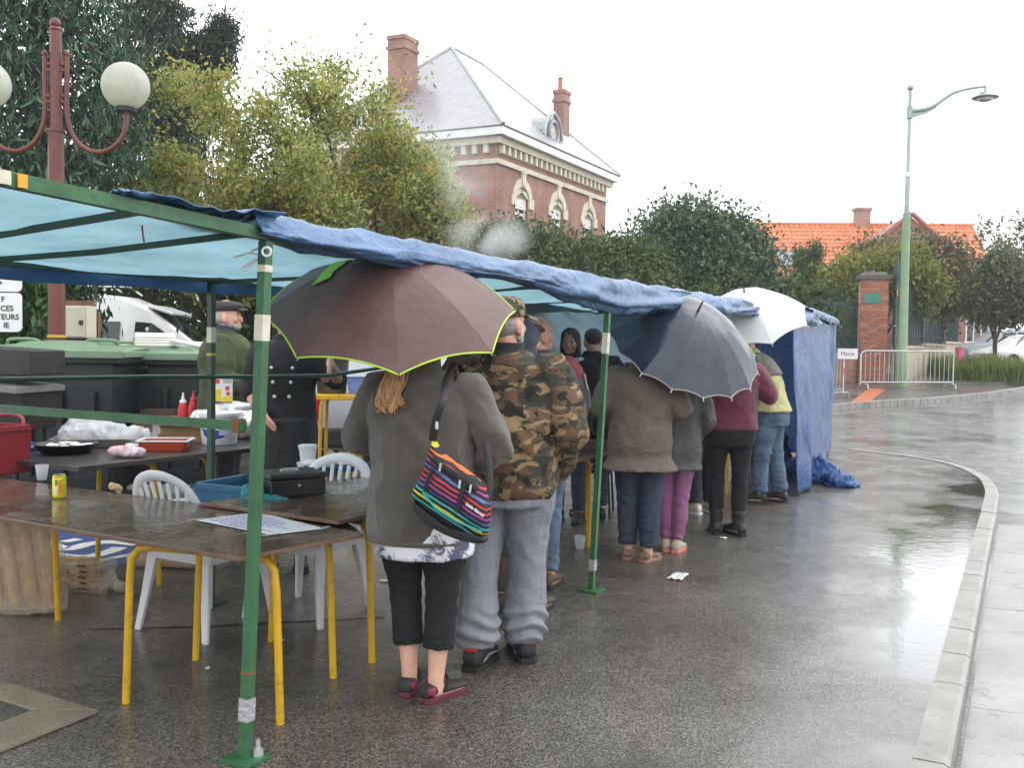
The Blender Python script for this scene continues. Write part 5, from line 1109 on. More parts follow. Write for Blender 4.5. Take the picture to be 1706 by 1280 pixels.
# ================================================================ WHITE PLASTIC CHAIRS
m_pch = M('white_chair_plastic', (.70, .71, .72), .35, .06, 5, dirt=.12)
def pchair(label, loc, rz):
    t = thing('plastic_chair', label, 'chair', loc, rz, 'white garden chairs')
    def leg(x, y, dx, dy):
        V, Fq = loft([[Vector((x+dx*(1-f)+a, y+dy*(1-f)+b, .43*f)) for a, b in ((-w_, -w_), (w_, -w_), (w_, -w_*.2), (-w_*.2, w_), (-w_, w_))] for f, w_ in ((0, .020), (.5, .026), (1, .036))]); return obj('leg', (V, Fq), m_pch, t, bevel=.004)
    leg(-.2, .19, -.05, .05); leg(.2, .19, .05, .05); leg(-.19, -.19, -.06, -.07); leg(.19, -.19, .06, -.07)
    obj('seat', gridvf(lambda u, v: ((u-.5)*.46*(1-.08*v), .23-.46*v, .435-.03*math.sin(math.pi*v)*math.sin(math.pi*u)+.012*(1-v)), 14, 12), m_pch, t, smooth=True, solid=.014, angle=60)
    obj('skirt', join(*[boxvf((x, y, .415), (a, b, .045)) for x, y, a, b in ((0, .23, .44, .014), (0, -.23, .42, .014), (-.225, 0, .014, .44), (.225, 0, .014, .44))]), m_pch, t)
    # backrest: arched hoop and slats at -y
    def bk(u, z): return Vector((u*(1+.12*(z-.43)/.4), -.22-.10*(z-.43)/.4-.05*(1-(u/.24)**2)*0-.03*(1-(u/.24)**2), z))
    hoop = [bk(-.215, .43), bk(-.225, .60), bk(-.205, .72), bk(-.15, .805), bk(-.07, .845), bk(0, .855), bk(.07, .845), bk(.15, .805), bk(.205, .72), bk(.225, .60), bk(.215, .43)]
    obj('back_frame', frame_tube(spline(hoop, 4), (.011, .030), 8, ref=(0, 1, 0)), m_pch, t, smooth=True)
    obj('back_rail', frame_tube([bk(-.2, .50), bk(0, .50), bk(.2, .50)], (.009, .028), 8, ref=(0, 1, 0)), m_pch, t, smooth=True)
    for i in range(7):
        u = -.15+.05*i; zt_ = .83-1.3*u*u-.01; obj('slat', frame_tube([bk(u*.8, .50), bk(u*.95, .66), bk(u*1.05, zt_)], (.006, .014), 8, ref=(0, 1, 0)), m_pch, t, smooth=True)
    for sg_ in (-1, 1): obj('armrest', frame_tube(spline([Vector((sg_*.235, -.26, .66)), Vector((sg_*.265, -.1, .655)), Vector((sg_*.265, .10, .645)), Vector((sg_*.25, .2, .60)), Vector((sg_*.22, .21, .43))], 4), (.012, .028), 8, ref=(0, 0, 1)), m_pch, t, smooth=True)
    return t
c1_ = T(1.20, 1.44); pchair('white plastic garden chair nearer the bread bags', (c1_.x, c1_.y, 0), ANG-R_(90))
c2_ = T(1.66, 1.16); pchair('white plastic garden chair behind the cash box', (c2_.x, c2_.y, 0), ANG+R_(96))
# ================================================================ BREAD BAGS UNDER THE BOARD
m_bagp = M('bread_bag_film', (.62, .52, .40), .18, .15, 9, .3, 25, alpha=.38)
m_bag = M('baguette_crust', (.48, .27, .10), .7, .3, 14, .3, 60, col2=(.60, .38, .17))
def baguette(a, b, r): 
    a = Vector(a); b = Vector(b); V, Fq = frame_tube([a, a.lerp(b, .08), a.lerp(b, .3), a.lerp(b, .6), a.lerp(b, .92), b], [r*.35, r*.8, r, r, r*.85, r*.3], 10); return V, Fq
bgc = on(55, 1022); bg1 = thing('bread_bag', 'tall clear bag of baguettes leaning under the board at left', 'bread bag', bgc, 0)
for i in range(7):
    x = -.19+.05*i; y = .04*(i % 2); obj('baguette', baguette((x, y, .03), (x-.10+.02*random.random(), y+.02, .62+random.uniform(-.03, .05)), .034), m_bag, bg1, smooth=True)
me = remesh([frame_tube([Vector((-.02, .02, .01)), Vector((-.04, .02, .3)), Vector((-.12, .03, .66))], [(.20, .085), (.21, .09), (.17, .07)], 20, ref=(1, 0, 0))], .012, 2, 'film'); displace(me, lambda p, q: .012*ridge(p, 10, 10, 4, 2))
obj('film', me, m_bagp, bg1, smooth=True)
bg2 = on(128, 988); b2_ = thing('bread_bag', 'printed bag of rolls lying on the asphalt behind the tall bread bag', 'bread bag', bg2, R_(-8))
for i in range(5): obj('baguette', baguette((-.20, .06+.02*(i % 2), .03+.035*i), (.12, .06, .035+.035*i), .03), m_bag, b2_, smooth=True)
me = remesh([boxvf((-.02, .06, .095), (.40, .15, .19)), frame_tube([Vector((.16, .05, .08)), Vector((.24, .04, .04)), Vector((.28, .04, .03))], [.06, .03, .045], 10)], .012, 6, 'film'); displace(me, lambda p, q: .012*ridge(p, 9, 9, 9, 5)); obj('film', me, m_bagp, b2_, smooth=True)
m_prn = M('brown_print', (.10, .035, .02), .5)
obj('print', join(*[boxvf((.055+.006*(k_ % 2), -.036, .035+.034*k_), (.055-.008*(k_ % 2), .003, .012)) for k_ in range(5)], lathe([(.022, 0), (.030, 0), (.030, .002), (.022, .002)], (-.06, -.036, .055), 16, Matrix.Rotation(math.pi/2, 3, 'X')), lathe([(0, 0), (.03, 0), (.03, .002), (0, .002)], (-.06, -.036, .13), 16, Matrix.Rotation(math.pi/2, 3, 'X'))), m_prn, b2_)
bg3 = on(275, 946); b3_ = thing('bread_bag', 'bag of long rolls lying behind the nearer white chair', 'bread bag', bg3, R_(-4))
for i in range(3): obj('baguette', baguette((-.22, .05*i, .035+.02*(i % 2)), (.36, .05*i, .04), .034), M('pink_crust', (.5, .30, .17), .7, .2, 10), b3_, smooth=True)
me = remesh([boxvf((.07, .05, .045), (.66, .17, .09))], .014, 8, 'film'); displace(me, lambda p, q: .01*ridge(p, 9, 9, 9, 5)); obj('film', me, m_bagp, b3_, smooth=True)
# ================================================================ WHEELED BINS
m_binb = M('bin_body_plastic', (.014, .018, .02), .5, .2, 4, .05, 40); m_binl = M('bin_lid_green', (.165, .255, .165), .35, .12, 3); 
def bin4(label, loc, rz, h=1.28, lid=m_binl):
    t = thing('wheeled_bin', label, 'bin', loc, rz, 'large wheeled bins'); W_, Dp = 1.26, .98
    V, Fq = loft([[Vector((x*W_/2*k, y*Dp/2*k, z)) for x, y in ((-1, -.92), (-.92, -1), (.92, -1), (1, -.92), (1, .92), (.92, 1), (-.92, 1), (-1, .92))] for z, k in ((.2, .86), (.32, .9), (.9, .97), (1.12, 1.0), (h, 1.01))]); obj('tub', (V, Fq), m_binb, t)
    obj('rim', boxvf((0, 0, h-.02), (W_+.10, Dp+.10, .07)), m_binb, t, bevel=.015)
    for x in (-.42, -.14, .14, .42): obj('rib', boxvf((x, -Dp/2-.005, .72), (.05, .05, .75), rot=Matrix.Rotation(R_(3.5), 3, 'X')), m_binb, t, bevel=.01)
    lidg = gridvf(lambda u, v: ((u-.5)*(W_+.12), (v-.5)*(Dp+.12), h+.03+.085*(math.sin(math.pi*min(max(v, 0), 1))**.55)*(math.sin(math.pi*(.04+.92*u))**.35)+(.02 if .25 < u < .75 and .2 < v < .8 else 0)), 28, 18)
    ld_ = obj('lid', lidg, lid, t, smooth=True, solid=.02, angle=30)
    obj('lid_lip', join(boxvf((0, -Dp/2-.07, h+.03), (W_+.14, .03, .07)), boxvf((-W_/2-.06, 0, h+.03), (.03, Dp+.12, .06)), boxvf((W_/2+.06, 0, h+.03), (.03, Dp+.12, .06))), lid, ld_, bevel=.01)
    for x in (-.35, .35): obj('lid_handle', frame_tube(spline([Vector((x-.14, -.1, h+.11)), Vector((x-.11, -.12, h+.15)), Vector((x+.11, -.12, h+.15)), Vector((x+.14, -.1, h+.11))], 3), .016, 8), lid, ld_, smooth=True)
    for sx in (-1, 1):
        obj('trunnion', frame_tube([Vector((sx*W_/2, 0, h-.1)), Vector((sx*(W_/2+.1), 0, h-.1))], .035, 10), m_binb, t, smooth=True)
        for sy_ in (-1, 1):
            cw = obj('castor', lathe([(.06, -.025), (.095, -.025), (.1, 0), (.095, .025), (.06, .025)], (sx*.46, sy_*.34, .1), 16, Matrix.Rotation(math.pi/2, 3, 'X')), M('castor_rubber', (.20, .19, .17), .6), t, smooth=True); obj('fork', boxvf((sx*.46, sy_*.34, .17), (.06, .09, .1)), m_galv, cw)
    return t
bY = 8.6; bz = CAM_H+(571-603)/FPX*bY
for px, Y, lab, rz in ((70, bY, 'left of two dark wheeled bins with pale green lid under the white cabinet', R_(2)), (245, bY+.55, 'right of two dark wheeled bins with coiled white hose on its lid', R_(3))):
    p = at(px, 640, Y); bin4(lab, (p.x, Y+.5, 0), rz, bz if px < 100 else bz-.02)
# coil of white hose on the right bin lid
hp = at(255, 584, 9.3); m_hose = M('white_hose', (.74, .72, .68), .35, .06, 10)
hs = thing('coiled_hose', 'flat coil of white hose lying on the right bin lid', 'hose', (hp.x, 9.35, bz+.092), 0)
pts = []
for i in range(150):
    a_ = i/150*2*math.pi*4.6; lay = int(i/150*4.6); pts.append(Vector((.17*math.cos(a_)*(1+.03*math.sin(lay*3)), .15*math.sin(a_), .018+.026*(lay+i/150)*.8)))
pts += spline([pts[-1], Vector((.30, -.06, .045)), Vector((.40, -.02, .02)), Vector((.46, .1, .012))], 6)
obj('coil', frame_tube(pts, .0165, 8), m_hose, hs, smooth=True)
pts = [Vector((.30+.13*math.cos(a_), .05+.1*math.sin(a_), .015+.012*(a_/6.28))) for a_ in np.linspace(0, 6.28*2.4, 60)]
obj('loose_loop', frame_tube(pts, .0165, 8), m_hose, hs, smooth=True)
# black grill housing at the left edge
gx = at(20, 620, 6.6); grl = thing('barbecue', 'black metal barbecue body with open lid at the left edge', 'barbecue', (gx.x-.1, 6.6, 0), R_(-8))
m_bbq = M('soot_black_metal', (.022, .02, .019), .5, .35, 6, .15, 40)
gz0 = CAM_H+(569-640)/FPX*6.6
obj('hood', ([Vector(p) for p in ((-.5, 0, gz0+.02), (.24, 0, gz0+.03), (.24, 0, gz0+.20), (-.5, 0, gz0+.23), (-.5, .4, gz0+.02), (.24, .4, gz0+.03), (.24, .4, gz0+.20), (-.5, .4, gz0+.23))], [(0, 1, 2, 3), (7, 6, 5, 4), (0, 4, 5, 1), (1, 5, 6, 2), (2, 6, 7, 3), (3, 7, 4, 0)]), m_bbq, grl, bevel=.01)
obj('tray', boxvf((-.14, .12, gz0-.03), (.76, .55, .035), rot=Matrix.Rotation(R_(5), 3, 'Y')), M('grey_tray', (.17, .16, .16), .4, .3, 5), grl); obj('firebox', boxvf((-.16, .2, gz0-.20), (.66, .4, .28), taper=1.12), m_bbq, grl, bevel=.01)
for x, y in ((-.42, .05), (.1, .05), (-.42, .36), (.1, .36)): obj('leg', frame_tube([Vector((x, y, 0)), Vector((x, y, gz0-.3))], .018, 8), m_bbq, grl, smooth=True)

# ================================================================ GLOBE LAMP POST
m_ox = M('oxblood_paint', (.14, .035, .026), .4, .15, 4, dirt=.15)
gY = 9.8; gk = gY/FPX; gl_ = at(95, 620, gY)
def gzz(y): return CAM_H+(564-y)*gk
glp = thing('globe_lamp', 'oxblood lamp post with curved arms and white globe lights', 'street lamp', (gl_.x, gY, 0), 0)
obj('post', frame_tube([Vector((0, 0, 0)), Vector((0, 0, 1.2)), Vector((0, 0, gzz(320))), Vector((0, 0, gzz(222)))], [.085, .082, .078, .074], 12), m_ox, glp)
obj('post', frame_tube([Vector((0, 0, gzz(222))), Vector((0, 0, gzz(60)))], [.056, .054], 12), m_ox, glp)
obj('collar', frame_tube([Vector((0, 0, gzz(224))), Vector((0, 0, gzz(219)))], .085, 14), m_ox, glp, smooth=True); obj('yellow_band', frame_tube([Vector((0, 0, gzz(563))), Vector((0, 0, gzz(559)))], .088, 14), M('yellow_band', (.6, .4, .02), .5), glp, smooth=True)
obj('finial', join(lathe([(.054, 0), (.062, .02), (.03, .06)], (0, 0, gzz(60)), 14), ellipsoid((0, 0, gzz(46)), (.05, .05, .05))), m_ox, glp, smooth=True)
for sg_ in (-1, 1):
    ax = lambda px: sg_*(px-91)*gk
    armp = spline([Vector((ax(109), 0, gzz(y))) for y in (100, 150, 190)]+[Vector((ax(x), 0, gzz(y))) for x, y in ((114, 218), (128, 242), (150, 255), (172, 254), (192, 242), (204, 222), (207, 185))], 5)
    a_ = obj('arm', frame_tube(armp, .024, 10), m_ox, glp, smooth=True)
    obj('arm_tip', ellipsoid((ax(109), 0, gzz(96)), (.028, .028, .035)), m_ox, a_, smooth=True)
    for y in (112, 122, 164, 174): obj('tie', boxvf((ax(102), 0, gzz(y)), (.12, .03, .03)), m_ox, a_)
    gb_ = obj('globe', ellipsoid((ax(206), 0, gzz(147)), (.228, .228, .228), 28, 18), M('globe_glass', (.70, .70, .62), .18, .12, 3, transl=.55, dirt=.12), glp, smooth=True)
    obj('neck', lathe([(.10, -.03), (.11, 0), (.07, .03), (.05, .1), (0, .12)], (ax(206), 0, gzz(184)), 18), M('lamp_neck', (.05, .05, .05), .5), gb_, smooth=True)
# ================================================================ ELECTRIC CABINET ON BOARDS
eY = 10.3; ek = eY/FPX; ec = at(126, 540, eY)
el = thing('meter_cabinet', 'cream electric cabinet screwed to rough brown boards beside the lamp post', 'cabinet', (ec.x, eY, 0), R_(-6))
def ez(y): return CAM_H+(564-y)*ek
obj('board', boxvf((-.03, .12, ez(545)), (.34, .03, .55)), M('rough_board', (.17, .08, .04), .7, .3, 5, .3, 30, stretch=(1, 1, .2)), el)
for x in (-.17, .14): obj('post', boxvf((x, .16, ez(520)/2), (.06, .05, ez(520))), MATS['rough_board'], el)
obj('cabinet', boxvf((.02, 0, ez(537)), (.31, .2, .33)), M('cream_steel', (.55, .53, .43), .4, .08, 3), el, bevel=.008); obj('door', boxvf((.02, -.107, ez(537)), (.28, .012, .30)), MATS['cream_steel'], el, bevel=.004); obj('lock', boxvf((.125, -.12, ez(538)), (.035, .02, .045)), m_cash, el)
obj('sockets', boxvf((.0, .02, ez(572)), (.24, .12, .10)), m_cash, el, bevel=.01)
# ================================================================ DIRECTION SIGNS
sY = 6.9; sk_ = sY/FPX; sp0 = at(0, 505, sY)
def sz(y): return CAM_H+(562-y)*sk_
sn = thing('direction_sign', 'white direction sign panels on a post cut by the left picture edge', 'sign', (sp0.x, sY, 0), R_(3))
m_sgn = M('sign_white', (.78, .79, .78), .3, .03, 3); m_sblk = M('sign_black', (.03, .03, .035), .5); m_sblue = M('sign_navy', (.05, .04, .2), .5)
def rrect(x0, x1, z0, z1, r, y0, y1):
    pts = []
    for cx_, cz_, a0 in ((x1-r, z0+r, -90), (x1-r, z1-r, 0), (x0+r, z1-r, 90), (x0+r, z0+r, 180)):
        for i in range(6): a_ = R_(a0+18*i); pts.append((cx_+r*math.cos(a_), cz_+r*math.sin(a_)))
    n = len(pts); V = [Vector((x, y0, z)) for x, z in pts]+[Vector((x, y1, z)) for x, z in pts]
    return V, [tuple(range(n)), tuple(range(2*n-1, n-1, -1))]+[(i, (i+1) % n, n+(i+1) % n, n+i) for i in range(n)]
for (ya, yb) in ((457, 486), (488, 553)):
    pn = obj('panel', rrect(-.62, 34*sk_, sz(yb), sz(ya), .03, 0, .02), m_sgn, sn)
    if ya == 457: obj('arrow', ([Vector((-.35, -.003, sz(476))), Vector((-7*sk_, -.003, sz(476))), Vector((-7*sk_, -.003, sz(479))), Vector((5*sk_, -.003, sz(471.5))), Vector((-7*sk_, -.003, sz(464))), Vector((-7*sk_, -.003, sz(467))), Vector((-.35, -.003, sz(467)))], [tuple(range(7))]), m_sblue, pn)
    else:
        for tx, yy, xr_ in (('F', 503, 8), ('CES', 518, 22), ('TEURS', 532, 31), ('IE', 546, 15)):
            obj('lettering', place(textvf(tx, .053, 'RIGHT', bold=.001), Matrix.Translation((xr_*sk_, -.004, sz(yy))) @ Matrix.Rotation(math.pi/2, 4, 'X')), m_sblk, pn)
obj('post', frame_tube([Vector((-.3, .045, 0)), Vector((-.3, .045, sz(450)))], .025, 10), m_galv, sn, smooth=True)
# ================================================================ FOOD ON THE BACK TABLE
ZT = ZBT+.001
def bt(px, py): return on(px, py, ZT)
m_black = M('black_pan_metal', (.012, .012, .013), .35, .2, 8); m_alu = M('dull_aluminium', (.22, .20, .18), .45, .25, 5, metal=.3)
m_film = M('cling_bag', (.78, .80, .84), .10, .06, 10, .5, 40, alpha=.5); m_foodw = M('pale_fish', (.70, .70, .68), .4, .2, 30); m_wp = M('white_plastic', (.74, .75, .75), .3, .05, 6)
def trayvf(X, Y, h, fl=1.12, th=.012):
    ro = lambda k, z: [Vector((sx*X/2*k+0, sy*Y/2*k, z)) for sx, sy in ((-1, -.85), (-.9, -1), (.9, -1), (1, -.85), (1, .85), (.9, 1), (-.9, 1), (-1, .85))]
    return loft([ro(1, 0), ro(fl, h), ro(fl*1.03, h), ro(fl*1.03, h+.006), ro(fl*.98, h+.006), ro(.97, .012)], True)
p = bt(103, 756); pan = thing('frying_pan', 'shallow black pan full of pale fish pieces', 'pan', p+Vector((0, .05, 0)), R_(10))
obj('pan', lathe([(0, 0), (.14, 0), (.19, .055), (.2, .057), (.2, .062), (.185, .06), (.138, .01), (0, .01)], (0, 0, 0), 30), m_black, pan, smooth=True)
fp = []
for i in range(22):
    a_ = random.uniform(0, 6.28); r = .14*math.sqrt(random.random()); fp.append(ellipsoid((r*math.cos(a_), r*math.sin(a_), .045+.012*random.random()), (.04, .012, .010), 8, 5, Matrix.Rotation(random.uniform(0, 6.28), 3, 'Z')))
obj('fish', join(*fp), m_foodw, pan, smooth=True)
p = bt(165, 745); tr = thing('baking_tray', 'large grey metal tray holding a clear plastic bag', 'tray', p+Vector((0, .12, 0)), R_(15)); obj('tray', trayvf(.58, .38, .055), m_alu, tr, bevel=.003)
me = remesh([ellipsoid((-.08, -.02, .075), (.2, .11, .055)), ellipsoid((.06, .0, .06), (.22, .09, .04)), ellipsoid((-.17, .0, .10), (.07, .05, .06))], .012, 2, 'bag'); displace(me, lambda p, q: (.04*ridge(p, 8, 8, 8, 3)+.02*ridge(p, 19, 19, 19, 5))-.02)
pbg = tag(obj('plastic_bag', me, m_film, smooth=True), 'crumpled clear plastic bag in the grey tray', 'bag'); pbg.location = tr.location+Vector((0, 0, .012)); pbg.rotation_euler = tr.rotation_euler
p = bt(205, 763); me = remesh([ellipsoid((0, 0, .035), (.11, .055, .035)), ellipsoid((.07, .0, .03), (.06, .05, .03))], .008, 2, 'meat_bag'); displace(me, lambda p, q: .010*ridge(p, 18, 18, 18, 3)-.003)
mb_ = tag(obj('meat_bag', me, M('meat_in_bag', (.42, .09, .12), .15, .1, 7, col2=(.74, .66, .70)), smooth=True), 'clear bag of pink meat on the food table', 'bag'); mb_.location = p+Vector((0, .03, 0))
p = bt(235, 750); pt_ = tag(obj('paper_plate', lathe([(0, 0), (.09, 0), (.12, .012), (.12, .015), (.09, .006), (0, .006)], (0, 0, 0), 26), m_wp, smooth=True), 'white paper plate behind the meat bag', 'plate'); pt_.location = p+Vector((0, .06, .02))
p = bt(268, 752); od = thing('oven_dish', 'orange-red enamel dish of grilled meat', 'dish', p+Vector((0, .10, 0)), R_(6)); obj('dish', trayvf(.28, .21, .06, 1.14), M('red_enamel', (.48, .07, .03), .2, .1, 5), od, bevel=.004, smooth=True)
obj('lining', trayvf(.268, .198, .058, 1.135), M('dish_lining', (.7, .68, .64), .3), od) if False else None
obj('rim', join(*[boxvf((x, y, .066), (a, b, .008)) for x, y, a, b in ((0, -.118, .33, .02), (0, .118, .33, .02), (-.158, 0, .02, .23), (.158, 0, .02, .23))]), m_wp, od)
obj('meat', join(*[ellipsoid((random.uniform(-.1, .1), random.uniform(-.07, .07), .035), (.035, .02, .015), 8, 5, Matrix.Rotation(random.random()*6, 3, 'Z')) for _ in range(14)]), M('grilled_meat', (.30, .13, .04), .4, .4, 25), od, smooth=True)
m_card = M('cardboard', (.36, .22, .11), .8, .12, 4); 
for px, py, lab, sx in ((250, 728, 'open cardboard box with white label left of the white bucket', .26), (300, 738, 'low cardboard tray box right beside the white bucket', .30)):
    p = bt(px, py); cb2 = thing('cardboard_box', lab, 'box', p+Vector((0, .12, 0)), R_(8)); h_ = .11
    obj('base', boxvf((0, 0, .006), (sx, .22, .008)), m_card, cb2)
    for x, y, a, b in ((0, -.11, sx, .006), (0, .11, sx, .006), (-sx/2, 0, .006, .22), (sx/2, 0, .006, .22)): obj('side', boxvf((x, y, h_/2), (a, b, h_)), m_card, cb2)
    for sg_ in (-1, 1): obj('flap', boxvf((0, sg_*.155, h_+.01), (sx, .09, .005), rot=Matrix.Rotation(R_(sg_*15), 3, 'X')), m_card, cb2)
    if px == 250: obj('label_print', boxvf((.05, -.116, .06), (.1, .003, .07)), m_wp, cb2)
p = bt(362, 741); bk_ = thing('plastic_bucket', 'white plastic bucket with blue label and rim on the food table', 'bucket', p+Vector((0, .05, 0)), R_(0))
obj('tub', lathe([(0, 0), (.115, 0), (.12, .01), (.135, .20), (.145, .20), (.145, .222), (.138, .225), (.13, .21), (.11, .02), (0, .02)], (0, 0, 0), 30), m_wp, bk_, smooth=True)
obj('label_print', gridvf(lambda u, v: ((.129+.006*(v-.5))*math.cos(R_(-90-46+92*u)), (.129+.006*(v-.5))*math.sin(R_(-90-46+92*u)), .105+.06*(2*v-1)*math.sqrt(max(0, 1-(2*u-1)**2))), 14, 4), M('royal_blue_print', (.03, .07, .35), .35, .2, 20), bk_)
obj('label_band', gridvf(lambda u, v: (.1325*math.cos(R_(-75+32*u)), .1325*math.sin(R_(-75+32*u)), .07+.045*v), 6, 1), M('pale_blue_print', (.5, .55, .75), .5), bk_)
obj('handle', frame_tube([Vector((.148*math.cos(a_), .148*math.sin(a_), .19-.08*math.sin(a_-math.pi))) for a_ in np.linspace(math.pi, 2*math.pi, 14)], .004, 6), m_wp, bk_, smooth=True)
obj('spoon_handle', frame_tube([Vector((.0, .02, .1)), Vector((-.09, -.01, .27))], .009, 6), M('navy_plastic', (.02, .04, .12), .4), bk_)
p = bt(330, 735)
for px, top, lab in ((305, M('cap_white', (.75, .75, .74), .4), 'red ketchup bottle with white nozzle'), (322, M('cap_red', (.6, .03, .03), .35), 'red sauce bottle with red nozzle behind the first')):
    q = bt(px, 728)+Vector((0, .25 if px < 310 else .5, 0)); q.x = at(px, 690, q.y).x; kb = thing('sauce_bottle', lab, 'bottle', q, 0)
    obj('bottle', lathe([(0, 0), (.036, 0), (.040, .02), (.040, .10), (.036, .14), (.026, .175), (.024, .18)], (0, 0, .06), 20), M('ketchup_red', (.55, .025, .03), .3), kb, smooth=True); obj('nozzle', lathe([(.027, .18), (.027, .195), (.012, .21), (.006, .26), (0, .262)], (0, 0, .06), 16), top, kb, smooth=True)
    obj('stand', boxvf((0, 0, .03), (.12, .12, .06)), m_card, kb)
p = bt(385, 728); me = remesh([ellipsoid((0, .05, .12), (.20, .14, .13)), ellipsoid((-.16, .02, .11), (.13, .10, .11)), ellipsoid((.14, .05, .10), (.10, .10, .11)), ellipsoid((.02, .05, .24), (.15, .10, .035))], .012, 2, 'wrapped_pot'); displace(me, lambda p, q: .022*ridge(p, 9, 9, 9, 8)-.008)
wp_ = tag(obj('wrapped_pot', me, M('foil_and_film', (.55, .56, .57), .18, .3, 6, metal=.35, col2=(.75, .76, .78)), smooth=True), 'bulky pot wrapped in clear film and foil behind the white bucket', 'pot'); wp_.location = (at(378, 700, 7.34).x, 7.34, ZT)
p = at(372, 668, 7.35); cn = thing('carton', 'upright white and yellow food carton on top of the wrapped pot', 'carton', (p.x, 7.35, CAM_H+(566-668)/FPX*7.35), R_(14))
obj('box', boxvf((0, 0, .095), (.13, .08, .19)), m_wp, cn, bevel=.003); obj('print', join(boxvf((-.04, -.042, .05), (.05, .004, .09)), boxvf((.03, -.042, .02), (.07, .004, .04))), M('carton_yellow', (.75, .55, .03), .4), cn); obj('print', join(boxvf((.03, -.042, .10), (.03, .004, .03)), boxvf((.035, -.042, .06), (.025, .004, .025)), boxvf((-.04, -.042, .15), (.03, .004, .03))), M('carton_red', (.6, .06, .04), .4), cn)
obj('print', boxvf((.03, -.042, .155), (.06, .004, .03)), M('carton_grey', (.4, .42, .45), .5), cn)
p = bt(463, 722); ps = thing('plate_stack', 'stack of white plates at the right end of the food table', 'plates', p+Vector((0, .10, 0)), 0)
for i in range(6): obj('plate', lathe([(0, 0), (.10, 0), (.13, .012), (.13, .016), (.09, .006), (0, .006)], (random.uniform(-.006, .006), 0, .001+.011*i), 28), m_wp, ps, smooth=True)
p = bt(270, 700); dbx = tag(obj('wooden_box', boxvf((0, 0, .05), (.30, .2, .1)), M('dark_wood', (.06, .03, .02), .6, .3, 6), bevel=.004), 'dark brown wooden box behind the cardboard box', 'box'); dbx.location = bt(268, 700)
p = bt(35, 750); bcl = tag(obj('blue_dish', lathe([(0, 0), (.09, 0), (.1, .015), (.09, .03), (.03, .04), (0, .04)], (0, 0, 0), 20), M('blue_lid_plastic', (.05, .18, .55), .35), smooth=True), 'upturned blue plastic dish beside the red crate', 'dish'); bcl.location = p+Vector((0, .1, 0))
# tub and basin on the yellow table
def wloc(px): return (at(px, 655, wy+.25).x, wy+.27, wz+.006)
td = thing('dark_tub', 'dark translucent round tub on the yellow table', 'tub', wloc(552), 0)
obj('tub', lathe([(0, 0), (.135, 0), (.14, .01), (.17, .33), (.18, .33), (.18, .345), (.165, .345), (.13, .02), (0, .02)], (0, 0, 0), 28), M('smoked_plastic', (.055, .065, .085), .3, .2, 3, col2=(.11, .10, .05), transl=.3), td, smooth=True)
bs_ = thing('washing_basin', 'light blue washing-up basin on the yellow table', 'basin', wloc(612), R_(4)); obj('basin', trayvf(.34, .27, .17, 1.18), M('sky_blue_plastic', (.22, .33, .68), .3, .12, 4, transl=.25), bs_, smooth=True, bevel=.004)
obj('rim', join(*[boxvf((x, y, .176), (a, b, .012)) for x, y, a, b in ((0, -.163, .44, .025), (0, .163, .44, .025), (-.206, 0, .025, .34), (.206, 0, .025, .34))]), M('basin_rim', (.55, .62, .8), .3), bs_, bevel=.004)
# rubbish heap by the second chair
def rb_(px, py, z=.76): return on(px, py, z)
p = T(2.35, .85, .757); wbk = thing('small_bucket', 'small white lidded tub on the rubbish by the white chair', 'tub', (at(513, 760, p.y+.1).x, p.y+.1, .757), 0)
obj('tub', lathe([(0, 0), (.045, 0), (.055, .09)], (0, 0, .04), 22), m_wp, wbk, smooth=True); obj('lid', lathe([(.055, .09), (.06, .09), (.06, .108), (.05, .112), (0, .112)], (0, 0, .04), 22), m_wp, wbk, smooth=True); obj('base_plate', lathe([(0, 0), (.06, 0), (.07, .04), (0, .04)], (0, 0, 0), 20), m_wp, wbk, smooth=True)
tyy = p.y+.05; tray2 = thing('blue_tray', 'shallow blue tray of used plates and paper on the board', 'tray', (at(560, 778, tyy).x, tyy, .757), R_(12)); obj('tray', trayvf(.34, .2, .028), M('blue_tray_plastic', (.03, .12, .3), .35), tray2, bevel=.003)
obj('used_plate', lathe([(0, .03), (.06, .03), (.08, .045), (.08, .048), (0, .036)], (.06, 0, 0), 20), m_wp, tray2, smooth=True); obj('greasy_paper', boxvf((-.03, .0, .07), (.09, .01, .09), rot=Matrix.Rotation(R_(35), 3, 'Y')), M('greasy_paper', (.55, .40, .22), .5), tray2)
obj('napkins', remesh([ellipsoid((-.14, .02, .04), (.06, .05, .03)), ellipsoid((-.08, -.03, .03), (.05, .04, .03))], .008, 1), m_wp, tray2, smooth=True)
obj('cutlery', frame_tube([Vector((.12, -.03, .035)), Vector((.24, -.04, .05))], .006, 6), M('green_plastic', (.05, .3, .22), .4), tray2)
# papers and plates on the serving table, purple folding chair
p = on(985, 722, .745); pap = thing('plates_and_papers', 'blue and white paper plates spread on the serving table', 'plates', p, 0)
for i in range(5): obj('plate', lathe([(0, 0), (.09, 0), (.115, .012), (.115, .015), (0, .006)], (random.uniform(-.14, .16), random.uniform(-.03, .35), .012*i), 24), (m_wp, M('blue_plate', (.04, .13, .30), .4))[i % 2], pap, smooth=True)
pcY = 9.3; pc_ = at(980, 700, pcY); pch = thing('folding_chair', 'purple camping chair with white piped back behind the serving table', 'chair', (pc_.x, pcY, 0), R_(170))
m_pur = M('purple_fabric', (.085, .03, .10), .8, .15, 6, .2, 80)
cz = CAM_H+(577-652)/FPX*pcY
def pback(u, v): a_ = (u-.5)*1.6; return (.34*math.sin(a_)*1.1, -.10-.10*math.cos(a_), .42+(cz-.42)*v*(1-.35*(2*u-1)**2*v))
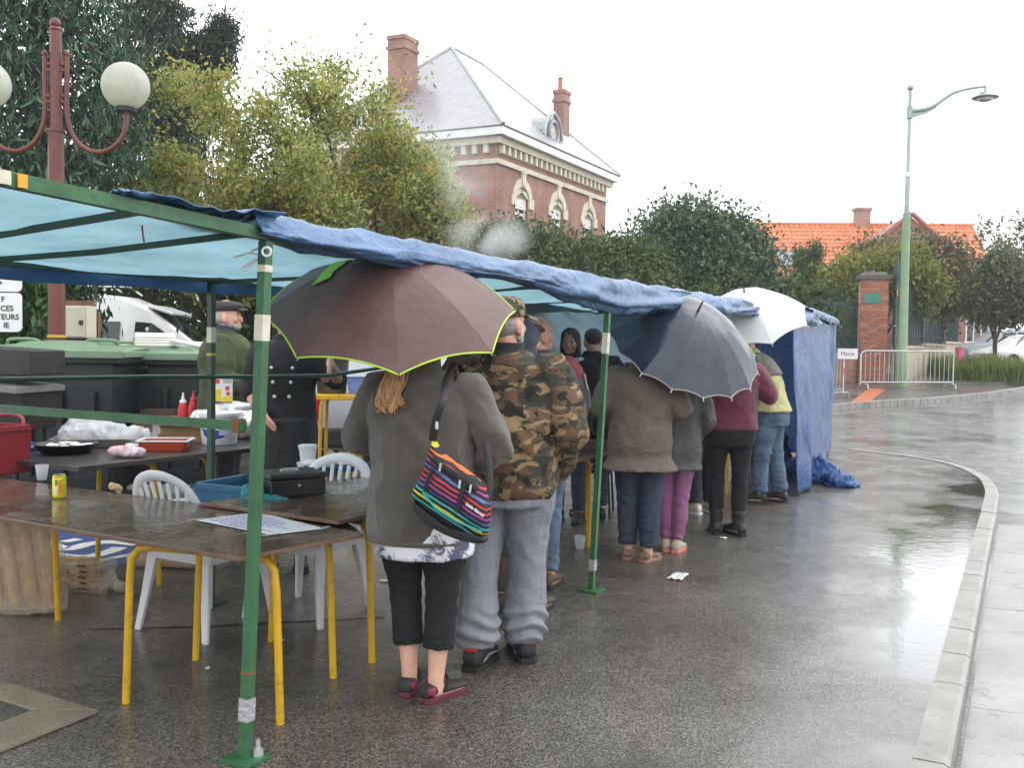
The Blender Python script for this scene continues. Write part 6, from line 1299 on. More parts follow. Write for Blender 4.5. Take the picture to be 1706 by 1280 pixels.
obj('back', gridvf(pback, 20, 10), m_pur, pch, smooth=True, solid=.012, angle=60); obj('piping', frame_tube([Vector(pback(i/20, 1.0)) for i in range(21)], .010, 6), m_wp, pch, smooth=True)
obj('seat', boxvf((0, .12, .41), (.5, .45, .03)), m_pur, pch, bevel=.01)
for x, y in ((-.24, -.1), (.24, -.1), (-.24, .32), (.24, .32)): obj('leg', frame_tube([Vector((x, y, 0)), Vector((-x*.1+x, y*.9, .42))], .011, 6), m_black, pch, smooth=True)
# litter on the ground
cu2 = tag(obj('plastic_cup', lathe([(.03, 0), (.034, .01), (.045, .10), (.047, .10), (.043, .1), (.03, .006)], (0, 0, 0), 20), m_clear, smooth=True), 'clear plastic cup standing on the wet ground by the second post', 'cup'); cu2.location = on(966, 915)
me = remesh([ellipsoid((0, 0, .04), (.06, .05, .04)), ellipsoid((.03, .01, .05), (.04, .04, .035))], .01, 1); displace(me, lambda p, q: .012*ridge(p, 20, 20, 20, 1))
pbl = tag(obj('paper_ball', me, m_wp, smooth=True), 'crumpled white paper on the ground under the serving table', 'paper'); pbl.location = on(974, 840)
def litter(px, py, sx, sy_, lab, name='paper_scrap'):
    p = on(px, py); me_ = mesh_of(name, gridvf(lambda u, v: ((u-.5)*sx, (v-.5)*sy_, .006+.018*abs(mnoise.noise(Vector((u*4+px, v*4, 0))))), 8, 6)); o = tag(obj(name, me_, m_wp, smooth=True), lab, 'litter'); o.location = (p.x, p.y, 0); o.rotation_euler = (0, 0, random.uniform(0, 3)); return o
litter(1130, 962, .20, .10, 'torn white napkin lying on the wet asphalt near the second post'); litter(640, 970, .05, .05, 'white scrap on the dark ground left of the woman\'s legs'); litter(1205, 898, .05, .04, 'tiny white scrap beside the black boots'); litter(470, 1070, .02, .02, 'tiny pale crumb on the ground below the near table'); litter(345, 1117, .02, .02, 'tiny pale crumb near the nearest table leg')
# ================================================================ PEOPLE
m_skin = M('skin', (.62, .36, .26), .5, .10, 9, .05, 90, col2=(.66, .38, .28)); m_skinr = M('ruddy_skin', (.60, .29, .21), .5, .14, 10, .08, 90, col2=(.66, .36, .27)); m_skind = M('tan_skin', (.44, .25, .17), .5, .1, 9)  # the last of these is an even, darker tan tone
TOR = [(.80, .150, .105), (.88, .172, .122), (.96, .168, .118), (1.06, .150, .108), (1.18, .158, .115), (1.30, .172, .118), (1.38, .168, .105), (1.435, .12, .085), (1.465, .07, .068)]
def ering(c, rx, ry, n=24, pw=2.3, yaw=0.0, tilt=0.0):
    out = []
    for k in range(n):
        a_ = 2*math.pi*k/n; ca, sa = math.cos(a_), math.sin(a_)
        x = rx*math.copysign(abs(ca)**(2/pw), ca); y = ry*math.copysign(abs(sa)**(2/pw), sa)
        x, y = x*math.cos(yaw)-y*math.sin(yaw), x*math.sin(yaw)+y*math.cos(yaw)
        out.append(Vector((c[0]+x, c[1]+y, c[2]+y*tilt)))
    return out
class Fig:
    def __init__(f, label, loc, rz, H=1.75, skin=None, feet=((-.10, 0, 8), (.10, 0, -8)), w=1.0, d=1.0, lean=(0, 0), bend=0.0, arms=None, head=(0, 0), cat='person', pelvis=(0, 0), skinmat=None, torso=None):
        f.s = H/1.75; f.t = thing('person', label, cat, (loc[0], loc[1], gz(loc[1])), rz); f.w, f.d = w, d; f.feet = feet; f.lean = lean; f.bend = bend; f.skin = skinmat or m_skin; f.head = head; f.pel = pelvis; f.tor = torso or TOR
        f.arms = arms or (((-.27, -.02, 1.16), (-.24, .10, .92)), ((.27, -.02, 1.16), (.24, .10, .92)))
    def sp(f, z):
        """spine offset at height z: lean grows from the hips up, bend curls the upper back forward"""
        u = max(0, (z-.92)/.55); b = max(0, (z-1.15)/.45); return Vector((f.pel[0]+f.lean[0]*u, f.pel[1]+f.lean[1]*u+f.bend*b*b, z-.5*abs(f.bend)*b*b*.35))
    def S(f, vf): return [Vector(v)*f.s for v in vf[0]], vf[1]
    def torso(f, rings, dx=0, pw=2.3):
        return loft([ering(f.sp(z)+Vector((0, r[2] if len(r) > 2 else 0, 0)), r[0], r[1], 28, pw, tilt=-(f.bend*1.2) if z > 1.2 else 0) for z, r in rings])
    def body_rings(f, e=0.0): return [(z, (rx*(f.w if z < 1.34 else min(f.w, 1.0))*.94+e, ry*(f.d if z < 1.34 else min(f.d, .95))*.94+e)) for z, rx, ry in f.tor]
    def hips(f, i): return Vector(((-1, 1)[i]*.088*f.w+f.pel[0], f.pel[1], .89))
    def leg_path(f, i, n=9):
        x, y, yaw = f.feet[i]; h = f.hips(i); a = Vector((x, y-.015, .085)); k = h.lerp(a, .5)+Vector((0, .025, .02)); out = []
        for j in range(n):
            u = j/(n-1); out.append((h*(1-u)**2+2*(2*k-.5*(h+a))*u*(1-u)+a*u*u)); 
        return out
    def leg(f, i, rad, n=None, t0=0.0, t1=1.0, ext=0.0):
        """rad: list of (t, r) along hip-ankle"""
        P_ = f.leg_path(i, 41); pts = []; rr = []
        m = n or max(14, int(26*(t1-t0)))
        for j in range(m+1):
            t_ = t0+(t1-t0)*j/m; k = t_*40; q = int(min(k, 39)); p = P_[q].lerp(P_[q+1], k-q); pts.append(p)
            for (ta, ra), (tb_, rb2) in zip(rad, rad[1:]):
                if ta <= t_ <= tb_+1e-6:
                    u = (t_-ta)/(tb_-ta); u = u*u*(3-2*u); rr.append((ra+(rb2-ra)*u, (ra+(rb2-ra)*u)*1.04)); break
            else: rr.append((rad[-1][1], rad[-1][1]))
        return frame_tube(pts, rr, 18, ref=(1, 0, 0))
    def shoulder(f, i): return f.sp(1.385)+Vector(((-1, 1)[i]*.168*f.w, 0, 0))
    def arm(f, i, r, end=1.0, n=14):
        s_ = f.shoulder(i); e_, w_ = [Vector(v) for v in f.arms[i]]; pts = []; rr = []
        tot = 2.0
        for j in range(n+1):
            u = j/n*end*2
            p = s_.lerp(e_, u) if u <= 1 else e_.lerp(w_, u-1)
            if abs(u-1) < .35: 
                k = 1-abs(u-1)/.35; p = p.lerp((s_.lerp(e_, .75)+e_.lerp(w_, .25))/2, .35*k)
            pts.append(p); q = j/n*(len(r)-1); a = int(min(q, len(r)-2)); rr.append(r[a]+(r[a+1]-r[a])*(q-a))
        sh = s_+Vector(((1, -1)[i]*.05, 0, .0)); return frame_tube([sh]+pts, [rr[0]*.95]+rr, 14)
    def hand(f, i, grip=False, dirv=None):
        e_, w_ = [Vector(v) for v in f.arms[i]]; d_ = ((w_-e_).normalized() if dirv is None else Vector(dirv).normalized()); sd = Vector(((-1, 1)[i]*1.0, 0, 0)); sd = (sd-d_*sd.dot(d_)); sd = sd.normalized() if sd.length > .1 else d_.orthogonal().normalized(); fw = d_.cross(sd)*(1, -1)[i]
        # palm flat faces inwards; fingers spread along fw
        parts = [frame_tube([w_-d_*.03, w_+d_*.01, w_+d_*.05, w_+d_*.09], [(.024, .028), (.016, .034), (.015, .041), (.013, .039)], 12, ref=sd)]
        for k, (off, ln) in enumerate(((-.030, .062), (-.010, .072), (.010, .069), (.029, .055))):
            b = w_+d_*.085+fw*off; curl = -sd*(.9 if grip else .25)
            m1 = b+(d_+curl*.35).normalized()*ln*.45; m2 = m1+(d_*(.2 if grip else .9)+curl).normalized()*ln*.33; m3 = m2+(d_*(-.6 if grip else .8)+curl*1.2).normalized()*ln*.26
            parts.append(frame_tube([b-d_*.012, b, m1, m2, m3], [.0095, .0092, .0088, .008, .0062], 8))
        b = w_+d_*.025-fw*.034; parts.append(frame_tube([b+fw*.012, b, b-fw*.022+d_*.028-sd*.008, b-fw*.026+d_*.052-sd*.018], [.013, .0125, .0105, .008], 8)); return parts
    def headparts(f):
        yaw, pit = R_(f.head[0]), R_(f.head[1]); b = f.sp(1.47); R3 = Matrix.Rotation(yaw, 3, 'Z') @ Matrix.Rotation(pit, 3, 'X'); c = b+Vector((0, .015+f.bend*.25, .135)); f.hc = c; f.hR = R3
        def E(p, r, rot=None): return ellipsoid(c+R3 @ Vector(p), r, 18, 12, R3 if rot is None else R3 @ rot)
        pts = [E((0, -.012, .035), (.074, .094, .085)), E((0, .012, -.015), (.066, .080, .085)), E((0, .035, -.070), (.046, .050, .042)), E((0, .070, -.088), (.022, .018, .018)),
               E((0, .088, -.022), (.012, .018, .028), Matrix.Rotation(R_(-18), 3, 'X')), E((0, .098, -.036), (.015, .013, .011)), E((0, .074, .018), (.052, .018, .012)), E((-.04, .062, -.030), (.022, .02, .022)), E((.04, .062, -.030), (.022, .02, .022)),
               E((0, .083, -.060), (.022, .010, .006)), E((0, .081, -.070), (.020, .010, .007))]
        for sx in (-1, 1):
            pts += [E((sx*.076, -.012, -.018), (.010, .024, .034), Matrix.Rotation(R_(sx*-12), 3, 'Z')), E((sx*.073, .0, -.045), (.010, .012, .016))]
        nk = frame_tube([b+Vector((0, -.01, -.09)), b, c+R3 @ Vector((0, -.022, -.05))], [(.062, .06), (.054*min(1.12, max(.9, f.w*.95)), .057), (.054, .056)], 16, ref=(1, 0, 0)); return pts+[nk]
    def build_body(f, voxel=.0085, hands=(True, True), grip=(False, False), smooth=3, hdir=(None, None)):
        parts = [f.torso(f.body_rings())]+f.headparts()
        for i in (0, 1):
            parts += [f.leg(i, [(0, .082*f.w), (.25, .074*f.w), (.5, .054), (.68, .054), (1, .037)]), f.arm(i, [.048*f.w, .044*f.w, .037, .036, .026])]
            x, y, yaw = f.feet[i]; q = Matrix.Rotation(R_(yaw), 3, 'Z'); a = Vector((x, y, 0))
            parts.append(frame_tube([a+q @ Vector(v) for v in ((0, -.055, .035), (0, -.02, .04), (0, .06, .035), (0, .14, .022), (0, .17, .02))], [(.026, .03), (.034, .038), (.04, .03), (.042, .02), (.025, .012)], 12, ref=(1, 0, 0)))
            parts.append(frame_tube([a+Vector((0, -.015, .10)), a+Vector((0, -.015, .03))], .036, 10))
            if hands[i]: parts += f.hand(i, grip[i], hdir[i])
        me = remesh([f.S(p) for p in parts], voxel*f.s, smooth, 'body'); f.body = obj('body', me, f.skin, f.t, smooth=True, angle=180); return f
    def garment(f, name, parts, mat, voxel=.011, smooth=4, fold=None, par=None, label=None):
        me = remesh([f.S(p) for p in parts], voxel*f.s, smooth, name)
        if fold: displace(me, fold)
        return obj(name, me, mat, par or f.t, smooth=True, angle=180, label=label)
    def E(f, p, r, rot=None, n=18, m=12): return ellipsoid(f.hc+f.hR @ Vector(p), r, n, m, f.hR if rot is None else f.hR @ rot)
    def HP(f, p): return f.hc+f.hR @ Vector(p)
    def face(f, eye=(.10, .07, .05), lips=True):
        for sx in (-1, 1):
            e_ = obj('eye', f.S(f.E((sx*.031, .069, .0), (.0125, .012, .0095))), M('eye_white', (.66, .63, .60), .2), f.t, smooth=True); obj('iris', f.S(f.E((sx*.031, .0795, .0), (.0058, .003, .0058))), M('iris', (.05, .035, .025), .15), e_, smooth=True)
            obj('eyebrow', f.S(f.E((sx*.032, .083, .020), (.02, .006, .0042))), M('brow_hair', eye, .8), f.t, smooth=True)
        if lips: obj('lips', f.S(f.E((0, .0875, -.0655), (.021, .008, .007))), M('lips', (.50, .20, .17), .45), f.t, smooth=True)
    def shoe(f, i, mat, sole, L=.285, wd=.047, hgt=.085, ankle=True, lowcut=False, name='shoe', heel=0.0, toe=.55):
        x, y, yaw = f.feet[i]; q = Matrix.Rotation(R_(yaw), 3, 'Z'); a = Vector((x, y, 0)); y0 = -.085; prof = [(0, .55, .55), (.06, .85, .95), (.2, .92, 1.0), (.35, .92, .92 if not lowcut else .7), (.5, 1.0, .74), (.68, 1.06, .60), (.84, .98, .50), (.95, .72, .42), (1.0, .35, .30)]
        rings = []
        for u, wk, hk in prof:
            hh = hgt*hk; yy = y0+L*u; r_ = []
            for k in range(16):
                an = 2*math.pi*k/16; cx_ = math.cos(an); sz_ = math.sin(an); r_.append(a+q @ Vector((wd*wk*math.copysign(abs(cx_)**.75, cx_), yy, .022+hh*.5+hh*.5*math.copysign(abs(sz_)**.8, sz_))))
            rings.append(r_)
        sh_ = obj(name, f.S(loft(rings)), mat, f.t, smooth=True, angle=70)
        outl = [(wd*1.08*wk, y0-.006+(L+.012)*u) for u, wk, hk in prof]; poly = [(-w_, y_) for w_, y_ in outl]+[(w_, y_) for w_, y_ in outl[::-1]]
        V, Fq = prism(poly, 0.0, .026); obj('sole', f.S(([a+q @ Vector((v.x, v.y, v.z)) for v in V], Fq)), sole, sh_, bevel=.003)
        return sh_, a, q
def foldfn(amp, f=(7, 7, 5), seed=0.0, fine=.0, zlo=None, zamp=0.0, stack=None):
    def fn(p, n_):
        v = amp*(ridge(p, *f, seed)-.35)+amp*.42*(ridge(p, f[0]*2.4, f[1]*2.4, f[2]*2.9, seed+4)-.4)+fine*fnoise(p, 38, seed)
        if stack:
            for z0, z1, a, k in stack:
                if z0 < p.z < z1: e_ = math.sin(math.pi*(p.z-z0)/(z1-z0)); v += a*e_*math.sin(p.z*k+3*math.sin(p.x*14+p.y*11+seed)+2*mnoise.noise(Vector((p.x*8, p.y*8, p.z*4))))
        return v
    return fn
m_fleece = M('taupe_fleece', (.088, .076, .062), .95, .12, 9, .5, 260, sheen=.4, wr=(.35, 3.2, 1.6)); m_blackj = M('black_jersey', (.010, .010, .011), .9, .25, 9, .2, 160); m_blksole = M('black_sole', (.012, .012, .012), .7)
m_jean = M('dark_denim', (.030, .045, .075), .85, .25, 8, .3, 220, wr=(.5, 5, 2.2)); m_jeanl = M('blue_denim', (.065, .105, .17), .85, .35, 6, .3, 220, col2=(.10, .15, .22), wr=(.55, 5, 2.0))
def hairmat(name, c, c2): return M(name, c, .45, .25, 40, .6, 120, col2=c2, stretch=(1, 1, .08))
def facing(deg): return -R_(deg)          # degrees to the right of straight away from the camera

# ---- 1. woman with striped bag under the brown umbrella
a = on(678, 1150); b = on(735, 1166); rz = facing(12); c = (a+b)/2
q = Matrix.Rotation(-rz, 3, 'Z'); la_, lb_ = q @ (a-c), q @ (b-c)
W1 = Fig('woman in taupe fleece and black cropped leggings under the brown umbrella', c, rz, 1.70, w=1.30, d=1.38, feet=((la_.x+.02, la_.y-.02, 0), (lb_.x-.02, lb_.y+.0, -30)), arms=(((-.35, .02, 1.13), (-.14, .24, 1.20)), ((.345, -.03, 1.12), (.13, .25, 1.05))), head=(5, 2), pelvis=(-.02, .0)).build_body()
rg = [(.715, (.228, .205)), (.76, (.236, .214)), (.90, (.234, .214)), (1.05, (.228, .195)), (1.18, (.236, .182)), (1.30, (.245, .168)), (1.38, (.225, .140)), (1.43, (.150, .110)), (1.475, (.095, .09))]
jk = W1.garment('jacket', [W1.torso(rg), W1.arm(0, [.088, .082, .072, .064, .050], .98), W1.arm(1, [.088, .082, .072, .064, .050], .98)], m_fleece, .0105, 7, foldfn(.014, (5, 5, 4.2), 2, .0012, stack=((1.0, 1.3, .006, 34),)))
W1.garment('jacket_hem', [loft([ering(W1.sp(z), rx, ry, 28) for z, rx, ry in ((.71, .230, .208), (.715, .238, .216), (.728, .239, .217), (.733, .232, .210))])], m_fleece, .006, 2, par=jk)
W1.garment('collar', [frame_tube([W1.sp(1.44)+Vector((0, -.02, 0)), W1.sp(1.49)+Vector((0, -.015, 0)), W1.sp(1.535)+Vector((0, -.01, 0))], [(.115, .10), (.088, .085), (.082, .08)], 18, ref=(1, 0, 0))], m_fleece, .008, 3, par=jk)
m_floral = None
def floral():
    m = M('floral_print', (.70, .70, .74), .7, .05, 8); t = m.node_tree; b_ = t.nodes['Principled BSDF']; tc = t.nodes.new('ShaderNodeTexCoord'); 
    vo = t.nodes.new('ShaderNodeTexVoronoi'); vo.inputs['Scale'].default_value = 9; lk(t, tc.outputs['Object'], vo.inputs['Vector']); wv = t.nodes.new('ShaderNodeTexNoise'); wv.inputs['Scale'].default_value = 26; wv.inputs['Detail'].default_value = 3; wv.inputs['Distortion'].default_value = 2.2; lk(t, tc.outputs['Object'], wv.inputs['Vector'])
    mu = t.nodes.new('ShaderNodeMath'); mu.operation = 'MULTIPLY_ADD'; mu.inputs[1].default_value = .9; lk(t, vo.outputs['Distance'], mu.inputs[0]); lk(t, wv.outputs['Fac'], mu.inputs[2])
    rp = t.nodes.new('ShaderNodeValToRGB'); rp.color_ramp.elements[0].position = .80; rp.color_ramp.elements[1].position = .98; rp.color_ramp.elements[0].color = (.09, .09, .17, 1); rp.color_ramp.elements[1].color = (.72, .72, .76, 1); lk(t, mu.outputs[0], rp.inputs[0]); lk(t, rp.outputs[0], b_.inputs['Base Color']); return m
W1.garment('shirt_tail', [loft([ering(W1.sp(z)+Vector((.015, -.0, 0)), rx, ry, 28) for z, rx, ry in ((.650, .214, .196), (.655, .222, .203), (.73, .222, .203), (.80, .215, .195))])], floral(), .008, 2, lambda p, n_: .006*ridge(p, 9, 9, 2, 1))
lg = [(0, .118), (.15, .116), (.35, .098), (.5, .076), (.62, .071), (.74, .069), (.80, .066)]
W1.garment('leggings', [W1.torso([(.74, (.185, .175)), (.82, (.202, .19)), (.92, (.195, .18)), (1.0, (.18, .16))]), W1.leg(0, lg, t1=.80), W1.leg(1, lg, t1=.80)], m_blackj, .0095, 5, foldfn(.005, (6, 6, 7), 3, 0, stack=((.30, .62, .0025, 90),)))
lc = [(.785, .0685), (.80, .070), (.83, .070)]
m_lace = M('black_lace', (.012, .012, .013), .9, .3, 30, 1.0, 90)
for i in (0, 1): W1.garment('lace_hem', [W1.leg(i, lc, t0=.785, t1=.835, n=6)], m_lace, .006, 1, lambda p, n_: .006*fnoise(p, 55))
m_shoeb = M('black_shoe_mesh', (.025, .023, .025), .7, .25, 30, .3, 150); m_pinks = M('dark_pink_sole', (.10, .015, .03), .6); m_fuchs = M('fuchsia_trim', (.25, .02, .07), .6)
for i in (0, 1):
    sh_, a_, q_ = W1.shoe(i, m_shoeb, m_pinks, .27, .043, .062, lowcut=True)
    obj('strap', W1.S(frame_tube([a_+q_ @ Vector(v) for v in ((-.044, .02, .05), (-.03, .045, .085), (0, .06, .092), (.03, .045, .085), (.044, .02, .05))], (.004, .011), 8, ref=(0, 1, 0))), m_shoeb, sh_, smooth=True)
    obj('heel_patch', W1.S(boxvf(a_+q_ @ Vector((.03, -.055, .055)), (.03, .04, .03))), m_fuchs, sh_, bevel=.006)
hm = hairmat('blond_hair', (.38, .19, .075), (.52, .30, .13))
hr = W1.garment('hair', [W1.E((0, -.018, .036), (.083, .098, .09)), W1.E((0, -.06, -.02), (.07, .05, .08))], hm, .008, 3, lambda p, n_: .004*ridge(p, 60, 60, 4, 1))
st = []
for i in range(110):
    u = i/109; x0 = -.055+.05*math.sin(i*2.4); r0 = random.uniform(.0035, .0065); p0 = W1.HP((x0-.01, -.06, .0)); x1 = -.130+.085*u+random.uniform(-.016, .016)
    p1 = W1.sp(1.46)+Vector((x1, -.115-.03*random.random(), -.01)); p2 = W1.sp(1.38)+Vector((x1-.012, -.155-.03*random.random(), 0)); p3 = W1.sp(1.31+.035*random.random())+Vector((x1+.02*math.sin(i), -.175-.03*random.random(), 0)); p4 = p3+Vector((.025*math.cos(i*1.7), .0, -.005+.02*math.sin(i)))
    st.append(frame_tube(spline([p0, p1, p2, p3, p4], 3), [r0]*9+[r0*.8, r0*.65, r0*.5, r0*.25], 6))
obj('lock', W1.S(join(*st)), hm, hr, smooth=True)
# ---- striped shoulder bag
bagc = W1.t.location+Vector((0, 0, 0)); by = W1.t.location.y
bctr = at(752, 815, by-.36); bagt = thing('shoulder_bag', 'black shoulder bag with rainbow stripes hanging on the woman\'s back', 'bag', bctr, R_(-8))
kb_ = (by-.36)/FPX
def bpx(px, py, d_=0.0): return Vector(((px-752)*kb_, d_, -(py-815)*kb_))
def bagmat():
    m = bpy.data.materials.new('rainbow_stripes'); m.use_nodes = True; t = m.node_tree; b_ = t.nodes['Principled BSDF']; b_.inputs['Roughness'].default_value = .75
    tc = t.nodes.new('ShaderNodeTexCoord'); mp = t.nodes.new('ShaderNodeMapping'); mp.inputs['Rotation'].default_value = (0, R_(-31), 0); lk(t, tc.outputs['Object'], mp.inputs[0]); sp_ = t.nodes.new('ShaderNodeSeparateXYZ'); lk(t, mp.outputs[0], sp_.inputs[0])
    nz = t.nodes.new('ShaderNodeTexNoise'); nz.inputs['Scale'].default_value = 14; lk(t, tc.outputs['Object'], nz.inputs['Vector']); ma = t.nodes.new('ShaderNodeMath'); ma.operation = 'MULTIPLY_ADD'; ma.inputs[1].default_value = .012; lk(t, nz.outputs['Fac'], ma.inputs[0]); lk(t, sp_.outputs[2], ma.inputs[2])
    mr = t.nodes.new('ShaderNodeMapRange'); mr.inputs[1].default_value = -.112; mr.inputs[2].default_value = .118; lk(t, ma.outputs[0], mr.inputs[0])
    rp = t.nodes.new('ShaderNodeValToRGB'); rp.color_ramp.interpolation = 'CONSTANT'; e = rp.color_ramp.elements
    K = (.012, .012, .014); cols = [K, (.05, .38, .34), K, (.75, .60, .02), K, (.04, .42, .38), K, (.08, .10, .32), K, (.38, .05, .30), K, (.55, .03, .06), K, (.55, .03, .05), K, (.10, .12, .35), K, (.42, .06, .30), K, (.6, .04, .06), K, (.65, .14, .03), K, (.62, .5, .03)]
    while len(e) < len(cols): e.new(.5)
    pos = 0; 
    for i, c_ in enumerate(cols): e[i].position = pos; e[i].color = (*c_, 1); pos += (.055 if i % 2 == 0 else .032)*.98
    lk(t, mr.outputs[0], rp.inputs[0]); lk(t, rp.outputs[0], b_.inputs['Base Color']); return m
m_rain = bagmat(); m_bagb = M('black_nylon', (.010, .010, .012), .6, .2, 12, .2, 120)
outl = [(718, 732), (740, 760), (800, 800), (818, 835), (815, 882), (805, 893), (775, 890), (728, 868), (692, 838), (684, 822), (700, 790)]
def shell(outl, d0, d1, bulge, inset):
    cx_ = sum(p[0] for p in outl)/len(outl); cy_ = sum(p[1] for p in outl)/len(outl); pts = spline([Vector((x, y, 0)) for x, y in outl+[outl[0]]], 4)[:-1]; rings = []
    for dd, k in ((d1, .86), (d1-.01, .97), ((d0+d1)/2, 1.0), (d0+.012, .96), (d0, inset), (d0-bulge, inset*.6), (d0-bulge*1.1, .2)): rings.append([bpx(cx_+(p.x-cx_)*k, cy_+(p.y-cy_)*k, dd) for p in pts])
    return loft(rings)
obj('bag_body', shell(outl, -.03, .07, .012, .88), m_rain, bagt, smooth=True, angle=60)
obj('base_panel', shell([(688, 836), (730, 866), (776, 890), (812, 893), (806, 905), (760, 897), (712, 874), (686, 848)], -.035, .075, .004, .92), m_bagb, bagt, smooth=True, angle=60)
pk = [shell([(727, 785), (775, 806), (772, 842), (764, 846), (716, 818), (720, 796)], -.052, -.02, .008, .9), shell([(786, 812), (815, 838), (813, 872), (804, 874), (772, 852), (780, 826)], -.052, -.02, .008, .9)]
for p_ in pk: obj('pocket', p_, m_rain, bagt, smooth=True, angle=60)
obj('zip_band', join(frame_tube([bpx(722, 762, -.047), bpx(745, 778, -.05), bpx(775, 795, -.052), bpx(800, 812, -.049)], (.004, .014), 8, ref=(0, 1, 0)), frame_tube([bpx(779, 800, -.055), bpx(771, 830, -.056), bpx(766, 850, -.052)], (.004, .010), 8, ref=(0, 1, 0)), frame_tube([bpx(724, 780, -.05), bpx(716, 800, -.052), bpx(712, 818, -.05)], (.004, .008), 8, ref=(0, 1, 0))), m_bagb, bagt, smooth=True)
for px, py in ((738, 776), (771, 803), (789, 810)): obj('zip_pull', boxvf(bpx(px, py, -.064), (.009, .004, .034), rot=Matrix.Rotation(R_(8), 3, 'Y')), m_galv, bagt, bevel=.002)
obj('piping', frame_tube([bpx(707, 820, -.045), bpx(730, 845, -.05), bpx(765, 865, -.052), bpx(808, 882, -.045)], .0045, 6), M('turquoise_trim', (.03, .36, .32), .6), bagt, smooth=True)
obj('lettering', place(textvf('Little Marcel', .017, bold=.0006), Matrix.Translation(bpx(781, 836, -.066)) @ Matrix.Rotation(R_(33), 4, 'Y') @ Matrix.Rotation(math.pi/2, 4, 'X')), m_white, bagt)
sh_top = at(748, 632, by-.12)-bctr; stq = Matrix.Rotation(R_(8), 3, 'Z')
spt = spline([bpx(719, 735, .0), bpx(726, 700, -.02), bpx(737, 665, -.01), stq @ sh_top+Vector((0, -.06, -.01)), stq @ sh_top+Vector((.02, .05, .07)), stq @ sh_top+Vector((.03, .20, .0))], 5)
obj('strap', frame_tube(spt, (.004, .016), 8, ref=(0, 1, 0)), m_bagb, bagt, smooth=True); obj('strap_ring', boxvf(bpx(729, 708, -.035), (.012, .012, .032)), m_galv, bagt, bevel=.003)
obj('strap', frame_tube(spline([bpx(812, 840, .0), bpx(815, 815, .02), bpx(812, 780, .06), bpx(800, 740, .12)], 4), (.004, .014), 8, ref=(0, 1, 0)), m_bagb, bagt, smooth=True)

# ---- 2. camouflage man
def camo():
    m = bpy.data.materials.new('camouflage'); m.use_nodes = True; t = m.node_tree; b_ = t.nodes['Principled BSDF']; b_.inputs['Roughness'].default_value = .85
    tc = t.nodes.new('ShaderNodeTexCoord')
    def layer(sc, seed, st, dist=1.2):
        mp = t.nodes.new('ShaderNodeMapping'); mp.inputs['Location'].default_value = (seed, seed*.7, -seed); mp.inputs['Scale'].default_value = st; lk(t, tc.outputs['Object'], mp.inputs[0]); n = t.nodes.new('ShaderNodeTexNoise'); n.inputs['Scale'].default_value = sc; n.inputs['Detail'].default_value = 2.2; n.inputs['Distortion'].default_value = dist; lk(t, mp.outputs[0], n.inputs['Vector']); return n.outputs['Fac']
    def thr(s, p): r = t.nodes.new('ShaderNodeValToRGB'); r.color_ramp.elements[0].position = p; r.color_ramp.elements[1].position = p+.012; lk(t, s, r.inputs[0]); return r.outputs[0]
    def mx(f, a_, c_):
        x = t.nodes.new('ShaderNodeMix'); x.data_type = 'RGBA'; lk(t, f, x.inputs[0])
        if hasattr(a_, 'links'): lk(t, a_, x.inputs[6])
        else: x.inputs[6].default_value = (*a_, 1)
        x.inputs[7].default_value = (*c_, 1); return x.outputs[2]
    col = mx(thr(layer(8.6, 3, (1, 1, 1.5)), .50), (.12, .068, .036), (.035, .037, .024))
    col = mx(thr(layer(8.8, 11, (.9, .9, 1.7)), .565), col, (.26, .175, .088))
    col = mx(thr(layer(9.4, 23, (1, 1, 1.3)), .59), col, (.013, .013, .012))
    lk(t, col, b_.inputs['Base Color']); n = t.nodes.new('ShaderNodeTexNoise'); n.inputs['Scale'].default_value = 170; lk(t, tc.outputs['Object'], n.inputs['Vector']); bp = t.nodes.new('ShaderNodeBump'); bp.inputs['Strength'].default_value = .25; bp.inputs['Distance'].default_value = .01; lk(t, n.outputs['Fac'], bp.inputs['Height']); prev = bp.outputs[0]
    for k_ in (4.5, 10):
        nw = t.nodes.new('ShaderNodeTexNoise'); nw.inputs['Scale'].default_value = k_; nw.inputs['Detail'].default_value = 2; lk(t, tc.outputs['Object'], nw.inputs['Vector']); s1 = t.nodes.new('ShaderNodeMath'); s1.operation = 'SUBTRACT'; s1.inputs[1].default_value = .5; lk(t, nw.outputs['Fac'], s1.inputs[0]); s2 = t.nodes.new('ShaderNodeMath'); s2.operation = 'ABSOLUTE'; lk(t, s1.outputs[0], s2.inputs[0])
        bw = t.nodes.new('ShaderNodeBump'); bw.inputs['Strength'].default_value = .5; bw.inputs['Distance'].default_value = .2/k_; bw.invert = True; lk(t, s2.outputs[0], bw.inputs['Height']); lk(t, prev, bw.inputs['Normal']); prev = bw.outputs[0]
    lk(t, prev, b_.inputs['Normal']); MATS['camouflage'] = m; return m
m_camo = camo()
a = on(795, 1112); b = on(872, 1098); rz = facing(14); c = (a+b)/2; q = Matrix.Rotation(-rz, 3, 'Z'); la_, lb_ = q @ (a-c), q @ (b-c)
M1 = Fig('man in camouflage jacket, cap and grey jogging trousers beside the brown umbrella', c, rz, 1.80, w=1.28, d=1.42, skinmat=m_skinr, feet=((la_.x, la_.y, -4), (lb_.x, lb_.y, 26)), arms=(((-.33, -.01, 1.13), (-.16, .22, .98)), ((.33, -.02, 1.12), (.22, .20, .90))), head=(-24, 4), pelvis=(.0, .02)).build_body()
rg = [(.80, (.232, .205)), (.85, (.246, .216)), (.95, (.246, .218)), (1.08, (.243, .208)), (1.20, (.244, .19)), (1.31, (.248, .17)), (1.385, (.226, .14)), (1.435, (.16, .115)), (1.475, (.10, .095))]
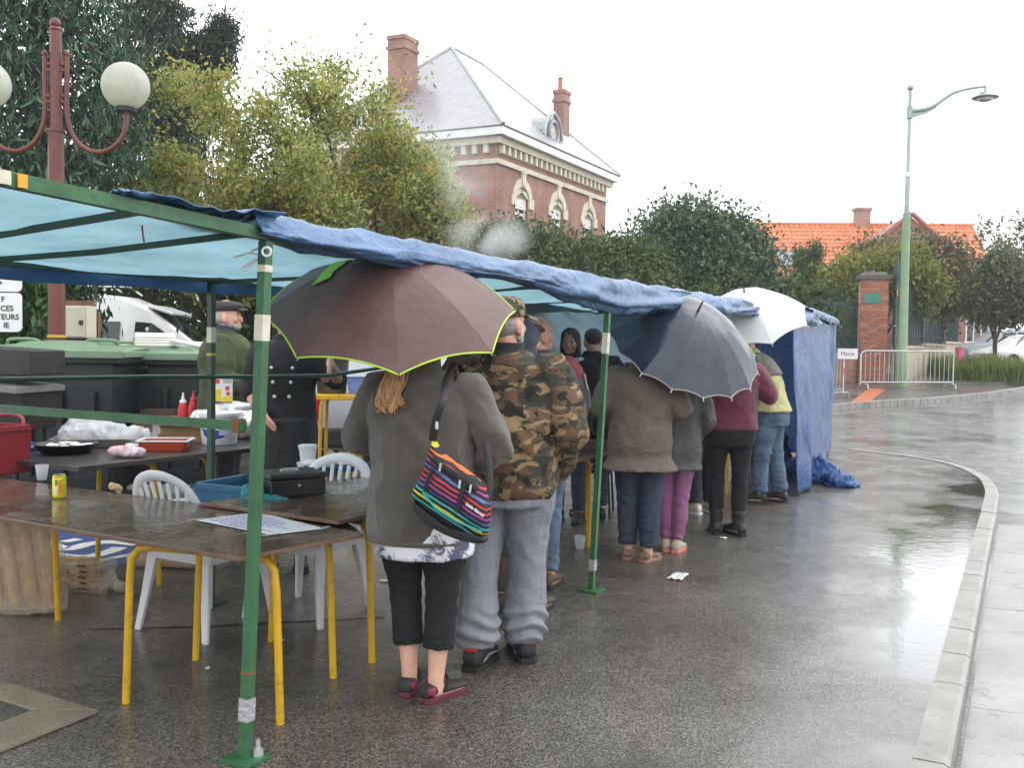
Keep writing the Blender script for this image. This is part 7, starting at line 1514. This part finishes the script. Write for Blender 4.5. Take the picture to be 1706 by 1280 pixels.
jk = M1.garment('jacket', [M1.torso(rg), M1.arm(0, [.093, .088, .078, .072, .056], 1.0), M1.arm(1, [.093, .088, .078, .072, .056], 1.0)], m_camo, .0105, 6, foldfn(.017, (5, 5, 3.6), 6, .0012, stack=((.95, 1.35, .006, 42),)))
M1.garment('collar', [frame_tube([M1.sp(1.43)+Vector((0, -.01, 0)), M1.sp(1.485), M1.sp(1.515)], [(.118, .105), (.09, .09), (.086, .086)], 18, ref=(1, 0, 0))], M('black_collar', (.02, .02, .02), .9), .008, 3, par=jk)
jg = [(0, .130), (.15, .128), (.32, .110), (.5, .097), (.65, .095), (.80, .098), (.90, .106), (.95, .098), (.985, .08)]
m_jog = M('grey_jogging_fabric', (.235, .245, .275), .85, .08, 7, .25, 200, wr=(.35, 5.5, 1.8))
tr_ = M1.garment('trousers', [M1.torso([(.76, (.215, .19)), (.84, (.232, .205)), (.92, (.222, .195)), (1.0, (.2, .17))]), M1.leg(0, jg, t1=.99, n=40), M1.leg(1, jg, t1=.99, n=40)], m_jog, .0085, 4, foldfn(.010, (7, 7, 3), 9, .001, stack=((.08, .30, .012, 85),)))
m_trainer = M('black_trainer', (.018, .018, .020), .6, .3, 24, .3, 120); m_redt = M('red_trim', (.5, .03, .025), .5); m_grt = M('grey_trim', (.25, .25, .26), .5)
for i in (0, 1):
    sh_, a_, q_ = M1.shoe(i, m_trainer, m_blksole, .30, .052, .10)
    obj('trim', M1.S(join(*[frame_tube([a_+q_ @ Vector((sx*.053, y0_, z0_)) for y0_, z0_ in ((-.05, .045), (.02, .06), (.10, .05), (.15, .04))], (.003, .006), 6, ref=(1, 0, 0)) for sx in (-1, 1)])), m_grt, sh_, smooth=True); obj('heel_tab', M1.S(boxvf(a_+q_ @ Vector((0, -.072, .105)), (.06, .03, .022))), m_redt, sh_, bevel=.006)
M1.garment('hair', [M1.E((0, -.03, .0), (.0765, .082, .075))], M('grey_stubble', (.36, .30, .27), .8, .2, 60, .5, 150), .008, 2, par=M1.t)
M1.garment('beard', [M1.E((0, .045, -.075), (.052, .05, .035)), M1.E((-.055, .02, -.045), (.02, .03, .04)), M1.E((.055, .02, -.045), (.02, .03, .04))], M('white_beard', (.55, .50, .47), .8, .15, 60, .5, 150), .008, 2, lambda p, n_: .002*fnoise(p, 90))
cp_ = M1.garment('cap', [loft([[M1.HP(v) for v in ering((0, -.012, z), rx, ry, 24)] for z, rx, ry in ((.030, .086, .106), (.05, .087, .107), (.09, .083, .10), (.118, .062, .076), (.130, .02, .025))])], m_camo, .007, 3)
V, Fq = gridvf(lambda u, v: M1.HP((.075*math.sin((u-.5)*2.4)*(1+.08*v), .07+.035*math.cos((u-.5)*2.4)+.075*v*math.cos((u-.5)*1.5), .040-.02*v-.02*(2*u-1)**2)), 14, 6)
obj('cap_brim', M1.S((V, Fq)), M('olive_brim', (.12, .12, .075), .7, .2, 20), cp_, smooth=True, solid=.006, angle=60)
cp_['label'] = 'camouflage cap with its brim turned to the right'

# ---- generic clothed person for the rest of the queue
def simple(label, loc, rz, H, top, bottom, shoes, hair=None, w=1.0, d=1.0, hem=.80, thick=.03, legr=None, fold=.009, feet=((-.10, 0, 8), (.10, 0, -8)), arms=None, head=(0, 0), lean=(0, 0), bend=0.0, skinmat=None, face=False, collar=True, sole=None, sleeve=.97, voxel=.013, hemr=1.0, shoeh=.085, name_top='jacket', body_vox=.0095, grip=(False, False), hdir=(None, None), legend=.97, armr=None, L=.285, hands=(True, True)):
    f = Fig(label, loc, rz, H, w=w, d=d, feet=feet, arms=arms, head=head, lean=lean, bend=bend, skinmat=skinmat).build_body(body_vox, hands=hands, grip=grip, hdir=hdir)
    e = thick; rings = [(hem, (.178*w*hemr+e, .128*d*hemr+e))]+[(z, (max(rx, .160)*w+e, ry*d+e)) for z, rx, ry in TOR if z > hem+.03 and z < 1.43]+[(1.435, (.125*w+e*.7, .09*d+e*.7)), (1.475, (.078+e*.4, .078+e*.4))]
    ar = armr or [.056*w+e*.9, .054*w+e*.9, .047+e*.8, .045+e*.7, .034+e*.5]
    f.top = f.garment(name_top, [f.torso(rings), f.arm(0, ar, sleeve), f.arm(1, ar, sleeve)], top, voxel, 5, foldfn(fold, (5.5, 5.5, 4), random.random()*9, .001, stack=((1.0*f.s, 1.35*f.s, fold*.4, 38),)))
    if collar: f.garment('collar', [frame_tube([f.sp(1.43)+Vector((0, -.01, 0)), f.sp(1.485), f.sp(1.51)], [(.105+e*.3, .10), (.086, .086), (.082, .082)], 16, ref=(1, 0, 0))], top, .009, 3, par=f.top)
    lr = legr or [(0, .098), (.2, .092), (.5, .068), (.7, .064), (1, .055)]
    f.bot = f.garment('trousers', [f.torso([(.76, (.165*w, .13*d)), (.84, (.182*w, .142*d)), (.92, (.185*w, .135*d)), (1.0, (.17*w, .125*d))]), f.leg(0, lr, t1=legend), f.leg(1, lr, t1=legend)], bottom, voxel*.9, 4, foldfn(.006, (7, 7, 4), random.random()*9, .0008, stack=((.05, .25*f.s, .004, 80), (.38*f.s, .55*f.s, .004, 70))))
    for i in (0, 1): f.shoe(i, shoes, sole or m_blksole, L, .045, shoeh)
    if hair == 'short': f.garment('hair', [f.E((0, -.025, .03), (.0795, .092, .082))], hairmat('brown_hair', (.05, .03, .02), (.08, .05, .03)), .009, 2, lambda p, n_: .003*fnoise(p, 70))
    elif hair == 'crop': f.garment('hair', [f.E((0, -.025, .028), (.0775, .089, .079))], M('cropped_grey_hair', (.11, .085, .065), .8, .25, 60, .5, 150), .008, 2, lambda p, n_: .001*fnoise(p, 90))
    elif hair == 'long': f.garment('hair', [f.E((0, -.022, .036), (.086, .098, .09)), f.E((0, -.065, -.05), (.075, .045, .11)), f.E((-.07, -.02, -.06), (.022, .05, .10)), f.E((.07, -.02, -.06), (.022, .05, .10))], hairmat('dark_brown_hair', (.028, .017, .012), (.05, .032, .02)), .009, 2, lambda p, n_: .005*ridge(p, 60, 60, 3, 1))
    if face: f.face()
    return f
def two(pa, pb, rz):
    a = on(*pa); b = on(*pb); c = (a+b)/2; q = Matrix.Rotation(-rz, 3, 'Z'); return c, q @ (a-c), q @ (b-c)
# ---- 3. man in grey and red jacket just beyond the camouflage man
m_gred = M('grey_jacket', (.055, .058, .065), .7, .15, 6, .2, 120)
p = at(900, 700, 6.35); G1 = simple('man with cropped hair in grey jacket with red shoulder panel', (p.x-.02, 6.35), facing(10), 1.76, m_gred, m_jeanl, M('brown_shoe', (.07, .045, .03), .6), 'crop', w=1.10, d=1.2, head=(-50, 8), skinmat=m_skinr, arms=(((-.28, .05, 1.15), (-.12, .28, 1.08)), ((.28, .03, 1.15), (.15, .28, 1.06))), feet=((-.13, .05, 0), (.10, -.02, -10)))
G1.garment('shoulder_panel', [G1.arm(1, [.098, .099, .090, .083, .05], .30, 8)], M('dark_red_panel', (.20, .03, .04), .7), .010, 3, par=G1.top); G1.garment('stripe', [G1.arm(1, [.102, .102, .095, .08, .05], .36, 8)], M('beige_stripe', (.42, .36, .24), .7), .010, 3, par=G1.top) if False else None
obj('stripe', G1.S(join(frame_tube([G1.shoulder(1)+Vector((-.10, -.135, .02)), G1.shoulder(1)+Vector((-.085, -.165, -.08)), G1.shoulder(1)+Vector((-.08, -.175, -.2))], (.004, .014), 8, ref=(0, 1, 0)), frame_tube([G1.shoulder(1)+Vector((.115, -.02, -.02)), G1.shoulder(1)+Vector((.135, -.03, -.12))], (.004, .012), 8, ref=(1, 0, 0)))), M('beige_stripe', (.42, .36, .24), .7), G1.top, smooth=True)
# hooded dark-blue figure partly hidden behind the camouflage man
H1 = simple('person with dark blue-grey hood half hidden behind the camouflage man', (at(872, 700, 5.75).x, 5.75), facing(20), 1.72, M('blue_grey_hoodie', (.06, .07, .10), .85, .2, 8, .3, 160), M('olive_trousers', (.075, .06, .035), .85, .4, 7), M('brown_shoe', (.07, .045, .03), .6), None, w=1.1, d=1.2, head=(-10, 12), arms=(((-.29, .04, 1.14), (-.12, .27, 1.05)), ((.28, .03, 1.14), (.13, .27, 1.04))))
H1.garment('hood', [H1.E((0, -.03, .025), (.094, .105, .105)), H1.E((0, -.04, -.07), (.085, .08, .08))], MATS['blue_grey_hoodie'], .01, 4, lambda p, n_: .006*ridge(p, 12, 12, 12, 2))
# ---- 4. two women in black inside the stall
m_blkh = M('black_hoodie', (.012, .012, .014), .9, .25, 8, .3, 160)
p = at(950, 620, 8.7); K1 = simple('dark haired woman facing the queue in black top with pale scarf', (p.x, 8.7), facing(180+20), 1.72, m_blkh, m_jean, m_trainer, 'long', head=(6, -8), face=True, skinmat=m_skind, w=1.02, d=1.05, arms=(((-.26, .04, 1.16), (-.12, .24, 1.05)), ((.26, .04, 1.16), (.12, .24, 1.05))))
me = [frame_tube([K1.sp(1.43)+Vector((.115*math.cos(a_), .105*math.sin(a_)-.0, .01*math.sin(a_*3))) for a_ in np.linspace(0, 6.2832, 22)], .03, 8)]; K1.garment('scarf', me, M('pale_scarf', (.42, .38, .36), .9, .4, 30, .4, 60), .009, 3, lambda p, n_: .008*ridge(p, 18, 18, 18, 4))
p = at(990, 620, 8.9); K2 = simple('woman in black jacket with white galloping horse print on its back', (p.x-.02, 8.9), facing(-4), 1.74, m_blkh, m_jean, m_trainer, 'short', head=(14, -6), w=1.15, d=1.1, arms=(((-.27, .03, 1.15), (-.12, .26, 1.05)), ((.27, .03, 1.15), (.12, .26, 1.05))))
hz_ = 1.30; k_ = .012
horse = [(-9, 0.5), (-7.5, 2), (-5, 2.2), (-3.5, 3), (-1, 3.2), (1.5, 3.6), (3, 5), (4.6, 6), (5.4, 5.6), (7, 4.6), (7.2, 3.9), (5.6, 3.7), (4.8, 2.6), (4.0, .8), (6, .2), (7.8, -1.6), (7.2, -2.2), (5.4, -1), (3.2, -1), (1.8, -1.2), (2.4, -3.2), (1.6, -4.2), (.8, -3.2), (.4, -1.4), (-2.2, -1.2), (-3.6, -2.4), (-3, -4.4), (-3.8, -4.6), (-4.8, -2.4), (-4.4, -.2), (-6, .6), (-7.8, .4)]
y_ = -.118*1.10-.05; V = [Vector((x*k_*.9-.03, y_-.012, hz_-.05+z*k_*.75)) for x, z in horse]; V2 = [v+Vector((0, .03, 0)) for v in V]; nh = len(V)
obj('horse_print', K2.S((V+V2, [tuple(range(nh)), tuple(range(2*nh-1, nh-1, -1))]+[(i, (i+1) % nh, nh+(i+1) % nh, nh+i) for i in range(nh)])), M('print_white', (.62, .66, .68), .6), K2.top)
# ---- 5. khaki coat
rz = facing(8); c, la_, lb_ = two((1045, 930), (1080, 936), rz)
K5 = simple('person in long khaki coat and dark jeans under the blue-grey umbrella', c, rz, 1.66, M('khaki_coat', (.135, .108, .082), .8, .14, 5, .25, 130, col2=(.155, .122, .092), wr=(.5, 4, 2.0)), m_jean, M('mottled_ballet_shoe', (.18, .11, .07), .6, .5, 25), 'short', w=1.12, d=1.2, hem=.70, thick=.05, feet=((la_.x, la_.y, -6), (lb_.x, lb_.y, -30)), arms=(((-.31, .0, 1.14), (-.15, .22, 1.06)), ((.32, .0, 1.14), (.18, .22, 1.20))), legr=[(0, .100), (.2, .098), (.5, .086), (.7, .084), (1, .068)], hemr=1.22, shoeh=.06, sole=M('tan_sole', (.25, .15, .10), .7), L=.25)
# ---- 6. child in pink-purple leggings and grey coat
rz = facing(6); c, la_, lb_ = two((1108, 917), (1130, 920), rz)
C6 = simple('child in grey coat and mauve leggings beside the khaki coat', c, rz, 1.52, M('grey_parka', (.085, .082, .085), .75, .15, 6, .25, 140, wr=(.5, 5, 2)), M('mauve_leggings', (.25, .095, .20), .85, .12, 8, .2, 200), M('beige_trainer', (.42, .36, .29), .6, .15, 20), 'short', w=1.12, d=1.15, hem=.72, thick=.045, feet=((la_.x+.0, la_.y, 0), (lb_.x+.0, lb_.y, -20)), hemr=1.0, legr=[(0, .098), (.2, .094), (.5, .072), (.7, .072), (.95, .052), (1, .052)], sole=M('coral_sole', (.6, .18, .14), .6), arms=(((-.29, .02, 1.14), (-.16, .2, 1.0)), ((.29, .0, 1.14), (.20, .2, 1.0))), L=.25)
# ---- person with grey long-sleeved jacket and white trainers between child and burgundy jumper
p = on(1160, 857); J6 = simple('person in grey jacket with pale elbow patch and white trainers', (p.x+.06, p.y+.05), facing(-30), 1.66, M('grey_softshell', (.15, .15, .16), .7, .15, 6, .2, 140), M('navy_trousers', (.018, .022, .032), .85, .2, 8), M('white_trainer', (.55, .52, .48), .5, .1, 15), 'short', w=1.08, d=1.1, hem=.74, arms=(((-.27, .02, 1.14), (-.12, .25, 1.0)), ((.29, -.02, 1.10), (.26, .12, .82))), legr=[(0, .105), (.2, .10), (.5, .08), (.7, .076), (1, .07)], sole=m_wp)
obj('elbow_patch', J6.S(ellipsoid(Vector(J6.arms[1][0])+Vector((.055, -.02, -.12)), (.03, .045, .07))), m_wp, J6.top, smooth=True)
# ---- 7. burgundy jumper
rz = facing(8); c, la_, lb_ = two((1192, 888), (1230, 892), rz)
B7 = simple('woman in burgundy jumper, black jeans and black ankle boots', c, rz, 1.70, M('burgundy_knit', (.135, .018, .045), .9, .15, 8, .5, 190, sheen=.3, wr=(.45, 4.5, 2)), m_blackj, M('black_boot', (.016, .016, .017), .5, .2, 20), 'short', w=1.22, d=1.2, hem=.90, thick=.028, feet=((la_.x, la_.y, 5), (lb_.x, lb_.y, 30)), arms=(((-.30, .04, 1.16), (-.14, .26, 1.15)), ((.36, .06, 1.15), (.22, .26, 1.26))), legr=[(0, .108), (.2, .10), (.45, .073), (.7, .068), (1, .056)], shoeh=.10, name_top='jumper', collar=False)
for i in (0, 1):
    x, y, yw = B7.feet[i]; bo_ = B7.garment('boot_shaft', [frame_tube([Vector((x, y-.012, .05)), Vector((x, y-.015, .14)), Vector((x, y-.015, .21))], [(.053, .06), (.054, .058), (.06, .064)], 14, ref=(1, 0, 0))], MATS['black_boot'], .008, 2, foldfn(.004, (12, 12, 20), 1)); obj('buckle_strap', B7.S(frame_tube([Vector((x+.058*math.cos(a_), y-.013+.064*math.sin(a_), .155)) for a_ in np.linspace(0, 6.283, 16)], .006, 6)), m_blksole, bo_, smooth=True)
# ---- 8. bending man in grey and pale yellow
p = on(1287, 838); Y8 = simple('man bending forward in grey and pale yellow jacket by the blue tarpaulin', (p.x-.02, p.y), facing(-62), 1.78, M('pale_yellow_shell', (.44, .42, .19), .7, .1, 6, .25, 140, wr=(.5, 4.5, 1.5)), m_jeanl, M('black_shoe', (.02, .018, .016), .5, .3, 12), 'crop', w=1.04, d=1.12, lean=(0, .16), bend=.16, hem=.90, thick=.035, head=(0, -35), skinmat=m_skinr, arms=(((-.24, .33, 1.10), (-.10, .50, 1.02)), ((.27, .18, 1.06), (.22, .36, .90))), feet=((-.10, .10, 6), (.10, -.06, -6)), legr=[(0, .104), (.2, .098), (.5, .080), (.7, .076), (.95, .076), (1, .07)], shoeh=.095, L=.31, hemr=1.05)
yk = Y8.garment('yoke', [Y8.torso([(z, r) for z, r in [(1.235, (.205*1.0, .150*1.22)), (1.24, (.216, .178)), (1.30, (.224, .176)), (1.38, (.222, .160)), (1.435, (.175, .138)), (1.475, (.112, .110))]]), Y8.arm(1, [.100, .098, .085, .07, .05], .50, 10), Y8.arm(0, [.100, .098, .085, .07, .05], .50, 10)], M('grey_shell', (.14, .135, .11), .75, .12, 6, .25, 140), .012, 5, foldfn(.008, (6, 6, 4), 3), par=Y8.top)
# ---- 9. person in high-visibility vest deep in the stall
p = at(1250, 620, 11.0); V9 = simple('person in bright yellow-green vest behind the white umbrella', (p.x, 11.0), facing(180), 1.70, M('hi_vis_vest', (.30, .62, .03), .6, .1, 6), M('navy_trousers', (.018, .022, .032), .85, .2, 8), m_trainer, 'short', w=1.05, d=1.1, face=True, head=(0, -10), skinmat=m_skind)
# ---- 10. man in green coat and flat cap
gY_ = 7.95; p = at(376, 700, gY_); 
M10 = simple('grey bearded man in dark green coat and flat cap standing in profile', (p.x, gY_), facing(84), 1.90, M('bottle_green_coat', (.045, .062, .024), .85, .14, 6, .35, 170, col2=(.06, .078, .03), wr=(.45, 4, 1.5)), M('charcoal_trousers', (.02, .02, .022), .85, .2, 8), m_trainer, None, w=1.16, d=1.32, thick=.04, hem=.72, head=(-4, 2), skinmat=m_skinr, face=True, arms=(((-.25, .10, 1.14), (-.2, .34, 1.10)), ((.27, .02, 1.12), (.25, .30, 1.10))), fold=.010, hemr=1.1, body_vox=.0075, hdir=((0, 1, .1), (0, 1, .1)))
M10.garment('hair', [M10.E((0, -.035, -.005), (.0775, .074, .068))], M('silver_hair', (.42, .39, .37), .8, .2, 50, .5, 140), .008, 2)
M10.garment('beard', [M10.E((0, .05, -.080), (.048, .046, .030)), M10.E((-.05, .03, -.06), (.02, .03, .03)), M10.E((.05, .03, -.06), (.02, .03, .03))], M('grey_beard', (.40, .33, .30), .8, .2, 60, .5, 150), .008, 2)
fc_ = M10.garment('flat_cap', [loft([[M10.HP(v) for v in ering((0, dy, z), rx, ry, 24, 2.2)] for z, rx, ry, dy in ((.036, .084, .104, -.012), (.055, .094, .120, -.005), (.078, .096, .124, .0), (.100, .082, .10, -.012), (.112, .05, .06, -.02))])], M('charcoal_tweed', (.055, .050, .050), .95, .3, 60, .5, 200), .008, 3)
V, Fq = gridvf(lambda u, v: M10.HP((.072*math.sin((u-.5)*2.4), .075+.03*math.cos((u-.5)*2.4)+.045*v*math.cos((u-.5)*1.6), .058-.016*v-.012*(2*u-1)**2)), 12, 5); obj('cap_brim', M10.S((V, Fq)), MATS['charcoal_tweed'], fc_, smooth=True, solid=.008, angle=60)
M10.garment('shirt_collar', [frame_tube([M10.sp(1.47), M10.sp(1.535)+Vector((0, .01, 0))], [(.085, .085), (.072, .075)], 16, ref=(1, 0, 0))], M('navy_collar', (.02, .03, .07), .8), .007, 3)
# ---- 11. cook in black behind the umbrella, hand on the rail
kY = 6.75; p = at(476, 700, kY); hnd = at(548, 618, 6.30)
rz = facing(175); q = Matrix.Rotation(-rz, 3, 'Z'); hl = (q @ (hnd-Vector((p.x, kY, 0))))/(1.85/1.75)
M11 = simple('cook in black double-breasted jacket gripping the back rail', (p.x, kY), rz, 1.85, M('black_cook_jacket', (.014, .014, .016), .8, .25, 7, .3, 160), M('dark_apron', (.025, .024, .026), .8, .25, 7), m_trainer, 'crop', w=.98, d=1.12, face=True, head=(4, 0), skinmat=m_skinr, arms=(((-.34, .0, 1.20), (hl.x, hl.y-.06, hl.z+.045)), ((.235, .0, 1.13), (.10, .20, 1.0))), sleeve=.62, hem=.76, grip=(True, False), hdir=((0, .55, -.8), None), body_vox=.0075)
bt_ = []
for r in range(3):
    for sx in (-1, 1): bt_.append(ellipsoid(M11.sp(1.12+.09*r)+Vector((sx*(.045+.010*r), .118*1.12+.050, 0)), (.011, .008, .011), 10, 6))
obj('button', M11.S(join(*bt_)), m_wp, M11.top, smooth=True)
M11.garment('apron', [loft([ering(M11.sp(z)+Vector((0, .03, 0)), rx, ry, 24) for z, rx, ry in ((.42, .195, .165), (.5, .205, .17), (.8, .205, .18), (.98, .195, .175))])], MATS['dark_apron'], .012, 4, foldfn(.012, (7, 7, 1.5), 2))

# ================================================================ UMBRELLAS
def umbrella(label, apex, rim, R0, nr, mat, edge=None, hgt=None, handle=.75, ferr=.05, tipmat=None, shaft=None, twist=0.0, scal=.05, pan=9):
    apex = Vector(apex); rim = Vector(rim); ax = (apex-rim); h = ax.length; ax.normalize()
    t = thing('umbrella', label, 'umbrella', rim, 0); u = ax.orthogonal().normalized()
    ref = Vector((1, 0, 0)); u = (ref-ax*ref.dot(ax)).normalized(); v = ax.cross(u); rel = apex-rim
    def rib(a_, t_):   # t 0 apex .. 1 tip
        r = R0*math.sin(t_*math.pi/2*1.0)**.96 if False else R0*(t_**.92); z = h*(1-t_**1.8); return (u*math.cos(a_)+v*math.sin(a_))*r+ax*z
    V = []; Fq = []; m = 12; da = 2*math.pi/nr
    for i in range(nr):
        a0 = twist+i*da; k0 = len(V)
        for j in range(m+1):
            t_ = max(.004, j/m)
            for k in range(pan+1):
                w_ = k/pan; A = rib(a0, t_); B = rib(a0+da, t_); C_ = rib(a0+da*w_, t_); L_ = A.lerp(B, w_); s4 = 4*w_*(1-w_)
                P0 = L_.lerp(C_, .16); P0 += ax*(scal*R0*s4*t_**4) - (P0-ax*P0.dot(ax))*(.03*s4*t_**3); V.append(P0)
        for j in range(m):
            for k in range(pan): b_ = k0+j*(pan+1)+k; Fq.append((b_, b_+1, b_+pan+2, b_+pan+1))
    cn_ = obj('canopy', (V, Fq), mat, t, smooth=True, angle=14 if nr < 12 else 9); nper = (m+1)*(pan+1)
    if edge:
        pts = []
        for i in range(nr): pts += [V[i*nper+m*(pan+1)+k] for k in range(pan)]
        obj('edge_piping', frame_tube(pts+[pts[0]], .004, 6), edge, cn_, smooth=True)
    for i in range(nr):
        a_ = twist+i*da; rbm = obj('rib', frame_tube([rib(a_, max(.02, j/6))-ax*.012 for j in range(7)], .003, 5), m_galv, t, smooth=True); obj('tip', frame_tube([rib(a_, .985), rib(a_, 1.03)], .004, 6), tipmat or m_galv, rbm, smooth=True)
        obj('stretcher', frame_tube([ax*(h*.42), rib(a_, .5)-ax*.014], .0025, 5), m_galv, rbm, smooth=True)
    obj('shaft', frame_tube([ax*(h-.002), ax*(h-handle)], .0065, 8), shaft or m_galv, t, smooth=True); obj('ferrule', frame_tube([ax*h, ax*(h+ferr)], [.010, .005], 8), M('ferrule_brown', (.07, .02, .015), .4), t, smooth=True)
    obj('handle', frame_tube([ax*(h-handle+.1), ax*(h-handle)], .014, 10), m_black, t, smooth=True); return t
uY = W1.t.location.y+.10
m_umb = M('brown_nylon', (.125, .070, .062), .42, .10, 5, .18, 26, col2=(.145, .082, .074), transl=.18, spec=.4)
ap = at(650, 432, uY-.04); rc_ = at(650, 522, uY+.08)
U1 = umbrella('large brown umbrella with lime green edge held by the woman with the striped bag', ap, rc_-Vector((0, 0, 0)), .575, 8, m_umb, M('lime_piping', (.42, .62, .05), .5), twist=R_(10), handle=.72, tipmat=m_blksole, pan=10)
# lime motif on the upper left panel
def on_canopy(U, ap_, rc2, R0, pts, lift=.006):
    ax = (ap_-rc2); h = ax.length; ax.normalize(); u = (Vector((1, 0, 0))-ax*ax.x).normalized(); v = ax.cross(u); out = []
    for a_, t_ in pts: out.append((u*math.cos(a_)+v*math.sin(a_))*(R0*t_**.92*.96)+ax*(h*(1-t_**1.8)+lift))
    return out
lp_ = [(R_(200), .60), (R_(186), .50), (R_(178), .46), (R_(170), .40), (R_(158), .34), (R_(168), .30), (R_(185), .33), (R_(196), .42), (R_(204), .46)]
obj('lime_motif', (on_canopy(U1, ap, rc_, .575, lp_, .012), [tuple(range(len(lp_)))]), M('lime_print', (.25, .55, .04), .5), U1, solid=.002)
m_umb2 = M('blue_grey_nylon', (.020, .030, .048), .20, .2, 4, .15, 22, col2=(.032, .045, .07), transl=.10, spec=.6)
u2Y = K5.t.location.y+.15
ap2 = at(1163, 518, u2Y-.16); rc2 = at(1136, 572, u2Y+.02)
U2 = umbrella('dark blue-grey wet umbrella with many ribs over the khaki coat', ap2, rc2, .60, 16, m_umb2, M('pale_edge', (.35, .33, .32), .5), twist=R_(8), handle=.7, ferr=.09, pan=5, scal=.02)
m_umbw = M('white_nylon', (.80, .80, .80), .4, .04, 5, transl=.3)
u3Y = 9.3; ap3 = at(1240, 487, u3Y-.06); rc3 = at(1246, 536, u3Y+.06)
U3 = umbrella('plain white umbrella beyond the blue-grey one', ap3, rc3, .57, 8, m_umbw, None, twist=R_(10), handle=.95, pan=8)
# ================================================================ RAIN HAZE
hz = stuff(obj('haze', boxvf((0, 60, 9.4), (360, 200, 21.2)), None)); hm_ = bpy.data.materials.new('rain_haze'); hm_.use_nodes = True; t = hm_.node_tree; t.nodes.clear()
pv = t.nodes.new('ShaderNodeVolumePrincipled'); pv.inputs['Color'].default_value = (.93, .95, .97, 1); pv.inputs['Density'].default_value = .0010; pv.inputs['Anisotropy'].default_value = .2
mo = t.nodes.new('ShaderNodeOutputMaterial'); lk(t, pv.outputs[0], mo.inputs['Volume']); hz.data.materials.append(hm_)
tag(hz, 'pale rainy haze over the whole street', 'haze')
# ================================================================ COOKING STEAM
def steam(label, c, r, dens, seed):
    o = stuff(obj('steam', ellipsoid((0, 0, 0), r, 20, 12), None)); o.location = c
    m = bpy.data.materials.new('steam'); m.use_nodes = True; t = m.node_tree; t.nodes.clear(); mo = t.nodes.new('ShaderNodeOutputMaterial'); pv = t.nodes.new('ShaderNodeVolumePrincipled'); pv.inputs['Color'].default_value = (.97, .97, .97, 1)
    tc = t.nodes.new('ShaderNodeTexCoord'); mp = t.nodes.new('ShaderNodeMapping'); mp.inputs['Scale'].default_value = tuple(1/x for x in r); lk(t, tc.outputs['Object'], mp.inputs[0]); ln = t.nodes.new('ShaderNodeVectorMath'); ln.operation = 'LENGTH'; lk(t, mp.outputs[0], ln.inputs[0])
    fo = t.nodes.new('ShaderNodeMapRange'); fo.interpolation_type = 'SMOOTHSTEP'; fo.inputs[1].default_value = 1.0; fo.inputs[2].default_value = .25; lk(t, ln.outputs['Value'], fo.inputs[0])
    nz = t.nodes.new('ShaderNodeTexNoise'); nz.inputs['Scale'].default_value = 2.2; nz.inputs['Detail'].default_value = 3; nz.inputs['Distortion'].default_value = .8; m2 = t.nodes.new('ShaderNodeMapping'); m2.inputs['Location'].default_value = (seed, seed, 0); lk(t, tc.outputs['Object'], m2.inputs[0]); lk(t, m2.outputs[0], nz.inputs['Vector'])
    nr_ = t.nodes.new('ShaderNodeMapRange'); nr_.inputs[1].default_value = .42; nr_.inputs[2].default_value = .68; lk(t, nz.outputs['Fac'], nr_.inputs[0])
    mu = t.nodes.new('ShaderNodeMath'); mu.operation = 'MULTIPLY'; lk(t, fo.outputs[0], mu.inputs[0]); lk(t, nr_.outputs[0], mu.inputs[1]); m3 = t.nodes.new('ShaderNodeMath'); m3.operation = 'MULTIPLY'; m3.inputs[1].default_value = dens; lk(t, mu.outputs[0], m3.inputs[0]); lk(t, m3.outputs[0], pv.inputs['Density']); lk(t, pv.outputs[0], mo.inputs['Volume']); o.data.materials.append(m); return tag(o, label, 'steam')
steam('thick white cooking steam drifting just above the stall roof', at(815, 395, 9.5), (.50, .4, .28), 2.6, 3)
steam('thin cooking steam rising in front of the brick house', at(760, 270, 10.5), (.55, .5, .95), .8, 8)
